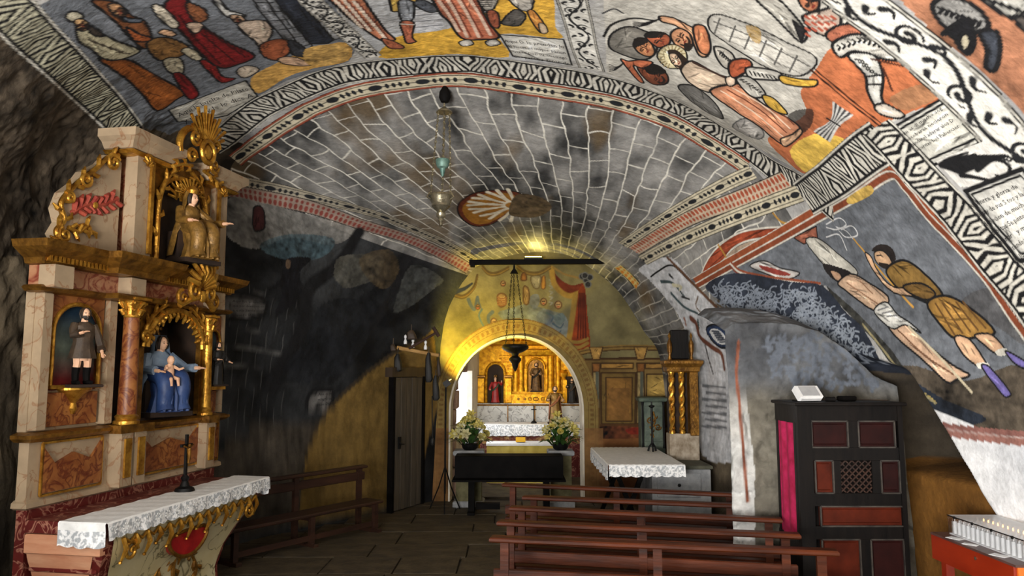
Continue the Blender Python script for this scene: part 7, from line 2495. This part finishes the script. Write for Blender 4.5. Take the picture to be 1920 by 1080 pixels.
for nm, x0, x1, z1, lb in (('a', -1.02, -0.48, 0.98, 'dark stone plinth left of the arch under the flowers'), ('b', 0.62, 1.08, 0.98, 'greenish stone plinth right of the arch under the flowers')):
    pl_ = thing('flower_plinth', lb, 'plinth', ((x0 + x1) / 2, 13.35, 0), 0, 'flower plinths')
    MB().box((0, 0, 0.06), (x1 - x0, 0.44, 0.12), bev=0.02).build('base', 'stone_grey', pl_, sm=False)
    MB().box((0, 0, 0.5), (x1 - x0 - 0.1, 0.36, 0.78), bev=0.01).build('shaft', mat('mossy_stone', (88, 84, 56), (122, 116, 84), rough=0.85, scale=6), pl_, sm=False)
    MB().box((0, 0, 0.93), (x1 - x0, 0.42, 0.09), bev=0.02).build('cap', 'stone_grey', pl_, sm=False)
bouquet('cream lilies and roses on the plinth left of the arch', (-0.74, 13.32, 0.976), 3, 0.31, 0.40, 0.02)
bouquet('yellow lilies and roses on the plinth right of the arch', (0.85, 13.32, 0.976), 8, 0.30, 0.38, -0.05)

# ------------------------------------------------------------------ lace-covered table, stone chest and side retable on the right
tb = thing('side_table', 'narrow table on dark crossed legs under a lace cloth, right of the arch', 'table', (1.34, 10.4, 0))
MB().box((0.5, 1.1, 1.06), (0.98, 2.2, 0.04)).build('table_top', 'grey_wood', tb, sm=False)
for y_ in (0.15, 2.05):
    MB().bar((0.08, y_, 0.0), (0.5, y_ + 0.0, 1.04), 0.06, 0.07, up=(0, 1, 0)).build('leg', 'black_wood', tb, sm=False)
    MB().bar((0.5, y_ + 0.07, 0.0), (0.08, y_ + 0.07, 1.04), 0.06, 0.07, up=(0, 1, 0)).build('leg', 'black_wood', tb, sm=False)
tc = thing('table_cloth', 'white lace-edged cloth on the table right of the arch', 'tablecloth', (1.34, 10.4, 0))
cloth(tc, -0.02, 1.02, -0.02, 2.22, 1.09, 0.15, 0.2, ends=(-1,))
ch = thing('stone_chest', 'grey whitewashed stone altar block with drawers, beside the lace table', 'altar', (2.0, 10.9, 0))
MB().box((0.42, 0.5, 0.48), (0.84, 1.0, 0.96), bev=0.015).build('block', 'stone_grey', ch, sm=False)
MB().box((0.42, 0.5, 0.985), (0.9, 1.04, 0.05), bev=0.01).build('slab', mat('slab_green', (66, 66, 54), (92, 90, 74), rough=0.8, scale=6), ch, sm=False)
for z_ in (0.28, 0.74):
    dw = MB().box((0.38, -0.012, z_), (0.62, 0.03, 0.34), bev=0.01).build('drawer', 'stone_grey', ch, sm=False)
    MB().ball((0.38, -0.04, z_), 0.025, 8).build('knob', 'dark_iron', dw)
srt = thing('side_retable', 'small dark retable with twisted gilt columns on the right side', 'retable', (2.4, 11.5, 1.01), 0.0)
srt.scale = (0.8, 0.8, 1.0)
MB().box((0.27, 0.16, 0.2), (0.56, 0.3, 0.4), bev=0.01).build('predella', mat('worn_white', (120, 104, 84), (176, 164, 146), rough=0.7, scale=7, bump=0.2), srt, sm=False)
MB().box((0.27, 0.24, 0.85), (0.5, 0.14, 0.98)).build('back_board', 'dark_niche', srt, sm=False)
MB().box((0.46, 0.06, 0.85), (0.16, 0.22, 0.96), bev=0.01).build('side_panel', 'old_gold', srt, sm=False)
m_ = MB()
moulding(m_, 0.0, 0.54, [(0.0, 1.32), (0.04, 1.34), (0.05, 1.4), (0.1, 1.46), (0.1, 1.5), (0.0, 1.52)], 0.3)
m_.build('cornice', 'old_gold', srt, sm=False)
MB().box((0.25, 0.2, 1.75), (0.34, 0.16, 0.46), bev=0.02).build('attic', 'conf_wood', srt, sm=False)
for x_ in (0.04, 0.46):
    MB().lathe([(0.04, 0), (0.025, 0.06), (0.05, 0.14), (0.05, 0.24), (0.015, 0.32), (0.03, 0.36), (0.002, 0.42)], (x_, 0.08, 1.52), 10).build('finial', 'old_gold', srt)
for x_ in (0.05, 0.24):
    tw = MB()
    for ph in (0.0, PI):
        tw.tube([(x_ + 0.026 * math.cos(ph + q * 5.2 * PI), 0.03 + 0.026 * math.sin(ph + q * 5.2 * PI), 0.46 + 0.8 * q) for q in np.linspace(0, 1, 60)], 0.034, 7)
    tw.build('twisted_column', 'gold', srt)
    MB().lathe([(0.06, 0), (0.06, 0.03), (0.04, 0.06)], (x_, 0.03, 0.4), 12).build('column_base', 'gold', srt)
    MB().lathe([(0.035, 0), (0.05, 0.03), (0.065, 0.07), (0.065, 0.09)], (x_, 0.03, 1.24), 12).build('capital', 'gold', srt)
gc = thing('green_cabinet', 'small green painted cabinet with carved gilt door, right of the arch', 'cabinet', (2.22, 12.98, 0))
MB().box((0.2, 0.16, 0.92), (0.4, 0.32, 1.8), bev=0.01).build('body', mat('sage_paint', (70, 82, 72), (104, 116, 100), rough=0.6, scale=8, bump=0.15), gc, sm=False)
m_ = MB()
moulding(m_, 0.0, 0.4, [(0.0, 1.82), (0.03, 1.83), (0.05, 1.88), (0.0, 1.9)], 0.32)
m_.build('cornice', 'sage_paint', gc, sm=False)
dd = MB().box((0.2, -0.012, 1.45), (0.3, 0.03, 0.6), bev=0.006).build('door', 'sage_paint', gc, sm=False)
g = MB()
curl(g, (0.14, 1.5), 0.06, 1.4, 0.014, 0, 1, -0.035)
curl(g, (0.27, 1.4), 0.06, 1.4, 0.014, 0, -1, -0.035)
leafy(g, [(0.2, 1.22), (0.17, 1.36), (0.23, 1.5), (0.2, 1.66)], 0.014, -0.035)
g.build('carving', 'old_gold', dd)
for x_ in (0.02, 0.38):
    MB().lathe([(0.025, 0), (0.016, 0.1), (0.022, 0.4), (0.016, 0.7), (0.026, 0.78)], (x_, -0.02, 1.04), 10).build('colonnette', 'dark_iron', gc)
cs_ = thing('iron_candlestick', 'dark iron candlestick standing at the right of the lace table', 'candlestick', (2.2, 11.9, 1.092))
MB().lathe([(0.02, 0.12), (0.014, 0.3), (0.022, 0.5), (0.016, 0.68), (0.045, 0.7), (0.05, 0.72), (0.012, 0.73), (0.012, 0.78)], n=12).build('stem', 'dark_iron', cs_)
for k in range(3):
    a = k * 2 * PI / 3 + 0.5
    MB().tube([(0, 0, 0.14), (0.05 * math.cos(a), 0.05 * math.sin(a), 0.08), (0.07 * math.cos(a), 0.07 * math.sin(a), 0.012)], [0.016, 0.014, 0.018], 6).build('foot', 'dark_iron', cs_)

# ------------------------------------------------------------------ offerings hung over the door
EV = (700, 600, 6.75)
ev = lambda x, y, Y=12.75: at(EV[0] + x / EV[2], EV[1] + y / EV[2], Y)
po = MB().tube([ev(300, 350), ev(560, 400), ev(845, 452)], [0.035, 0.032, 0.03], 8).build('offering_pole', mat('pale_wood', (150, 112, 60), (190, 150, 92), rough=0.6, scale=5), None)
tag(po, 'pale round pole fixed above the dark door', 'pole')
ct = thing('crutch', 'dark wooden crutch propped above the pole over the door', 'crutch', (0, 0, 0))
MB().tube([ev(450, 360, 12.7), ev(800, 160, 12.7)], 0.022, 8).build('shaft', 'bench_wood', ct)
MB().tube([ev(760, 90, 12.7), ev(830, 210, 12.7)], 0.03, 8).build('arm_rest', 'bench_wood', ct)
for i, (x, y, sx, sz, m_, nm, lb) in enumerate(((250, 350, .1, .12, 'brown_robe', 'leather_pouch', 'brown leather pouch hung at the left end of the pole'), (310, 540, .13, .3, 'black_robe', 'black_bag', 'black bag hanging from the left end of the pole'),
                                                (700, 600, .12, .5, 'black_robe', 'black_cloth', 'long black cloth hanging from the pole right of the door'), (790, 860, .11, .42, 'black_robe', 'black_sleeve', 'black sleeve dangling lowest right of the door'),
                                                (480, 190, .16, .16, 'brown_robe', 'felt_hat', 'dark felt hat hung above the pole'), (830, 600, .07, .3, 'grey_wood', 'wooden_leg', 'carved wooden leg hung at the right end of the pole'))):
    c = ev(x, y, 12.68)
    mb = MB()
    loft(mb, [(c.x, c.y, c.z - sz * 0.5, sx * 0.35, 0.04), (c.x + 0.01, c.y, c.z - sz * 0.4, sx * 0.55, 0.06), (c.x, c.y, c.z, sx * 0.5, 0.055), (c.x - 0.01, c.y, c.z + sz * 0.3, sx * 0.4, 0.05), (c.x, c.y, c.z + sz * 0.5, sx * 0.2, 0.025)], 14, 0.08, 5)
    mb.tube([(c.x, c.y, c.z + sz * 0.48), (c.x, c.y + 0.02, c.z + sz * 0.5 + 0.1)], 0.008, 5)
    tag(mb.build(nm, m_, None), lb, 'votive offering', 'offerings above the door')
for i, (x, y, lb) in enumerate(((405, 290, 'little pale wax figure standing leftmost on the pole'), (660, 360, 'pale wax candle stub in the middle of the pole'), (500, 338, 'small white wax figure left of the candle stub'))):
    c = ev(x, y + 40, 12.78) + Vector((0, 0, 0.035))
    mb = MB().lathe([(0.028, 0), (0.03, 0.04), (0.02, 0.07), (0.012, 0.09), (0.024, 0.11), (0.022, 0.14), (0.004, 0.16)], c, 10)
    tag(mb.build('wax_figure', 'candle_white', None), lb, 'wax figure', 'wax figures on the pole')
rp_ = MB().tube([ev(745, 960, 12.66), ev(745, 1200, 12.66), ev(748, 1500, 12.66)], 0.01, 6)
e_ = ev(748, 1540, 12.66)
rp_.ball(e_, 0.045, 10, 0.8, 0.8, 1.5)
tag(rp_.build('bell_rope', 'black_robe', None), 'black cord with a tassel hanging right of the door', 'cord')

# ------------------------------------------------------------------ chancel: gilded retable, altars, statues
RY = 17.6
rt = thing('gilded_retable', 'gilded retable with columns and niches filling the chancel', 'retable', (0, RY, 0))
X = lambda px, Y=RY: (px - 960) / F * Y
Z = lambda py, Y=RY: at(960, py, Y).z
MB().box((0.62, 0.3, 1.72), (2.9, 0.2, 3.4)).build('back_board', 'bright_gold', rt, sm=False)
MB().box((0.62, 0.1, Z(775)), (2.9, 0.3, 0.46)).build('marble_base', 'marble_grey', rt, sm=False)
for px_ in (952, 1002, 1040):
    MB().box((X(px_), -0.06, Z(775)), (0.02, 0.03, 0.4)).build('base_joint', 'old_gold', rt, sm=False)
m_ = MB()
moulding(m_, -0.8, 2.04, [(0, Z(762)), (0.05, Z(761)), (0.06, Z(758)), (0, Z(757))], 0.2)
m_.build('base_moulding', 'old_gold', rt, sm=False)
# gilt predella with raised motifs
MB().box((X(1005), 0.1, Z(748)), (1.15, 0.24, 0.22)).build('predella', 'bright_gold', rt, sm=False)
pm = [(972, 'dot'), (984, 'dot'), (993, 'box'), (1004, 'ring'), (1017, 'box')]
for px_, kd in pm:
    mb = MB()
    if kd == 'ring':
        mb.tube([(X(px_) + 0.06 * math.cos(a), -0.03, Z(748) + 0.04 * math.sin(a)) for a in np.linspace(0, 2 * PI, 15)[:-1]], 0.012, 6, closed=True)
    elif kd == 'box':
        mb.tube([(X(px_) + dx_, -0.03, Z(748) + dz_) for dx_, dz_ in ((-0.03, -0.03), (0.03, -0.03), (0.03, 0.03), (-0.03, 0.03))], 0.01, 6, closed=True)
    else:
        mb.ball((X(px_), -0.02, Z(748)), 0.03, 8, 1, .5, 1)
    mb.build('predella_motif', 'old_gold', rt)
# left niche with its dark relief
no = arch_outline(X(929), Z(756), Z(700), 0.22, 0.24, 14)
MB().prism(no, 0.17, 0.19).build('niche_ground', 'dark_niche', rt, sm=False)
fr_ = MB()
fr_.tube([(p[0], 0.14, p[1]) for p in no], 0.035, 8)
fr_.build('niche_frame', 'bright_gold', rt)
for px_ in (902, 953):
    MB().box((X(px_), 0.08, (Z(708) + Z(756)) / 2), (0.14, 0.2, Z(708) - Z(756)), bev=0.02).build('pier', 'bright_gold', rt, sm=False)
    MB().box((X(px_), 0.06, Z(706)), (0.2, 0.26, 0.05), bev=0.01).build('pier_cap', 'old_gold', rt, sm=False)
# gilt wall tiles behind the left niche
ti = 0
for i in range(7):
    for k in range(4):
        MB().box((X(938) + k * 0.09, 0.19, Z(712) + 0.03 + i * 0.085), (0.075, 0.03, 0.07), bev=0.01).build('gilt_tile', 'bright_gold', rt, sm=False)
for px_, r_ in ((967, 0.075), (977, 0.075), (1032, 0.08), (1046, 0.06)):
    MB().lathe([(r_ * 1.2, 0), (r_ * 1.2, 0.04), (r_, 0.08), (r_ * 0.95, 0.9), (r_ * 0.9, 1.2), (r_ * 1.2, 1.24), (r_ * 1.3, 1.3)], (X(px_), 0.06, Z(734)), 14).build('column', 'bright_gold', rt)
# centre niche
co_ = arch_outline(X(1005), Z(735), Z(690), 0.21, 0.22, 14)
MB().prism([(p[0] * 1.0, p[1]) for p in co_], 0.16, 0.185).build('niche_ground', 'old_gold', rt, sm=False)
fr_ = MB()
fr_.tube([(p[0], 0.14, p[1]) for p in co_], 0.03, 8)
for s in (-1, 1):
    fr_.box((X(1005) + s * 0.26, 0.12, (Z(735) + Z(692)) / 2), (0.08, 0.1, Z(692) - Z(735)))
    leafy(fr_, [(X(1005) + s * 0.33, Z(730)), (X(1005) + s * 0.35, Z(705)), (X(1005) + s * 0.33, Z(672))], 0.02, 0.14)
fr_.build('niche_frame', 'bright_gold', rt)
m_ = MB()
moulding(m_, X(960), X(1060), [(0, Z(668)), (0.06, Z(666)), (0.1, Z(660)), (0.12, Z(656)), (0, Z(654))], 0.2)
m_.build('entablature', 'bright_gold', rt, sm=False)
m_ = MB()
moulding(m_, X(900), X(1100), [(0, Z(648)), (0.06, Z(646)), (0.12, Z(640)), (0, Z(638))], 0.2)
m_.build('upper_cornice', 'bright_gold', rt, sm=False)
# right bay: dark figure and gilt vase
MB().box((X(1070), 0.14, (Z(756) + Z(706)) / 2), (0.36, 0.1, Z(706) - Z(756))).build('niche_ground', 'dark_niche', rt, sm=False)
MB().box((X(1058), 0.06, (Z(756) + Z(712)) / 2), (0.1, 0.16, Z(712) - Z(756)), bev=0.01).build('pier', 'bright_gold', rt, sm=False)
MB().lathe([(0.07, 0), (0.05, 0.04), (0.09, 0.1), (0.1, 0.15), (0.06, 0.2), (0.08, 0.23)], (X(1056), 0.05, Z(712)), 14).build('vase', 'bright_gold', rt)
mat('dark_gilt_robe', (60, 40, 22), (116, 84, 44), rough=0.5, metal=0.3, scale=10, bump=0.3)
saint('apostle_statue', 'dark bearded apostle statue in the central gilded niche', (X(1005), RY - 0.02, Z(735) + 0.03), 0, 0.66, 'dark_gilt_robe', 'black_robe', arms=((0.12, -0.18, 0.6), (-0.12, -0.18, 0.56)))
saint('archangel_statue', 'archangel statue in red and green in the left gilded niche', (X(929), RY - 0.0, Z(756) + 0.02), 0, 0.6, 'red_robe', mat('green_robe', (26, 50, 36), (50, 76, 56), rough=0.5, scale=8), beard=False, arms=((0.24, -0.15, 0.8), (-0.2, -0.2, 0.5)), crown='old_gold')
saint('martyr_statue', 'dim dark figure standing in the right edge of the gilded retable', (X(1071), RY - 0.02, Z(756) + 0.02), 0, 0.56, 'black_robe', 'brown_robe')
# high altar with its lace cloth
HA = 16.7
ha = thing('high_altar', 'high altar with a painted front below the gilded retable', 'altar', (0, HA, 0))
zt = Z(796, HA)
MB().box((0.45, 0.3, zt / 2), (2.3, 0.7, zt), bev=0.01).build('body', 'marble_wine', ha, sm=False)
MB().box((0.45, -0.06, zt - 0.3), (2.2, 0.03, 0.22)).build('front_panel', mat('carved_front', (96, 34, 20), (176, 140, 84), rough=0.6, scale=9, lo=0.45, hi=0.6), ha, sm=False)
hc = thing('high_altar_cloth', 'white lace cloth hanging over the high altar', 'altar cloth', (0, HA, 0))
cloth(hc, -0.72, 1.62, -0.1, 0.62, zt + 0.012, 0.24, 0.2)
acx = thing('small_crucifix', 'slim dark crucifix standing on the high altar', 'crucifix', (X(1001, HA), HA + 0.2, zt + 0.014))
MB().lathe([(0.07, 0), (0.06, 0.03), (0.02, 0.06), (0.015, 0.1)], n=10).build('foot', 'dark_iron', acx)
MB().box((0, 0, 0.23), (0.025, 0.02, 0.32)).box((0, 0, 0.3), (0.12, 0.02, 0.025)).build('cross', 'dark_iron', acx, sm=False)
sk = MB().tube([(0, 0, 0.0), (0.02, 0, 0.1), (0, 0, 0.16)], [0.03, 0.02, 0.01], 6)
saint('pilgrim_statue', 'bearded pilgrim apostle statue in gilt robe holding a book, on the high altar', (X(1040, HA), HA + 0.0, zt + 0.052), 0, 0.8, 'gilt_robe', mat('rust_cloak', (110, 60, 34), (150, 96, 60), rough=0.5, scale=8), arms=((0.2, -0.14, 0.6), (-0.2, -0.2, 0.62)))
# front altar with yellow cloth
FA = 15.6
fa = thing('mass_altar', 'front altar draped in a plain yellow cloth', 'altar', (0, FA, 0))
zf = Z(832, FA)
xa, xb = X(915, FA), X(1040, FA)
MB().box(((xa + xb) / 2, 0.25, zf / 2), (xb - xa - 0.06, 0.44, zf - 0.02)).build('body', 'stone_pink', fa, sm=False)
yc = thing('yellow_cloth', 'pale yellow cloth hanging to the floor from the front altar', 'altar cloth', (0, FA, 0))
rows = []
for (yy, z_) in ((0.5, zf), (0.0, zf), (-0.012, zf - 0.015), (-0.014, zf * 0.6), (-0.018, zf * 0.3), (-0.02, 0.06)):
    rows.append([(xa - 0.02 + (xb - xa + 0.04) * k / 40, yy + (0.012 * math.sin(k * 0.9) if z_ < zf - 0.1 else 0) * (1.5 - z_), z_) for k in range(41)])
MB().sheet(rows).build('drape', mat('yellow_linen', (206, 182, 84), (226, 204, 110), rough=0.8, scale=6, bump=0.05), yc)
fw = MB()
fw.sheet([[(xa - 0.03 + (xb - xa + 0.06) * k / 10, yy, zz_) for k in range(11)] for yy, zz_ in ((0.52, zf + 0.008), (-0.02, zf + 0.008), (-0.024, zf - 0.04))])
fw.build('white_runner', 'linen', yc)
bk = thing('missal', 'small yellow book on a stand on the front altar', 'book', (X(976, FA), FA + 0.15, zf + 0.012), 0.05)
MB().box((0, 0, 0.055), (0.2, 0.03, 0.11), bev=0.006, M=Matrix.Rotation(-0.5, 4, 'X')).build('cover', mat('yellow_book', (214, 160, 30), (226, 178, 50), rough=0.5), bk, sm=False)
MB().box((0, 0.02, 0.01), (0.16, 0.1, 0.016)).build('stand', 'grey_wood', bk, sm=False)
light('retable_spot', 'SPOT', (0.5, 14.6, 3.55), (0.5, 17.5, 2.2), 75, (1.0, 0.86, 0.5), spot_size=R(80), spot_blend=0.6, shadow_soft_size=0.1)
